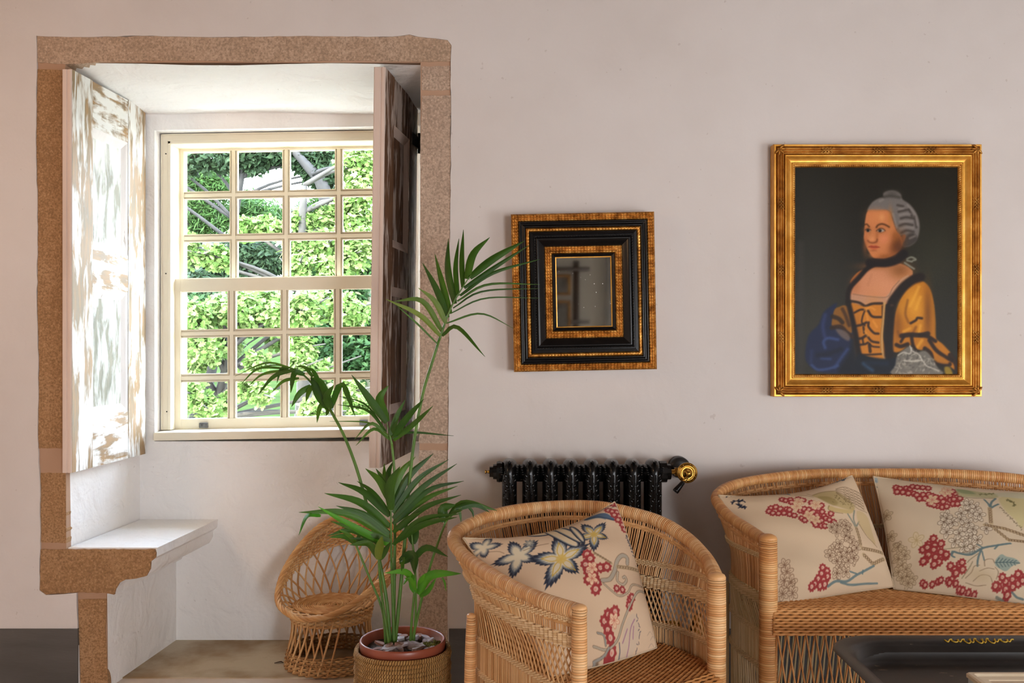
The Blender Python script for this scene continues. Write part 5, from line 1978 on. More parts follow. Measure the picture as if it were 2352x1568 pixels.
for i in range(34):
    x, y = r_.uniform(1290, 1520), r_.uniform(390, 560)
    pb.line(C4([(x, y), (x + r_.uniform(-24, 24), y + r_.uniform(-24, 24))]), 1.5, (110, 92, 56), 0.7)
for l_ in ([(1540, 600), (1530, 700), (1560, 780)], [(1460, 650), (1520, 740), (1550, 800)], [(1600, 720), (1560, 790)]):
    pb.line(C4(l_), 3.6, (128, 130, 116), 0.85)
pb.poly(C4([(1570, 600), (1700, 620), (1760, 740), (1800, 960), (1700, 880), (1600, 760)]), (190, 164, 118), 0.7, 4)
pb.line(C4([(1600, 750), (1690, 880), (1760, 930), (1815, 975)]), 1.6, (120, 96, 70), 0.7)
chain_band(pb, C4([(1560, 800)])[0], C4([(1600, 1000)])[0], 8, 6)
chain_band(pb, C4([(1620, 1025)])[0], C4([(1890, 1020)])[0], 9, 9)
chain_band(pb, C4([(1640, 1080)])[0], C4([(1760, 1150)])[0], 9, 5)
chain_band(pb, C4([(1760, 1150)])[0], C4([(1900, 1080)])[0], 9, 5)
for l_, w_ in (([(1770, 1165), (1680, 1210), (1560, 1270), (1450, 1330), (1320, 1340), (1240, 1380)], 5), ([(1560, 1260), (1480, 1250)], 4), ([(1640, 1220), (1630, 1250)], 4), ([(1820, 1310), (1650, 1330), (1500, 1350), (1380, 1345)], 4)):
    pb.line(C4(l_), w_, TEAL, 0.85)
for x, y in ((760, 1200), (790, 1260), (770, 1330), (840, 1350), (800, 1400), (860, 1440), (760, 1440)):
    petal_flower(pb, C4([(x, y)])[0], 13, x * 0.1, (132, 100, 78), (206, 180, 150), 5)
pb.line(C4([(820, 1350), (870, 1330), (880, 1370), (850, 1390)]), 1.5, (120, 92, 70), 0.8)
fur_edge(pb, C4([(1080, 208), (1200, 190), (1300, 160), (1400, 140), (1470, 115)]), 4.0, (58, 70, 86), 34, 9)
pb.line(C4([(1130, 200), (1300, 165), (1450, 120)]), 5, (88, 108, 120), 0.8)
fur_edge(pb, C4([(80, 250), (130, 290), (180, 270)]), 4.4, INK, 14, 2)
fur_edge(pb, C4([(190, 400), (250, 390), (310, 410)]), 5, INK, 16, 3)
fur_edge(pb, C4([(250, 450), (290, 490), (340, 500)]), 5, INK, 16, 5)
pb.line(C4([(430, 315), (560, 310), (680, 325), (800, 355)]), 2, INK, 0.8)
pb.line(C4([(700, 310), (790, 320), (815, 360)]), 4, (84, 100, 112), 0.8)
cushion('scatter_cushion', [P(1650, 1137, 2.935), P(1957, 1092, 3.07), P(2053, 1347, 2.865), P(1790, 1390, 2.70)], qb, pb, 0.060, (0.17, -0.03, 0.02, 0.02),
        'flowered linen cushion with a red berry spray at the settee left end', (0, -1, 0.3))

# --- right cushion on the settee
qc = [(2003, 1092), (2425, 1132), (2470, 1412), (2050, 1354)]
pc = cushion_canvas(qc, (210, 190, 162))
C5 = crop(1990, 1080, 4.9)
for i in range(30):
    pc.glow((RND.uniform(2000, 2360), RND.uniform(1100, 1400)), 22, 18, RND.choice([(214, 196, 170), (202, 180, 150)]), 0.25)
bunch(pc, C5, [(310, 230), (350, 250), (320, 290), (380, 300), (420, 250), (460, 260), (440, 320), (500, 330), (490, 230), (540, 240), (600, 250), (660, 260), (530, 350), (600, 350), (560, 400), (620, 400), (660, 350), (700, 370), (690, 430), (670, 470), (740, 390), (760, 440), (760, 500), (720, 490), (800, 400), (820, 450), (810, 520), (860, 510), (870, 400), (900, 430), (900, 370), (940, 420), (930, 480), (960, 340), (940, 300), (980, 480), (1010, 410)], 8.6)
for c_ in ((850, 320), (880, 290), (700, 420)):
    petal_flower(pc, C5([c_])[0], 14, 0.5, (196, 130, 112), (212, 190, 150), 5)
bunch(pc, C5, [(715, 880), (660, 940), (730, 955), (800, 940), (600, 990), (650, 970), (720, 1000), (800, 1030), (660, 1050), (740, 1080), (850, 1080), (630, 1100), (780, 1130), (730, 1150), (610, 1110), (860, 1060)], 9.6)
bunch(pc, C5, [(910, 1180), (960, 1220), (1010, 1170), (1040, 1150), (1050, 1220), (980, 1250)], 9.2)
bunch(pc, C5, [(620, 1310), (650, 1330), (730, 1330), (790, 1310), (820, 1300), (900, 1310), (940, 1300), (990, 1340), (920, 1330), (1040, 1390), (1080, 1400), (1150, 1420), (1220, 1440)], 7.4)
bunch(pc, C5, [(1470, 1390), (1550, 1340), (1630, 1320), (1720, 1290), (1560, 1410), (1640, 1390), (1700, 1360), (1440, 1380), (1590, 1460), (1510, 1300), (1690, 1270), (1750, 1330)], 9.6)
r_ = random.Random(9)
for i in range(44):
    x, y = 1060 + r_.uniform(-250, 250), 760 + r_.uniform(-290, 270)
    if ((x - 1060) / 255) ** 2 + ((y - 760) / 285) ** 2 < 1:
        petal_flower(pc, C5([(x, y)])[0], 14.5, r_.uniform(0, 1.5), (118, 96, 78), (224, 210, 186), 4)
petal_flower(pc, C5([(530, 880)])[0], 18, 0.8, (186, 162, 120), (214, 194, 160), 5)
for x, y in ((330, 930), (380, 990), (340, 1050), (410, 1030), (380, 1120), (430, 1160), (350, 1180), (440, 1230), (500, 1270), (390, 1240), (460, 1300), (260, 800), (210, 560)):
    petal_flower(pc, C5([(x, y)])[0], 13, x * 0.13, (140, 116, 90), (206, 186, 154), 5)
pc.line(C5([(290, 900), (320, 880), (355, 900), (340, 920)]), 1.6, (124, 100, 78), 0.8)
pc.poly(C5([(980, 270), (1100, 262), (1300, 290), (1430, 300), (1470, 340), (1430, 380), (1150, 385), (1000, 370)]), (166, 162, 118), 0.75, 4)
pc.poly(C5([(980, 260), (1120, 270), (1200, 330), (1040, 330)]), (126, 140, 100), 0.7, 6)
pc.line(C5([(980, 380), (1150, 400), (1300, 395), (1430, 385)]), 2, (112, 106, 76), 0.8)
fur_edge(pc, C5([(1250, 330), (1330, 320), (1420, 310)]), 4, (120, 118, 80), 20, 3)
pc.poly(C5([(1430, 300), (1550, 280), (1774, 280), (1850, 330), (1774, 370), (1560, 370), (1470, 350)]), (178, 178, 150), 0.6, 5)
pc.poly(C5([(1470, 370), (1700, 370), (1850, 390), (1774, 640), (1725, 780), (1640, 680), (1520, 560)]), (196, 182, 132), 0.85, 4)
fur_edge(pc, C5([(1470, 520), (1540, 610), (1620, 690), (1720, 780)]), 3.4, (124, 106, 80), 24, 7)
fur_edge(pc, C5([(1560, 400), (1630, 430), (1640, 490)]), 4.6, (120, 112, 74), 20, 8)
for l_ in ([(1290, 420), (1330, 480), (1350, 530)], [(1430, 390), (1370, 460), (1355, 530)], [(1450, 480), (1400, 510), (1360, 540)]):
    pc.line(C5(l_), 4.4, TEAL, 0.9)
chain_band(pc, C5([(1345, 540)])[0], C5([(1360, 720)])[0], 9, 6)
chain_band(pc, C5([(1290, 745)])[0], C5([(1500, 780)])[0], 9, 6)
chain_band(pc, C5([(1500, 780)])[0], C5([(1774, 860)])[0], 10, 7)
chain_band(pc, C5([(1400, 790)])[0], C5([(1560, 920)])[0], 9, 5)
chain_band(pc, C5([(1560, 920)])[0], C5([(1774, 930)])[0], 9, 6)
for l_, w_ in (([(1580, 960), (1420, 985), (1260, 1010), (1130, 1070), (1000, 1050), (940, 1030), (920, 1070), (950, 1090)], 5), ([(1250, 1020), (1220, 1110), (1215, 1190)], 4), ([(1260, 1040), (1290, 1130)], 3), ([(1440, 980), (1400, 1020)], 3.4), ([(1260, 1000), (1200, 970)], 3)):
    pc.line(C5(l_), w_, TEAL, 0.9)
pc.line(C5([(930, 1030), (1060, 1060), (1180, 1040)]), 6, (110, 124, 122), 0.6)
pc.poly(C5([(1420, 1130), (1480, 1075), (1540, 1100), (1640, 1120), (1700, 1165), (1620, 1190), (1550, 1240), (1480, 1220), (1420, 1180)]), (140, 156, 146), 0.85, 1.5)
for k in range(6):
    pc.line(C5([(1430 + k * 40, 1150), (1460 + k * 40, 1110 + k * 6)]), 1.6, (76, 96, 98), 0.9)
    pc.line(C5([(1430 + k * 40, 1160), (1470 + k * 36, 1205 - k * 4)]), 1.6, (76, 96, 98), 0.9)
pc.line(C5([(1420, 1155), (1560, 1155), (1700, 1165)]), 1.8, (70, 90, 94), 0.9)
for l_ in ([(1090, 1300), (1150, 1250), (1180, 1190), (1240, 1180)], [(1300, 1190), (1300, 1130), (1380, 1120), (1410, 1160)], [(1420, 1200), (1460, 1250), (1440, 1320)], [(1180, 1330), (1260, 1280), (1360, 1290), (1400, 1350)], [(1100, 1340), (1220, 1370), (1330, 1370)], [(1240, 1240), (1330, 1210), (1410, 1220)]):
    pc.line(C5(l_), 1.6, (128, 104, 82), 0.8)
pc.glow(C5([(1260, 1280)])[0], 26, 18, (186, 164, 128), 0.5)
for l_ in ([(1100, 1150), (1130, 1120), (1220, 1060)], [(1050, 1300), (1120, 1210), (1160, 1140)], [(830, 1000), (1000, 990), (1100, 980)]):
    pc.line(C5(l_), 1.8, (130, 118, 92), 0.8)
fur_edge(pc, C5([(60, 80), (80, 130), (90, 180)]), 5, (74, 84, 92), 14, 4)
pc.line(C5([(95, 80), (100, 130)]), 7, (146, 164, 172), 0.7)
pc.line(C5([(1640, 1440), (1700, 1480), (1774, 1500)]), 5, TEAL, 0.8)
pc.line(C5([(1480, 1470), (1560, 1500)]), 6, (104, 112, 104), 0.7)
cushion('scatter_cushion', [P(2005, 1094, 3.09), P(2415, 1134, 3.0), P(2462, 1407, 2.63), P(2052, 1352, 2.865)], qc, pc, 0.060, (0.05, 0.0, 0.03, 0.03),
        'flowered linen cushion with a white flower head at the settee right end', (0, -1, 0.3))

# ------------------------------------------------------------------ tray table and the box on it
def rrect(x0, x1, y0, y1, r, n=10):
    pts = []
    for cx_, cy_, a0 in ((x1 - r, y1 - r, 0), (x0 + r, y1 - r, 90), (x0 + r, y0 + r, 180), (x1 - r, y0 + r, 270)):
        for k in range(n + 1):
            a = math.radians(a0 + 90 * k / n)
            pts.append((cx_ + r * math.cos(a), cy_ + r * math.sin(a)))
    return pts


def tole():
    m, nt, b = newmat('scuffed_black_tole')
    v = coord(nt)
    n1 = noise(nt, v, 7, 4, 0.6)
    sc = noise(nt, coord(nt, 'Object', (1, 3, 1)), 24, 5, 0.7)
    f = mth(nt, 'MULTIPLY', mth(nt, 'GREATER_THAN', sc, 0.66), mth(nt, 'GREATER_THAN', n1, 0.54))
    base = ramp(nt, n1, [(0.35, (34, 31, 30)), (0.7, (50, 46, 43))])
    nt.links.new(mix(nt, f, base, rgba((128, 114, 96))), b.inputs['Base Color'])
    b.inputs['Roughness'].default_value = 0.38
    bump(nt, b, n1, 0.15, 0.003)
    return m


M['tole'] = tole()
tab = thing('tray_table', (1.36, 2.1, 0), 'low black tole tray table with rounded corners in front of the settee', 'table')
tx0, tx1, ty0, ty1 = 0.782, 1.95, 1.62, 2.445
mb = MB()
rings = []
for ins, z, r in ((0.0, 0.4475, 0.13), (0.003, 0.4515, 0.13), (0.010, 0.4525, 0.125), (0.030, 0.448, 0.11), (0.045, 0.441, 0.10), (0.052, 0.425, 0.095), (0.058, 0.410, 0.09), (0.068, 0.4035, 0.085), (0.085, 0.402, 0.07)):
    rings.append([(x, y, z) for x, y in rrect(tx0 + ins, tx1 - ins, ty0 + ins, ty1 - ins, r)])
V = np.array(rings)
V = np.concatenate([V, V[:, :1]], 1)
mb.grid(V)
last = rings[-1]
mb.add(last, [list(range(len(last)))])
under = []
for ins, z, r in ((0.0, 0.4475, 0.13), (0.048, 0.438, 0.10), (0.060, 0.400, 0.09), (0.075, 0.396, 0.08)):
    under.append([(x, y, z) for x, y in rrect(tx0 + ins, tx1 - ins, ty0 + ins, ty1 - ins, r)])
V = np.array(under)
V = np.concatenate([V, V[:, :1]], 1)[:, ::-1]
mb.grid(V)
mb.add(under[-1], [list(range(len(under[-1])))[::-1]])
mb.build('tray', M['tole'], tab)
for x in (tx0 + 0.13, tx1 - 0.13):
    for y in (ty0 + 0.12, ty1 - 0.16):
        mb = MB()
        mb.lathe([(0.012, 0.0), (0.016, 0.02), (0.014, 0.06), (0.018, 0.2), (0.015, 0.34), (0.022, 0.394)], (x, y, 0), 14)
        mb.build('leg', M['black_gloss'], tab)
# painted gold flourish along the back of the tray's rim
M['gold_paint'] = simple('gold_paint', (206, 168, 52), 0.45, 0.2, (186, 146, 40), 40)
mb = MB()
yb, zb_ = ty1 - 0.029, 0.4495
r_ = random.Random(5)
cx_ = P(2248, 0, yb).x
for k in range(11):
    x = cx_ + (k - 5) * 0.0155
    sg = 1 if k % 2 else -1
    def rim_pt(xx, d):
        return (xx, ty1 - d, float(np.interp(d, [0.010, 0.030, 0.045, 0.052], [0.4525, 0.448, 0.441, 0.425])) + 0.0012)
    h = 0.014 if abs(k - 5) < 3 else 0.008
    m_ = 0.034
    pts = [rim_pt(x - 0.010, m_ - h * 0.4), rim_pt(x - 0.004, m_ + h * 0.5), rim_pt(x + 0.004, m_ + sg * h * 0.5), rim_pt(x + 0.010, m_ - h * 0.5)]
    mb.tube(catmull(pts, 9), 0.0019, 5)
mb.build('gold_flourish', M['gold_paint'], tab)

# cream box lying on the tray, bevelled rim round a sunk top
bx0, by1, zt = P(2217, 0, 2.13).x, 2.13, 0.466
box = thing('painted_box', (bx0 + 0.2, by1 - 0.13, 0.4035), 'cream painted shallow box with a raised rim lying on the black tray', 'box')
M['cream_box'] = simple('ivory_paint', (232, 214, 184), 0.45, 0, (224, 202, 170), 12)
M['box_top'] = simple('pinkish_ivory_paint', (214, 190, 160), 0.5, 0, (204, 180, 152), 8)
mb = MB()
mb.box((bx0 + 0.004, by1 - 0.27, 0.4035), (bx0 + 0.40, by1 - 0.004, zt - 0.012), 0.002)
mb.build('box_side', simple('pale_grey_paint', (206, 208, 204), 0.5), box, smooth=False)
mb = MB()
rg = []
for ins, z in ((0.003, zt - 0.012), (0.0, zt - 0.010), (0.0, zt - 0.003), (0.003, zt), (0.012, zt), (0.018, zt - 0.004), (0.034, zt - 0.006), (0.036, zt - 0.008)):
    rg.append([(x, y, z) for x, y in rrect(bx0 + ins, bx0 + 0.404 - ins, by1 - 0.274 + ins, by1 - ins, max(0.002, 0.006 - ins * 0.1), 3)])
V = np.array(rg)
V = np.concatenate([V, V[:, :1]], 1)
mb.grid(V)
mb.build('box_rim', M['cream_box'], box, smooth=False)
mb = MB()
mb.add(rg[-1], [list(range(len(rg[-1])))])
mb.build('box_top', M['box_top'], box, smooth=False)

# ------------------------------------------------------------------ small wicker tub chair in the niche
wc = thing('wicker_chair', (-0.68, 3.57, 0.004), 'small hooded wicker tub chair standing in the window niche', 'chair')
CXw, CYw, ZS = -0.672, 3.565, 0.222
wrim_px = [(690, 1421, 3.40), (650, 1400, 3.45), (637, 1372, 3.52), (645, 1330, 3.59), (664, 1290, 3.655), (695, 1247, 3.72), (738, 1206, 3.775), (795, 1183, 3.80), (852, 1186, 3.79), (903, 1208, 3.75), (931, 1243, 3.68),
           (912, 1290, 3.58), (860, 1345, 3.49), (805, 1390, 3.425), (748, 1417, 3.39)]
wrim = catmull([P(*p) for p in wrim_px], 240, True)
NWR = len(wrim)
ang = np.unwrap(np.arctan2(wrim[:, 1] - CYw, wrim[:, 0] - CXw))
RS = 0.142


def wsurf(k, v):
    """k: position round the rim (0..NWR), v: 0 at the seat ring, 1 at the rim"""
    k = np.asarray(k, float) % NWR
    v = np.asarray(v, float)
    i = np.floor(k).astype(int) % NWR
    j = (i + 1) % NWR
    f = (k - np.floor(k))[..., None]
    top = wrim[i] * (1 - f) + wrim[j] * f
    da = ang[j] - ang[i]
    da = np.where(np.abs(da) > 3, da - np.sign(da) * 2 * np.pi, da)
    a = ang[i] + da * f[..., 0]
    low = np.stack([CXw + RS * np.cos(a), CYw + RS * np.sin(a), np.full(a.shape, ZS)], -1)
    o = np.stack([np.cos(a), np.sin(a), np.zeros_like(a)], -1)
    d = np.linalg.norm(top - low, axis=-1, keepdims=True)
    return low + (top - low) * v[..., None] + o * (0.16 * d * (4 * v * (1 - v))[..., None] * 0.8)


def wnorm(k):
    a = np.interp(np.asarray(k, float) % NWR, np.arange(NWR), ang)
    return np.stack([np.cos(a), np.sin(a), np.zeros_like(a)], -1)


mb = MB()                                                      # plaited rim
t = np.arange(NWR)
for ph in range(4):
    a = t * 2 * np.pi / 15 + ph * np.pi / 2
    nn = wnorm(t)
    tang = np.roll(wrim, -1, 0) - np.roll(wrim, 1, 0)
    tang /= np.linalg.norm(tang, axis=1, keepdims=True)
    b_ = np.cross(tang, nn)
    mb.tube(wrim + nn * (0.0062 * np.cos(a))[:, None] + b_ * (0.0062 * np.sin(a))[:, None], 0.0052, 6, closed=True)
mb.build('plaited_rim', M['wicker'], wc)
mb = MB()                                                      # open lattice of crossing rods
NK = 26
vv = np.linspace(0, 1, 9)
for k in range(NK):
    for sg in (-1, 1):
        k0 = k * NWR / NK
        mb.tube(wsurf(k0 + sg * 21.0 * (vv - 0.5), vv), 0.0036, 5, ref=wnorm(k0 + 0 * vv), cap=False)
mb.build('lattice_rod', M['wicker'], wc, kind='stuff')
mb = MB()                                                      # close weave under the rim
for r_i in range(15):
    frac = r_i / 14
    kk = np.linspace(0, NWR, 4 * NK * 2 + 1)
    hgt = wrim[(kk.astype(int)) % NWR][:, 2]
    wd = 0.16 + 0.20 * smoothstep((hgt - 0.24) / 0.12)
    v = 1 - wd * frac - 0.03
    ph = np.sin(np.arange(len(kk)) * np.pi / 2 + r_i * np.pi)
    p = wsurf(kk, v) + wnorm(kk) * (0.0052 * ph)[:, None]
    mb.tube(p[:-1], 0.0034, 5, closed=True)
mb.build('close_weave', M['wicker'], wc, kind='stuff')
mb = MB()                                                      # seat disc, coiled weave
for r_i in range(19):
    rr = 0.008 + r_i * 0.0073
    n = max(16, int(rr * 560) // 4 * 4)
    a = np.linspace(0, 2 * np.pi, n, endpoint=False)
    z = ZS + 0.004 + 0.0022 * np.sin(np.arange(n) * np.pi / 2 + r_i * np.pi) + 0.006 * (1 - (rr / RS) ** 2) * -1
    mb.tube(np.stack([CXw + rr * np.cos(a), CYw + rr * np.sin(a), z], 1), 0.0036, 5, closed=True)
mb.build('seat_weave', M['wicker'], wc, kind='stuff')
mb = MB()
mb.lathe([(0.0, ZS - 0.008), (RS, ZS - 0.004), (RS, ZS - 0.001), (0.0, ZS - 0.003)], (CXw, CYw, 0), 40, ends=False)
mb.build('seat_base', M['wicker_dark'], wc)


def base_r(z):
    """radius of the drum under the seat"""
    f = (z - 0.004) / (ZS - 0.004)
    return 0.165 - 0.024 * smoothstep(f / 0.65) + 0.008 * smoothstep((f - 0.72) / 0.28)


def drum_rows(z0, z1, n, name, m_):
    mb = MB()
    for r_i in range(n):
        z = z0 + (z1 - z0) * r_i / (n - 1)
        N = 128
        a = np.linspace(0, 2 * np.pi, N, endpoint=False)
        rr = base_r(z) + 0.0054 * np.sin(np.arange(N) * np.pi / 2 + (r_i // 1) * np.pi)
        mb.tube(np.stack([CXw + rr * np.cos(a), CYw + rr * np.sin(a), np.full(N, z)], 1), 0.0040, 5, closed=True)
    mb.build(name, m_, wc, kind='stuff')


drum_rows(0.176, 0.216, 7, 'upper_drum_weave', M['wicker'])
drum_rows(0.0085, 0.066, 9, 'lower_drum_weave', M['wicker_dark'])
mb = MB()
for k in range(24):
    for sg in (-1, 1):
        a0 = k * 2 * np.pi / 30
        f = np.linspace(0, 1, 7)
        a = a0 + sg * 0.36 * f
        z = 0.012 + f * 0.196
        rr = np.array([base_r(x) for x in z]) + sg * 0.0022
        mb.tube(np.stack([CXw + rr * np.cos(a), CYw + rr * np.sin(a), z], 1), 0.0038, 5, ref=np.array([0, 0, 1.0]), cap=False)
mb.build('drum_rod', M['wicker'], wc, kind='stuff')

# ------------------------------------------------------------------ potted palm in a rope-wrapped basket
PYD = 2.80
PC = P(925, 1465, PYD)
PX = PC.x


def rope_mat():
    m, nt, b = newmat('coiled_rope')
    tc = nt.nodes.new('ShaderNodeTexCoord')
    sep = nd(nt, 'ShaderNodeSeparateXYZ', {'Vector': tc.outputs['UV']})
    tw = mth(nt, 'SINE', mth(nt, 'ADD', mth(nt, 'MULTIPLY', sep.outputs[0], 2 * math.pi / 0.0075), mth(nt, 'MULTIPLY', sep.outputs[1], 2 * math.pi)))
    n1 = noise(nt, tc.outputs['Object'], 35, 4, 0.6)
    col = ramp(nt, n1, [(0.3, (166, 118, 58)), (0.5, (198, 150, 84)), (0.72, (220, 178, 112))])
    col = mix(nt, ramp(nt, tw, [(0.0, (255, 255, 255)), (0.2, (0, 0, 0))]), col, rgba((140, 98, 48)))
    nt.links.new(col, b.inputs['Base Color'])
    b.inputs['Roughness'].default_value = 0.8
    h1 = bump(nt, None, tw, 0.9, 0.003)
    bump(nt, b, noise(nt, tc.outputs['Object'], 260, 3, 0.7), 0.7, 0.0015, h1)
    return m


M['rope'] = rope_mat()
bk = thing('rope_basket', (PX, PYD, 0), 'round basket of coiled rope holding the potted palm', 'basket')
RB, ZB = 0.1345, P(0, 1487, PYD).z
k = 0
z = 0.008
while z < ZB + 0.004:
    rr = RB - 0.010 * (1 - min(1, z / 0.12)) ** 2 + 0.0015 * math.sin(k * 1.9)
    a = np.linspace(0, 2 * np.pi, 72, endpoint=False)
    mb = MB()
    mb.tube(np.stack([PX + rr * np.cos(a), PYD + rr * np.sin(a), z + 0.0012 * np.sin(3 * a + k)], 1), 0.0068, 8, closed=True, u0=k * 0.004)
    mb.build('rope_coil', M['rope'], bk)
    z += 0.0118
    k += 1
mb = MB()
mb.lathe([(0.0, 0.004), (RB - 0.012, 0.004), (RB - 0.003, 0.06), (RB - 0.003, ZB - 0.004)], (PX, PYD, 0), 48, ends=False)
mb.build('basket_lining', M['seat_under'], bk)

palm = thing('potted_palm', (PX, PYD, 0.02), 'tall kentia palm in a brown plastic pot in front of the niche', 'plant')
M['pot'] = simple('brown_plastic', (150, 78, 56), 0.35, 0, (140, 70, 50), 10)
M['soil'] = simple('potting_soil', (48, 36, 28), 0.95, 0, (74, 60, 48), 40, bscale=90, bstr=0.8, bdist=0.01)
ZR = P(0, 1466, PYD).z
mb = MB()
mb.lathe([(0.085, 0.02), (0.115, ZR - 0.034), (0.1235, ZR - 0.032), (0.1255, ZR - 0.004), (0.1225, ZR + 0.001), (0.1165, ZR - 0.003), (0.111, ZR - 0.05)], (PX, PYD, 0), 64, ends=True)
mb.build('pot', M['pot'], palm)
zso = ZR - 0.026
mb = MB()
V = []
for i in range(9):
    r_ = 0.112 * i / 8
    a = np.linspace(0, 2 * np.pi, 41)
    V.append(np.stack([PX + r_ * np.cos(a), PYD + r_ * np.sin(a), zso - 0.004 + 0.004 * np.sin(5 * a + i) * (i / 8)], 1))
mb.grid(np.array(V))
mb.build('soil', M['soil'], palm)
M['chip'] = simple('weathered_bark_chip', (120, 106, 108), 0.8, 0, (186, 176, 182), 22, (0.3, 0.62), bscale=80, bstr=0.6)
M['chip_brown'] = simple('brown_bark_chip', (112, 78, 66), 0.8, 0, (150, 112, 98), 22, bscale=80, bstr=0.6)
M['moss'] = simple('moss', (122, 124, 50), 0.95, 0, (84, 88, 40), 60, bscale=160, bstr=1.0, bdist=0.006)
rc = random.Random(21)
for i in range(34):
    a, r_ = rc.uniform(0, 6.283), 0.098 * math.sqrt(rc.uniform(0.03, 1))
    L, W, Hh = rc.uniform(0.016, 0.034), rc.uniform(0.009, 0.018), rc.uniform(0.003, 0.007)
    n = 9
    th0 = rc.uniform(0, 6.28)
    tl = rc.uniform(-0.35, 0.35)
    c = np.array([PX + r_ * math.cos(a), PYD + r_ * math.sin(a), zso + 0.006 + rc.uniform(0, 0.010)])
    ring = []
    for j in range(n):
        t = 2 * math.pi * j / n
        x, y = L * math.cos(t) * rc.uniform(0.75, 1.1), W * math.sin(t) * rc.uniform(0.75, 1.1)
        ring.append((x * math.cos(th0) - y * math.sin(th0), x * math.sin(th0) + y * math.cos(th0)))
    top = [(c[0] + x * 0.9, c[1] + y * 0.9, c[2] + Hh + x * tl) for x, y in ring]
    bot = [(c[0] + x, c[1] + y, c[2] - Hh + x * tl) for x, y in ring]
    mb = MB()
    mb.add(top + bot, [list(range(n)), list(range(n, 2 * n))[::-1]] + [(n + j, n + (j + 1) % n, (j + 1) % n, j) for j in range(n)])
    mb.build('bark_chip', M['chip_brown'] if i % 4 == 0 else M['chip'], palm, smooth=False)
mb = MB()
for i in range(40):
    c = P(rc.uniform(985, 1005), 0, PYD).x + rc.uniform(-0.02, 0.02), PYD - 0.02 + rc.uniform(-0.025, 0.025), zso + 0.014
    mb.ellipsoid((c[0], c[1], c[2] + rc.uniform(-.002, .004)), (0.0045, 0.0045, 0.004), None, 6, 4)
mb.build('moss', M['moss'], palm, kind='stuff')


def leaf_mat(name, c1, c2, c3, rough=0.38):
    m, nt, b = newmat(name)
    tc = nt.nodes.new('ShaderNodeTexCoord')
    sep = nd(nt, 'ShaderNodeSeparateXYZ', {'Vector': tc.outputs['UV']})
    oi = nt.nodes.new('ShaderNodeObjectInfo')
    n1 = noise(nt, tc.outputs['Object'], 12, 3)
    f = mth(nt, 'ADD', mth(nt, 'MULTIPLY', oi.outputs['Random'], 0.5), mth(nt, 'MULTIPLY', n1, 0.6))
    col = ramp(nt, f, [(0.2, c1), (0.55, c2), (0.9, c3)])
    st = mth(nt, 'SINE', mth(nt, 'MULTIPLY', sep.outputs[1], 60.0))
    nt.links.new(col, b.inputs['Base Color'])
    b.inputs['Roughness'].default_value = rough
    b.inputs['Specular IOR Level'].default_value = 0.5
    bump(nt, b, st, 0.25, 0.0008)
    out = nt.nodes['Material Output']
    tr = nd(nt, 'ShaderNodeBsdfTranslucent', {'Color': mix(nt, 1.0, col, rgba((205, 225, 120)), 'MULTIPLY')})
    mx = nt.nodes.new('ShaderNodeMixShader')
    mx.inputs[0].default_value = 0.28
    nt.links.new(b.outputs[0], mx.inputs[1])
    nt.links.new(tr.outputs[0], mx.inputs[2])
    nt.links.new(mx.outputs[0], out.inputs[0])
    return m


M['leaf'] = leaf_mat('palm_leaf', (38, 68, 18), (58, 94, 22), (84, 118, 30))
M['leaf_yellow'] = leaf_mat('palm_leaf_yellowing', (66, 92, 28), (96, 118, 36), (130, 136, 44))
M['leaf_bright'] = leaf_mat('palm_leaf_young', (62, 126, 28), (82, 148, 36), (104, 166, 44))
M['stem'] = simple('palm_stem', (92, 126, 48), 0.45, 0, (70, 104, 36), 14)
M['stem_old'] = simple('palm_stem_lower', (84, 108, 44), 0.5, 0, (112, 92, 52), 10)


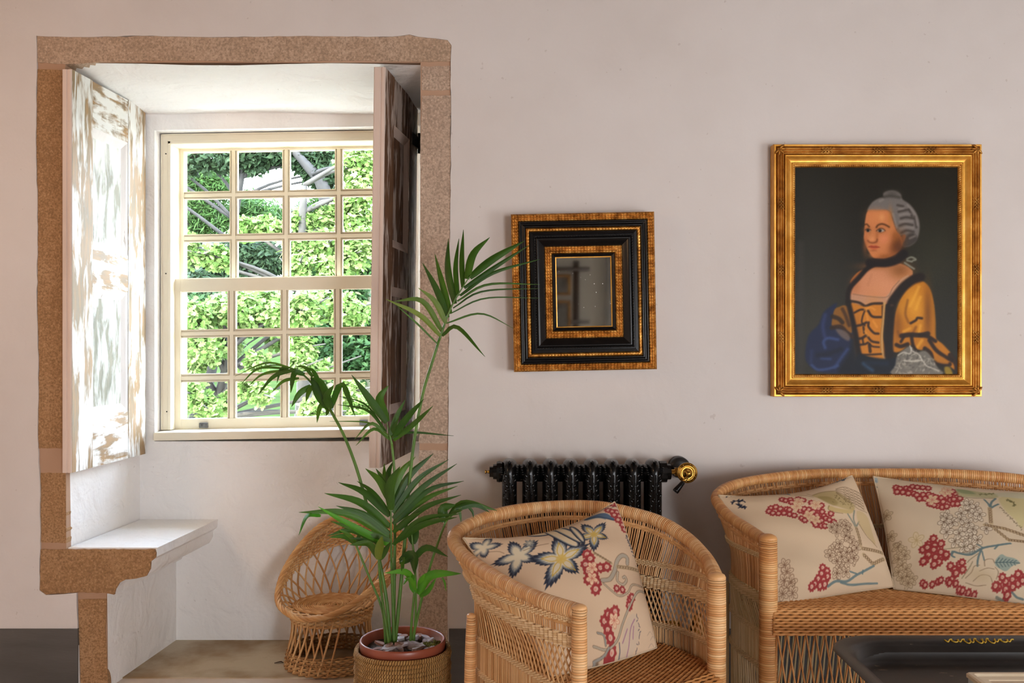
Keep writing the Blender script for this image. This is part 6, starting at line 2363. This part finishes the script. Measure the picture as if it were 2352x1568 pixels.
def frond(stem, rachis, leaves, C, mat_main, r0=0.0052, r1=0.0035, Yb=None, Yt=2.8, seed=0):
    """stem / rachis in photo pixels; leaves: (base, mid, tip, width px, dY at tip, material)"""
    rr = random.Random(seed)
    st = [P(*s[:2], s[2] if len(s) > 2 else Yt) for s in stem]
    pts = catmull(st, 26)
    mb = MB()
    mb.tube(pts, np.linspace(r0, r1, 26), 8)
    o = mb.build('frond', M['stem'], palm)
    if rachis:
        rp = [P(*s[:2], s[2] if len(s) > 2 else Yt) for s in rachis]
        mb = MB()
        cr = catmull([st[-1]] + rp, 22)
        mb.tube(cr, np.linspace(r1, 0.0012, 22), 6)
        mb.build('rachis', M['stem'], o)
    for i, lf in enumerate(leaves):
        b, m, t, wd = lf[:4]
        dy = lf[4] if len(lf) > 4 else rr.uniform(-0.10, 0.08)
        mt = lf[5] if len(lf) > 5 else mat_main
        (b,), (t,) = C([b]), C([t])
        if m is None:
            m = ((b[0] + t[0]) / 2, (b[1] + t[1]) / 2)
        else:
            (m,) = C([m])
        Y0 = Yt + rr.uniform(-0.012, 0.012)
        q_ = [P(b[0], b[1], Y0), P(m[0], m[1], Y0 + dy * 0.45), P(t[0], t[1], Y0 + dy)]
        cur = catmull(q_, 12)
        wm = wd / 3.136 * 0.94 * Y0 / FPX
        tg = np.gradient(cur, axis=0)
        tg /= np.linalg.norm(tg, axis=1, keepdims=True)
        tw = rr.uniform(-0.35, 0.35)
        view = np.array([tw, -1.0, rr.uniform(-0.1, 0.35)])
        side = np.cross(tg, view)
        side /= np.linalg.norm(side, axis=1, keepdims=True)
        up = np.cross(side, tg)
        s = np.linspace(0, 1, 12)
        w = wm * 0.5 * (np.sin(np.pi * (0.10 + 0.90 * s) ** 0.75)).clip(0) ** 0.8
        w[-1] = 0.0004
        w = np.maximum(w, 0.0005)
        fold = 0.32
        L = cur + side * w[:, None] + up * (fold * w)[:, None] * -1
        R_ = cur - side * w[:, None] + up * (fold * w)[:, None] * -1
        V = np.stack([L, (L + cur) / 2 + up * (0.05 * w)[:, None], cur, (R_ + cur) / 2 + up * (0.05 * w)[:, None], R_], 1)
        UV = np.stack(np.broadcast_arrays(s[:, None], np.linspace(0, 1, 5)[None]), -1)
        mb = MB()
        mb.grid(V, UV)
        mb.build('leaflet', mt, o)
    return o


A1 = crop(540, 500, 3.136)
A3 = crop(600, 980, 3.136)
LF, LY, LB = M['leaf'], M['leaf_yellow'], M['leaf_bright']
base_y = 1478
# 1: the tall frond on the right
frond([(907, base_y, 2.80), (915, 1400, 2.80), (930, 1240, 2.80), (940, 1110, 2.79), (953, 1000, 2.78), (972, 900, 2.77), (990, 840, 2.76), (1008, 782, 2.75)],
      [(1034, 710, 2.745), (1063, 659, 2.74), (1082, 631, 2.74)],
      [((1455, 905), (1310, 760), (1140, 610), 16, -.05), ((1478, 850), (1330, 700), (1085, 585), 40, -.08, LY), ((1490, 815), (1350, 600), (1150, 600), 44, -.1, LY), ((1520, 760), (1440, 600), (1320, 505), 46, -.05, LY),
       ((1530, 720), (1450, 520), (1350, 325), 56, .02), ((1550, 690), (1490, 470), (1438, 260), 50, .05), ((1580, 620), (1530, 380), (1535, 150), 62, .05), ((1605, 560), (1590, 360), (1612, 150), 42, .08), ((1640, 500), (1632, 300), (1645, 85), 42, .08),
       ((1668, 440), (1715, 260), (1835, 140), 62, .06), ((1690, 430), (1850, 300), (2085, 165), 62, .1), ((1650, 505), (1850, 370), (2120, 195), 36, .1), ((1620, 560), (1850, 400), (2195, 298), 30, .12), ((1600, 600), (1820, 480), (2195, 480), 20, .1),
       ((1570, 650), (1780, 530), (2195, 508), 16, .1), ((1550, 690), (1800, 580), (2195, 578), 13, .08), ((1520, 760), (1770, 690), (2005, 795), 16, .02), ((1490, 850), (1600, 785), (1800, 1000), 34, -.08)], A1, LF, 0.0055, 0.004, Yt=2.745, seed=1)
# 2: the frond arching in front of the window
frond([(897, base_y, 2.80), (885, 1360, 2.80), (855, 1210, 2.82), (822, 1085, 2.84), (790, 1000, 2.86), (757, 938, 2.88)],
      [(718, 882, 2.90), (680, 850, 2.93), (630, 838, 2.97), (575, 850, 3.0)],
      [((690, 1370), (770, 1200), (865, 1430), 50, -.06), ((690, 1375), (660, 1290), (710, 1205), 58, -.05), ((690, 1380), (600, 1260), (545, 1145), 92, -.04), ((690, 1375), (620, 1190), (550, 1150), 60, -.08), ((560, 1205), (530, 1250), (510, 1325), 40, -.03),
       ((545, 1210), (465, 1265), (405, 1362), 46, -.03), ((500, 1130), (425, 1120), (400, 1262), 46, -.05), ((440, 1090), (280, 1140), (165, 1275), 34, .04), ((460, 1155), (350, 1175), (260, 1262), 26, .03), ((390, 1080), (330, 1090), (300, 1192), 26, .02),
       ((400, 1078), (220, 1045), (0, 1140), 15, .06), ((370, 1085), (170, 1085), (35, 1205), 20, .05), ((380, 1095), (200, 1125), (90, 1218), 22, .05), ((640, 1310), (605, 1380), (590, 1475), 36, -.03), ((670, 1370), (665, 1400), (655, 1425), 28, -.03),
       ((560, 1145), (500, 1075), (430, 1072), 28, .02), ((640, 1300), (560, 1100), (480, 1110), 40, .02)], A1, LF, 0.0055, 0.0042, Yt=2.89, seed=2)
# 3: the dark frond in front of the shutter
frond([(903, base_y, 2.81), (905, 1380, 2.81), (907, 1220, 2.81), (906, 1090, 2.80), (900, 1020, 2.79)], [(892, 985, 2.79), (888, 968, 2.79)],
      [((1090, 1475), (950, 1280), (838, 1130), 62, .0), ((1090, 1470), (1040, 1310), (1105, 1208), 78, .03), ((1118, 1565), (1160, 1440), (1225, 1310), 42, .0), ((1138, 1575), (1240, 1440), (1360, 1305), 54, -.04), ((1140, 1600), (1290, 1480), (1425, 1355), 44, -.06),
       ((1080, 1530), (950, 1385), (740, 1345), 22, .03), ((1090, 1540), (940, 1345), (750, 1285), 16, .03), ((1100, 1560), (960, 1475), (680, 1465), 12, .03), ((1100, 1575), (980, 1480), (860, 1595), 28, -.02), ((1130, 1590), (1260, 1545), (1575, 1570), 18, .02),
       ((1120, 1600), (1000, 1520), (870, 1640), 26, .0), ((1110, 1590), (1130, 1530), (1180, 1440), 40, -.05)], A1, LF, 0.005, 0.0036, Yt=2.79, seed=3)
# 4: the big central frond
frond([(905, base_y, 2.79), (903, 1400, 2.79), (899, 1290, 2.78)], [(898, 1200, 2.77), (898, 1140, 2.77), (899, 1110, 2.77)],
      [((920, 530), (850, 390), (750, 300), 64, .03), ((925, 500), (880, 390), (825, 300), 52, .04), ((925, 480), (892, 380), (885, 262), 42, .05), ((935, 450), (915, 340), (950, 248), 48, .05), ((930, 600), (925, 420), (1000, 285), 80, -.05),
       ((925, 640), (740, 470), (555, 400), 58, .02), ((925, 720), (710, 545), (455, 478), 64, .0), ((925, 770), (740, 630), (540, 568), 54, -.03), ((925, 800), (620, 625), (270, 615), 62, -.06), ((920, 850), (660, 720), (410, 575), 58, -.10, LB), ((930, 820), (660, 730), (500, 680), 48, -.08),
       ((860, 840), (650, 745), (480, 785), 48, -.08), ((930, 640), (800, 470), (690, 390), 46, .04), ((945, 520), (1000, 340), (1110, 215), 62, .03), ((955, 560), (1060, 360), (1240, 192), 58, .04), ((950, 620), (1130, 380), (1350, 235), 48, .04), ((950, 660), (1170, 430), (1410, 265), 48, .03),
       ((950, 700), (1200, 460), (1460, 390), 46, .02), ((960, 690), (1190, 515), (1415, 425), 44, .0), ((990, 740), (1180, 580), (1440, 490), 46, -.02), ((950, 850), (1150, 670), (1440, 625), 44, -.06), ((970, 830), (1170, 705), (1410, 650), 54, -.08),
       ((430, 640), (330, 640), (270, 780), 34, -.12, LB), ((950, 760), (1060, 660), (1160, 610), 44, -.04)], A3, LF, 0.005, 0.004, Yt=2.77, seed=4)
# 5: small frond reaching over the armchair
frond([(945, base_y, 2.82), (965, 1390, 2.81), (985, 1310, 2.79), (1008, 1240, 2.77), (1024, 1197, 2.75)], [(1040, 1178, 2.745), (1060, 1165, 2.74)],
      [((1325, 685), (1310, 590), (1400, 560), 78, .0), ((1340, 660), (1460, 545), (1700, 602), 46, .05), ((1400, 590), (1540, 560), (1645, 615), 44, .03), ((1425, 590), (1435, 640), (1440, 685), 22, .0), ((1490, 575), (1520, 610), (1530, 655), 22, .0), ((1330, 660), (1380, 620), (1450, 600), 30, -.03)], A3, LF, 0.0042, 0.0032, Yt=2.75, seed=5)
# 6: young fronds on the right of the pot
frond([(942, base_y, 2.80), (946, 1420, 2.79), (951, 1365, 2.78)], [(954, 1345, 2.78)],
      [((1110, 1185), (1050, 1050), (890, 1052), 54, -.05, LB), ((1110, 1175), (1060, 1090), (1020, 1142), 44, -.06, LB), ((1110, 1195), (1085, 1130), (1100, 1066), 48, -.02, LB), ((1138, 1178), (1150, 1110), (1180, 1056), 50, -.03, LB), ((1128, 1205), (1220, 1070), (1440, 1056), 70, -.06, LB),
       ((1300, 1085), (1320, 1120), (1330, 1182), 18, -.04), ((1140, 1220), (1200, 1180), (1260, 1090), 40, -.08, LB)], A3, LB, 0.0042, 0.003, Yt=2.78, seed=6)
frond([(950, base_y, 2.82), (955, 1400, 2.81), (953, 1300, 2.79), (948, 1250, 2.78)], [(944, 1210, 2.78)],
      [((1090, 958), (1190, 870), (1345, 935), 52, -.05), ((1000, 975), (1090, 930), (1105, 1062), 84, -.06), ((1005, 990), (1020, 950), (1010, 1040), 40, -.05), ((1092, 842), (1110, 760), (1112, 680), 60, .03), ((1092, 842), (1070, 770), (1075, 700), 40, .03)], A3, LF, 0.0036, 0.003, Yt=2.78, seed=7)
# 7: young frond on the left
frond([(893, base_y, 2.78), (880, 1390, 2.77), (872, 1320, 2.75), (870, 1283, 2.74)], [(862, 1262, 2.74)],
      [((848, 955), (855, 860), (872, 785), 72, -.02, LY), ((845, 955), (770, 845), (640, 850), 62, -.06), ((820, 900), (740, 820), (640, 800), 40, -.04), ((855, 955), (900, 880), (930, 830), 46, -.02)], A3, LF, 0.0042, 0.0034, Yt=2.74, seed=8)
frond([(886, base_y, 2.79), (878, 1400, 2.78), (846, 1320, 2.76), (818, 1252, 2.75)], [(812, 1238, 2.75)],
      [((680, 850), (640, 790), (560, 740), 40, -.04), ((680, 845), (590, 790), (490, 795), 40, -.05), ((690, 850), (700, 790), (740, 730), 36, .02)], A3, LF, 0.0042, 0.003, Yt=2.75, seed=9)

# ------------------------------------------------------------------ garden beyond the window
def leaves_mesh(pos, nrm, size, rng, shape):
    """one mesh of many flat leaves"""
    n = len(pos)
    nrm = nrm / np.maximum(np.linalg.norm(nrm, axis=1, keepdims=True), 1e-9)
    a = rng.normal(size=(n, 3))
    t = a - nrm * (a * nrm).sum(1, keepdims=True)
    t /= np.maximum(np.linalg.norm(t, axis=1, keepdims=True), 1e-9)
    b = np.cross(nrm, t)
    sh = np.asarray(shape, float)
    k = len(sh)
    V = pos[:, None, :] + size[:, None, None] * (sh[None, :, 0:1] * t[:, None, :] + sh[None, :, 1:2] * b[:, None, :] + sh[None, :, 2:3] * nrm[:, None, :])
    me = bpy.data.meshes.new('foliage')
    me.vertices.add(n * k)
    me.vertices.foreach_set('co', V.reshape(-1))
    half = k // 2
    # two half-leaf polygons folded along the midrib (0 = stalk, half = tip)
    f1 = list(range(0, half + 1))
    f2 = [0] + list(range(half, k))
    f = np.concatenate([f1, f2])
    idx = (np.arange(n)[:, None] * k + f[None, :]).reshape(-1)
    me.loops.add(len(idx))
    me.loops.foreach_set('vertex_index', idx.astype(np.int32))
    tot = np.tile([len(f1), len(f2)], n).astype(np.int32)
    me.polygons.add(2 * n)
    me.polygons.foreach_set('loop_start', np.concatenate([[0], np.cumsum(tot)[:-1]]).astype(np.int32))
    me.polygons.foreach_set('loop_total', tot)
    me.update(calc_edges=True)
    return me


OAK = [(0, 0, 0), (0.25, 0.14, .03), (0.30, 0.28, .06), (0.45, 0.16, .04), (0.58, 0.36, .08), (0.70, 0.18, .04), (0.86, 0.22, .05), (1.0, 0, 0), (0.86, -0.22, .05), (0.70, -0.18, .04), (0.58, -0.36, .08), (0.45, -0.16, .04), (0.30, -0.28, .06), (0.25, -0.14, .03)]
PLAIN = [(0, 0, 0), (0.3, 0.2, .04), (0.65, 0.2, .04), (1.0, 0, 0), (0.65, -0.2, .04), (0.3, -0.2, .04)]
NEEDLE = [(0, 0, 0), (0.5, 0.07, .02), (1.0, 0, 0), (0.5, -0.07, .02)]


def garden_leaf(name, c1, c2, c3):
    m, nt, b = newmat(name)
    g = nt.nodes.new('ShaderNodeNewGeometry')
    f = mth(nt, 'ADD', mth(nt, 'MULTIPLY', g.outputs['Random Per Island'], 0.6), mth(nt, 'MULTIPLY', noise(nt, coord(nt), 1.5, 2), 0.5))
    col = ramp(nt, f, [(0.2, c1), (0.55, c2), (0.9, c3)])
    nt.links.new(col, b.inputs['Base Color'])
    b.inputs['Roughness'].default_value = 0.55
    b.inputs['Specular IOR Level'].default_value = 0.12
    out = nt.nodes['Material Output']
    tr = nd(nt, 'ShaderNodeBsdfTranslucent', {'Color': col})
    mx = nt.nodes.new('ShaderNodeMixShader')
    mx.inputs[0].default_value = 0.4
    nt.links.new(b.outputs[0], mx.inputs[1])
    nt.links.new(tr.outputs[0], mx.inputs[2])
    nt.links.new(mx.outputs[0], out.inputs[0])
    return m


M['oak_leaf'] = garden_leaf('oak_leaf', (70, 98, 40), (100, 124, 62), (140, 152, 98))
M['shrub_leaf'] = garden_leaf('shrub_leaf', (34, 56, 26), (44, 68, 34), (56, 80, 42))
M['pine_leaf'] = garden_leaf('conifer_leaf', (44, 68, 30), (56, 82, 38), (70, 96, 48))
M['dark_leaf'] = garden_leaf('dark_tree_leaf', (34, 48, 30), (44, 60, 38), (56, 74, 48))
M['bark'] = simple('pale_bark', (58, 53, 46), 0.85, 0, (44, 40, 35), 10, bscale=40)
M['bark_dark'] = simple('dark_bark', (40, 37, 34), 0.9, 0, (30, 27, 25), 8, bscale=30)
M['lawn'] = simple('grass_green', (50, 62, 34), 0.95, 0, (42, 54, 28), 3, bscale=60, spec=0.0)
mb = MB()
xs = np.linspace(-30, 14, 45)
ys = np.linspace(4.1, 46, 43)
X_, Y_ = np.meshgrid(xs, ys)
Z_ = -0.9 + 0.02 * np.sin(X_ * 1.3) + 0.09 * np.maximum(0, Y_ - 9)
mb.grid(np.stack([X_, Y_, Z_], -1))
mb.build('ground_garden', M['lawn'], kind='structure')
mb = MB()
mb.box((-6, 4.11, -0.92), (6, 7.2, -0.86))  # unseen pale slab, added to bounce daylight up to the niche ceiling
mb.build('ground_bounce', simple('pale_bounce_slab', (196, 188, 174), 0.9, 0, (176, 168, 154), 6, bscale=60), smooth=False, kind='structure')


def ground_z(x, y):
    return -0.9 + 0.09 * max(0, y - 9)


def tree(name, label, cat, foot, blobs, per, size, shape, leafm, barkm, trunk_r, seed, group=None, limbs=True, inward=0.35):
    """blobs: (px, py, depth, radius in px) of leaf masses as the window shows them"""
    rng = np.random.default_rng(seed)
    rr = random.Random(seed)
    f = Vector((foot[0], foot[1], ground_z(*foot)))
    e = thing(name, f, label, cat, group)
    cs = [(P(b[0], b[1], b[2]), b[3] * b[2] / FPX, (b[4] if len(b) > 4 else 1.0)) for b in blobs]
    top = max(c.z for c, _, _ in cs)
    mb = MB()
    mid = sum((c for c, _, _ in cs), Vector()) / len(cs)
    tr = catmull([f, f.lerp(mid, 0.4) + Vector((0.1, 0, 0)), f.lerp(mid, 0.8), mid + Vector((0, 0, (top - mid.z) * 0.6))], 14)
    mb.tube(tr, np.linspace(trunk_r, trunk_r * 0.3, 14), 8)
    mb.build('trunk', barkm, e)
    if limbs:
        mb = MB()
        for c, r, _ in cs:
            s = Vector(tr[int(np.argmin([(Vector(t) - c).length + 0.15 * abs(i - 9) for i, t in enumerate(tr)]))])
            m_ = s.lerp(c, 0.5) + Vector((rr.uniform(-.2, .2) * r, 0, rr.uniform(0.1, 0.5) * r))
            mb.tube(catmull([s, m_, c, c + (c - m_) * 0.6 + Vector((rr.uniform(-r, r) * .5, -r * .4, rr.uniform(-r, r) * .4))], 10), np.linspace(trunk_r * 0.22, trunk_r * 0.05, 10), 6)
        mb.build('branch', barkm, e)
    P_, N_, S_ = [], [], []
    for c, r, dn in cs:
        n = int(per * dn)
        d = rng.normal(size=(n, 3))
        d /= np.linalg.norm(d, axis=1, keepdims=True)
        rad = r * (1 - inward * rng.random(n) ** 1.5) * (0.8 + 0.3 * rng.random(n))
        # break the mass into smaller sprays
        cl = rng.normal(size=(12, 3))
        cl /= np.linalg.norm(cl, axis=1, keepdims=True)
        near = (d @ cl.T).max(1)
        keep = near > 0.72
        d, rad = d[keep], rad[keep]
        P_.append(np.array(c[:]) + d * rad[:, None] * np.array([1, 0.8, 0.9]))
        N_.append(d * 0.5 + np.array([0, -0.15, 0.7]) + rng.normal(size=d.shape) * 0.55)
        S_.append(size * (0.65 + 0.7 * rng.random(len(d))))
    me = leaves_mesh(np.vstack(P_), np.vstack(N_), np.concatenate(S_), rng, shape)
    me.materials.append(leafm)
    me.transform(Matrix.Translation(-f))
    o = bpy.data.objects.new('foliage', me)
    link(o, e, kind='stuff')
    return e


# the oak close to the house
tree('oak_tree', 'pale green oak with lobed leaves closest to the window', 'tree', (-3.2, 8.6),
     [(380, 720, 7.3, 46), (310, 700, 7.5, 50), (370, 820, 7.3, 46), (290, 790, 7.5, 50), (360, 910, 7.2, 42), (220, 740, 7.7, 52), (210, 850, 7.6, 50), (440, 730, 7.2, 46), (500, 712, 7.4, 40), (560, 715, 7.3, 46), (610, 700, 7.6, 42), (640, 730, 7.3, 38), (700, 712, 7.3, 46), (740, 700, 7.6, 40), (800, 715, 7.3, 46), (470, 800, 7.2, 44), (520, 790, 7.5, 34), (440, 850, 7.2, 24, .6),
      (590, 830, 7.2, 24, .5), (690, 800, 7.3, 34), (560, 880, 7.1, 32), (600, 905, 7.0, 24, .6), (440, 905, 7.0, 30, .7), (480, 940, 7.0, 34, .7), (520, 925, 7.1, 18, .5), (720, 945, 7.0, 28, .7), (690, 845, 7.2, 30), (740, 850, 7.3, 22, .5), (800, 900, 7.1, 32), (830, 950, 7.1, 30), (640, 780, 7.6, 26, .5)],
     640, 0.060, OAK, M['oak_leaf'], M['bark'], 0.09, 3)
tree('oak_tree', 'second oak with sunlit leaves at the upper right of the window', 'tree', (-2.6, 11.2),
     [(690, 575, 10, 38), (740, 565, 10, 40), (800, 590, 10, 46), (830, 560, 10, 40), (820, 500, 10.4, 40), (800, 460, 10.4, 36), (840, 430, 10.4, 40), (810, 385, 10.5, 42), (850, 370, 10.5, 44), (690, 610, 9.8, 26), (760, 620, 9.8, 26), (560, 525, 10.5, 26), (610, 520, 10.5, 26), (640, 530, 10.3, 22, .6), (700, 510, 10.4, 36), (740, 505, 10.4, 34), (450, 600, 10.2, 30), (500, 590, 10.2, 30), (430, 560, 10.2, 22)],
     580, 0.078, OAK, M['oak_leaf'], M['bark'], 0.12, 4)
# darker shrubs filling the middle distance
for i, (bl, ft, sd) in enumerate(((
        [(380, 610, 14, 46), (310, 600, 14, 50), (230, 610, 14, 52), (150, 600, 14, 54), (70, 620, 14, 54), (440, 620, 14, 40), (500, 600, 14, 46), (560, 590, 14, 50), (620, 600, 14, 46), (590, 560, 14.5, 36), (540, 630, 14, 40), (460, 660, 13.5, 44)], (-5.2, 14.6), 11),
        ([(690, 600, 14, 46), (740, 610, 14, 46), (800, 620, 14, 50), (850, 600, 14, 50), (720, 650, 13.5, 46), (800, 670, 13.5, 46)], (-2.8, 14.6), 12),
        ([(450, 720, 12.4, 50), (520, 740, 12.4, 50), (590, 720, 12.4, 50), (650, 750, 12.4, 50)], (-4.4, 12.8), 13),
        ([(720, 760, 12.2, 60), (800, 770, 12.2, 60), (860, 760, 12.2, 56), (760, 820, 12, 60), (830, 830, 12, 60)], (-2.4, 12.6), 14))):
    tree('garden_shrub', ('loose dark green shrub seen through the left middle panes', 'bushy green shrub seen through the right middle panes', 'low shrub behind the oak sprays at the lower left panes', 'broad low shrub behind the lower right panes')[i], 'shrub', ft, bl, 1500, 0.10, PLAIN, M['shrub_leaf'] if i else M['dark_leaf'], M['bark_dark'], 0.06, sd, 'shrubs beyond the window', inward=0.6)
# taller trees at the back
tree('conifer_tree', 'feathery light green conifer at the upper left of the window', 'tree', (-7.4, 21.4),
     [(370, 440, 20, 46), (310, 470, 20, 50), (240, 450, 20, 50), (170, 480, 20, 52), (90, 470, 20, 54), (350, 520, 20, 50), (430, 420, 20, 44), (470, 415, 20, 40), (500, 430, 20, 34), (450, 470, 20, 46), (490, 500, 20, 50), (440, 520, 20, 44), (540, 500, 20.5, 46), (590, 490, 20.5, 50), (630, 500, 21, 36), (570, 465, 21, 30), (720, 490, 22, 36), (750, 460, 22, 34), (690, 500, 22, 30)],
     1800, 0.20, NEEDLE, M['pine_leaf'], M['bark_dark'], 0.16, 21, inward=0.7)
tree('ash_tree', 'tall dark branching tree crossing the top panes', 'tree', (-5.6, 17.0),
     [(380, 370, 16, 40), (320, 360, 16, 44), (250, 375, 16, 44), (440, 365, 16, 40), (490, 360, 16, 40), (520, 372, 16, 30, .6), (560, 360, 16, 34), (590, 380, 16, 24, .6), (600, 350, 16, 40), (640, 352, 16, 34), (690, 362, 16, 34), (740, 380, 16, 40), (750, 410, 16, 36), (720, 400, 16, 26), (760, 360, 16, 34)],
     700, 0.12, PLAIN, M['dark_leaf'], M['bark_dark'], 0.15, 22)
# the leaning limb of the tall tree seen in the third top pane
for k, o in enumerate([o for o in COL.objects if o.name.startswith('ash_tree')]):
    mb = MB()
    mb.tube(catmull([P(668, 340, 15.8), P(705, 380, 15.8), P(738, 420, 15.8), P(752, 470, 15.9)], 12), np.linspace(0.05, 0.13, 12), 8)
    mb.tube(catmull([P(716, 400, 15.7), P(745, 388, 15.7), P(780, 382, 15.7)], 8), np.linspace(0.035, 0.015, 8), 6)
    mb.build('limb', M['bark_dark'], o)
# low garden wall of grey stones
M['mossy_stone'] = simple('mossy_stone', (84, 78, 66), 0.9, 0, (58, 60, 44), 6, bscale=12, spec=0.0)
gw = thing('garden_wall', (-3.0, 14.9, ground_z(-3.0, 14.9)), 'low rough grey stone wall glimpsed behind the oak leaves', 'wall', kind='structure')
for i, (px_, w_) in enumerate(((700, 22), (726, 30), (756, 26), (790, 34), (830, 32))):
    mb = MB()
    c = P(px_, 627, 14.9)
    mb.ellipsoid((c.x, c.y, c.z - 0.05), (w_ * 0.0046, 0.12, 0.11), None, 9, 6)
    mb.build('stone', M['mossy_stone'], gw, smooth=False)
mb = MB()
c0, c1 = P(690, 640, 14.95), P(850, 640, 14.95)
mb.box((c0.x, 14.88, ground_z(0, 14.9) - 0.1), (c1.x, 15.1, c0.z + 0.01), 0.02)
mb.build('wall_core', M['mossy_stone'], gw, smooth=False)

# ------------------------------------------------------------------ what the small mirror shows: the room's far end
M['old_wood'] = simple('old_brown_wood', (78, 54, 38), 0.6, 0, (58, 40, 28), 10, vscale=(1, 1, 0.2))
rack = thing('wooden_ladder_rack', (0.45, -2.86, 0), 'tall wooden rack against the far wall reflected in the mirror', 'rack')
for x in (-0.05, 0.63):
    mb = MB()
    mb.tube([(x, -2.9, 0), (x, -2.9, 1.0), (x, -2.9, 1.815)], 0.031, 10)
    mb.build('upright', M['old_wood'], rack)
for z in (1.735, 1.22, 0.7):
    mb = MB()
    mb.tube([(-0.12, -2.875, z), (0.3, -2.875, z), (0.76, -2.875, z)], 0.021, 10)
    mb.build('rung', M['old_wood'], rack)
for i, (zb_, zt_, lb) in enumerate(((1.48, 1.68, 'upper framed engraving hanging from the rack rung'), (0.86, 1.43, 'lower framed engraving hanging from the rack rung'))):
    pr = thing('framed_print', (0.36, -2.82, zb_), lb, 'picture')
    fw, fh = 0.21, (zt_ - zb_) / 2
    f_ = frame_ring(fw, fh, [(0, 0), (0, 0.02), (0.012, 0.024), (0.024, 0.014)])
    for a in f_.v:
        a[:, 1] *= -1
        a[:, 0] += 0
        a[:, 2] += fh
    f_.f = [q_[::-1] for q_ in f_.f]
    f_.build('frame', M['gilt_dark'], pr, local=True, smooth=False)
    mb = MB()
    mb.box((-fw + 0.02, -0.01, 0.02), (fw - 0.02, 0.012, 2 * fh - 0.02))
    mb.build('print', simple('grey_engraving', (96, 92, 88), 0.4, 0, (140, 136, 130), 9), pr, local=True, smooth=False)
mb = MB()
mb.box((0.93, YF, 0.0), (1.5, YF + 0.12, ZC))
mb.build('column_far', simple('grey_stone_pier', (140, 136, 132), 0.85, 0, (156, 151, 146), 4), smooth=False, kind='structure')
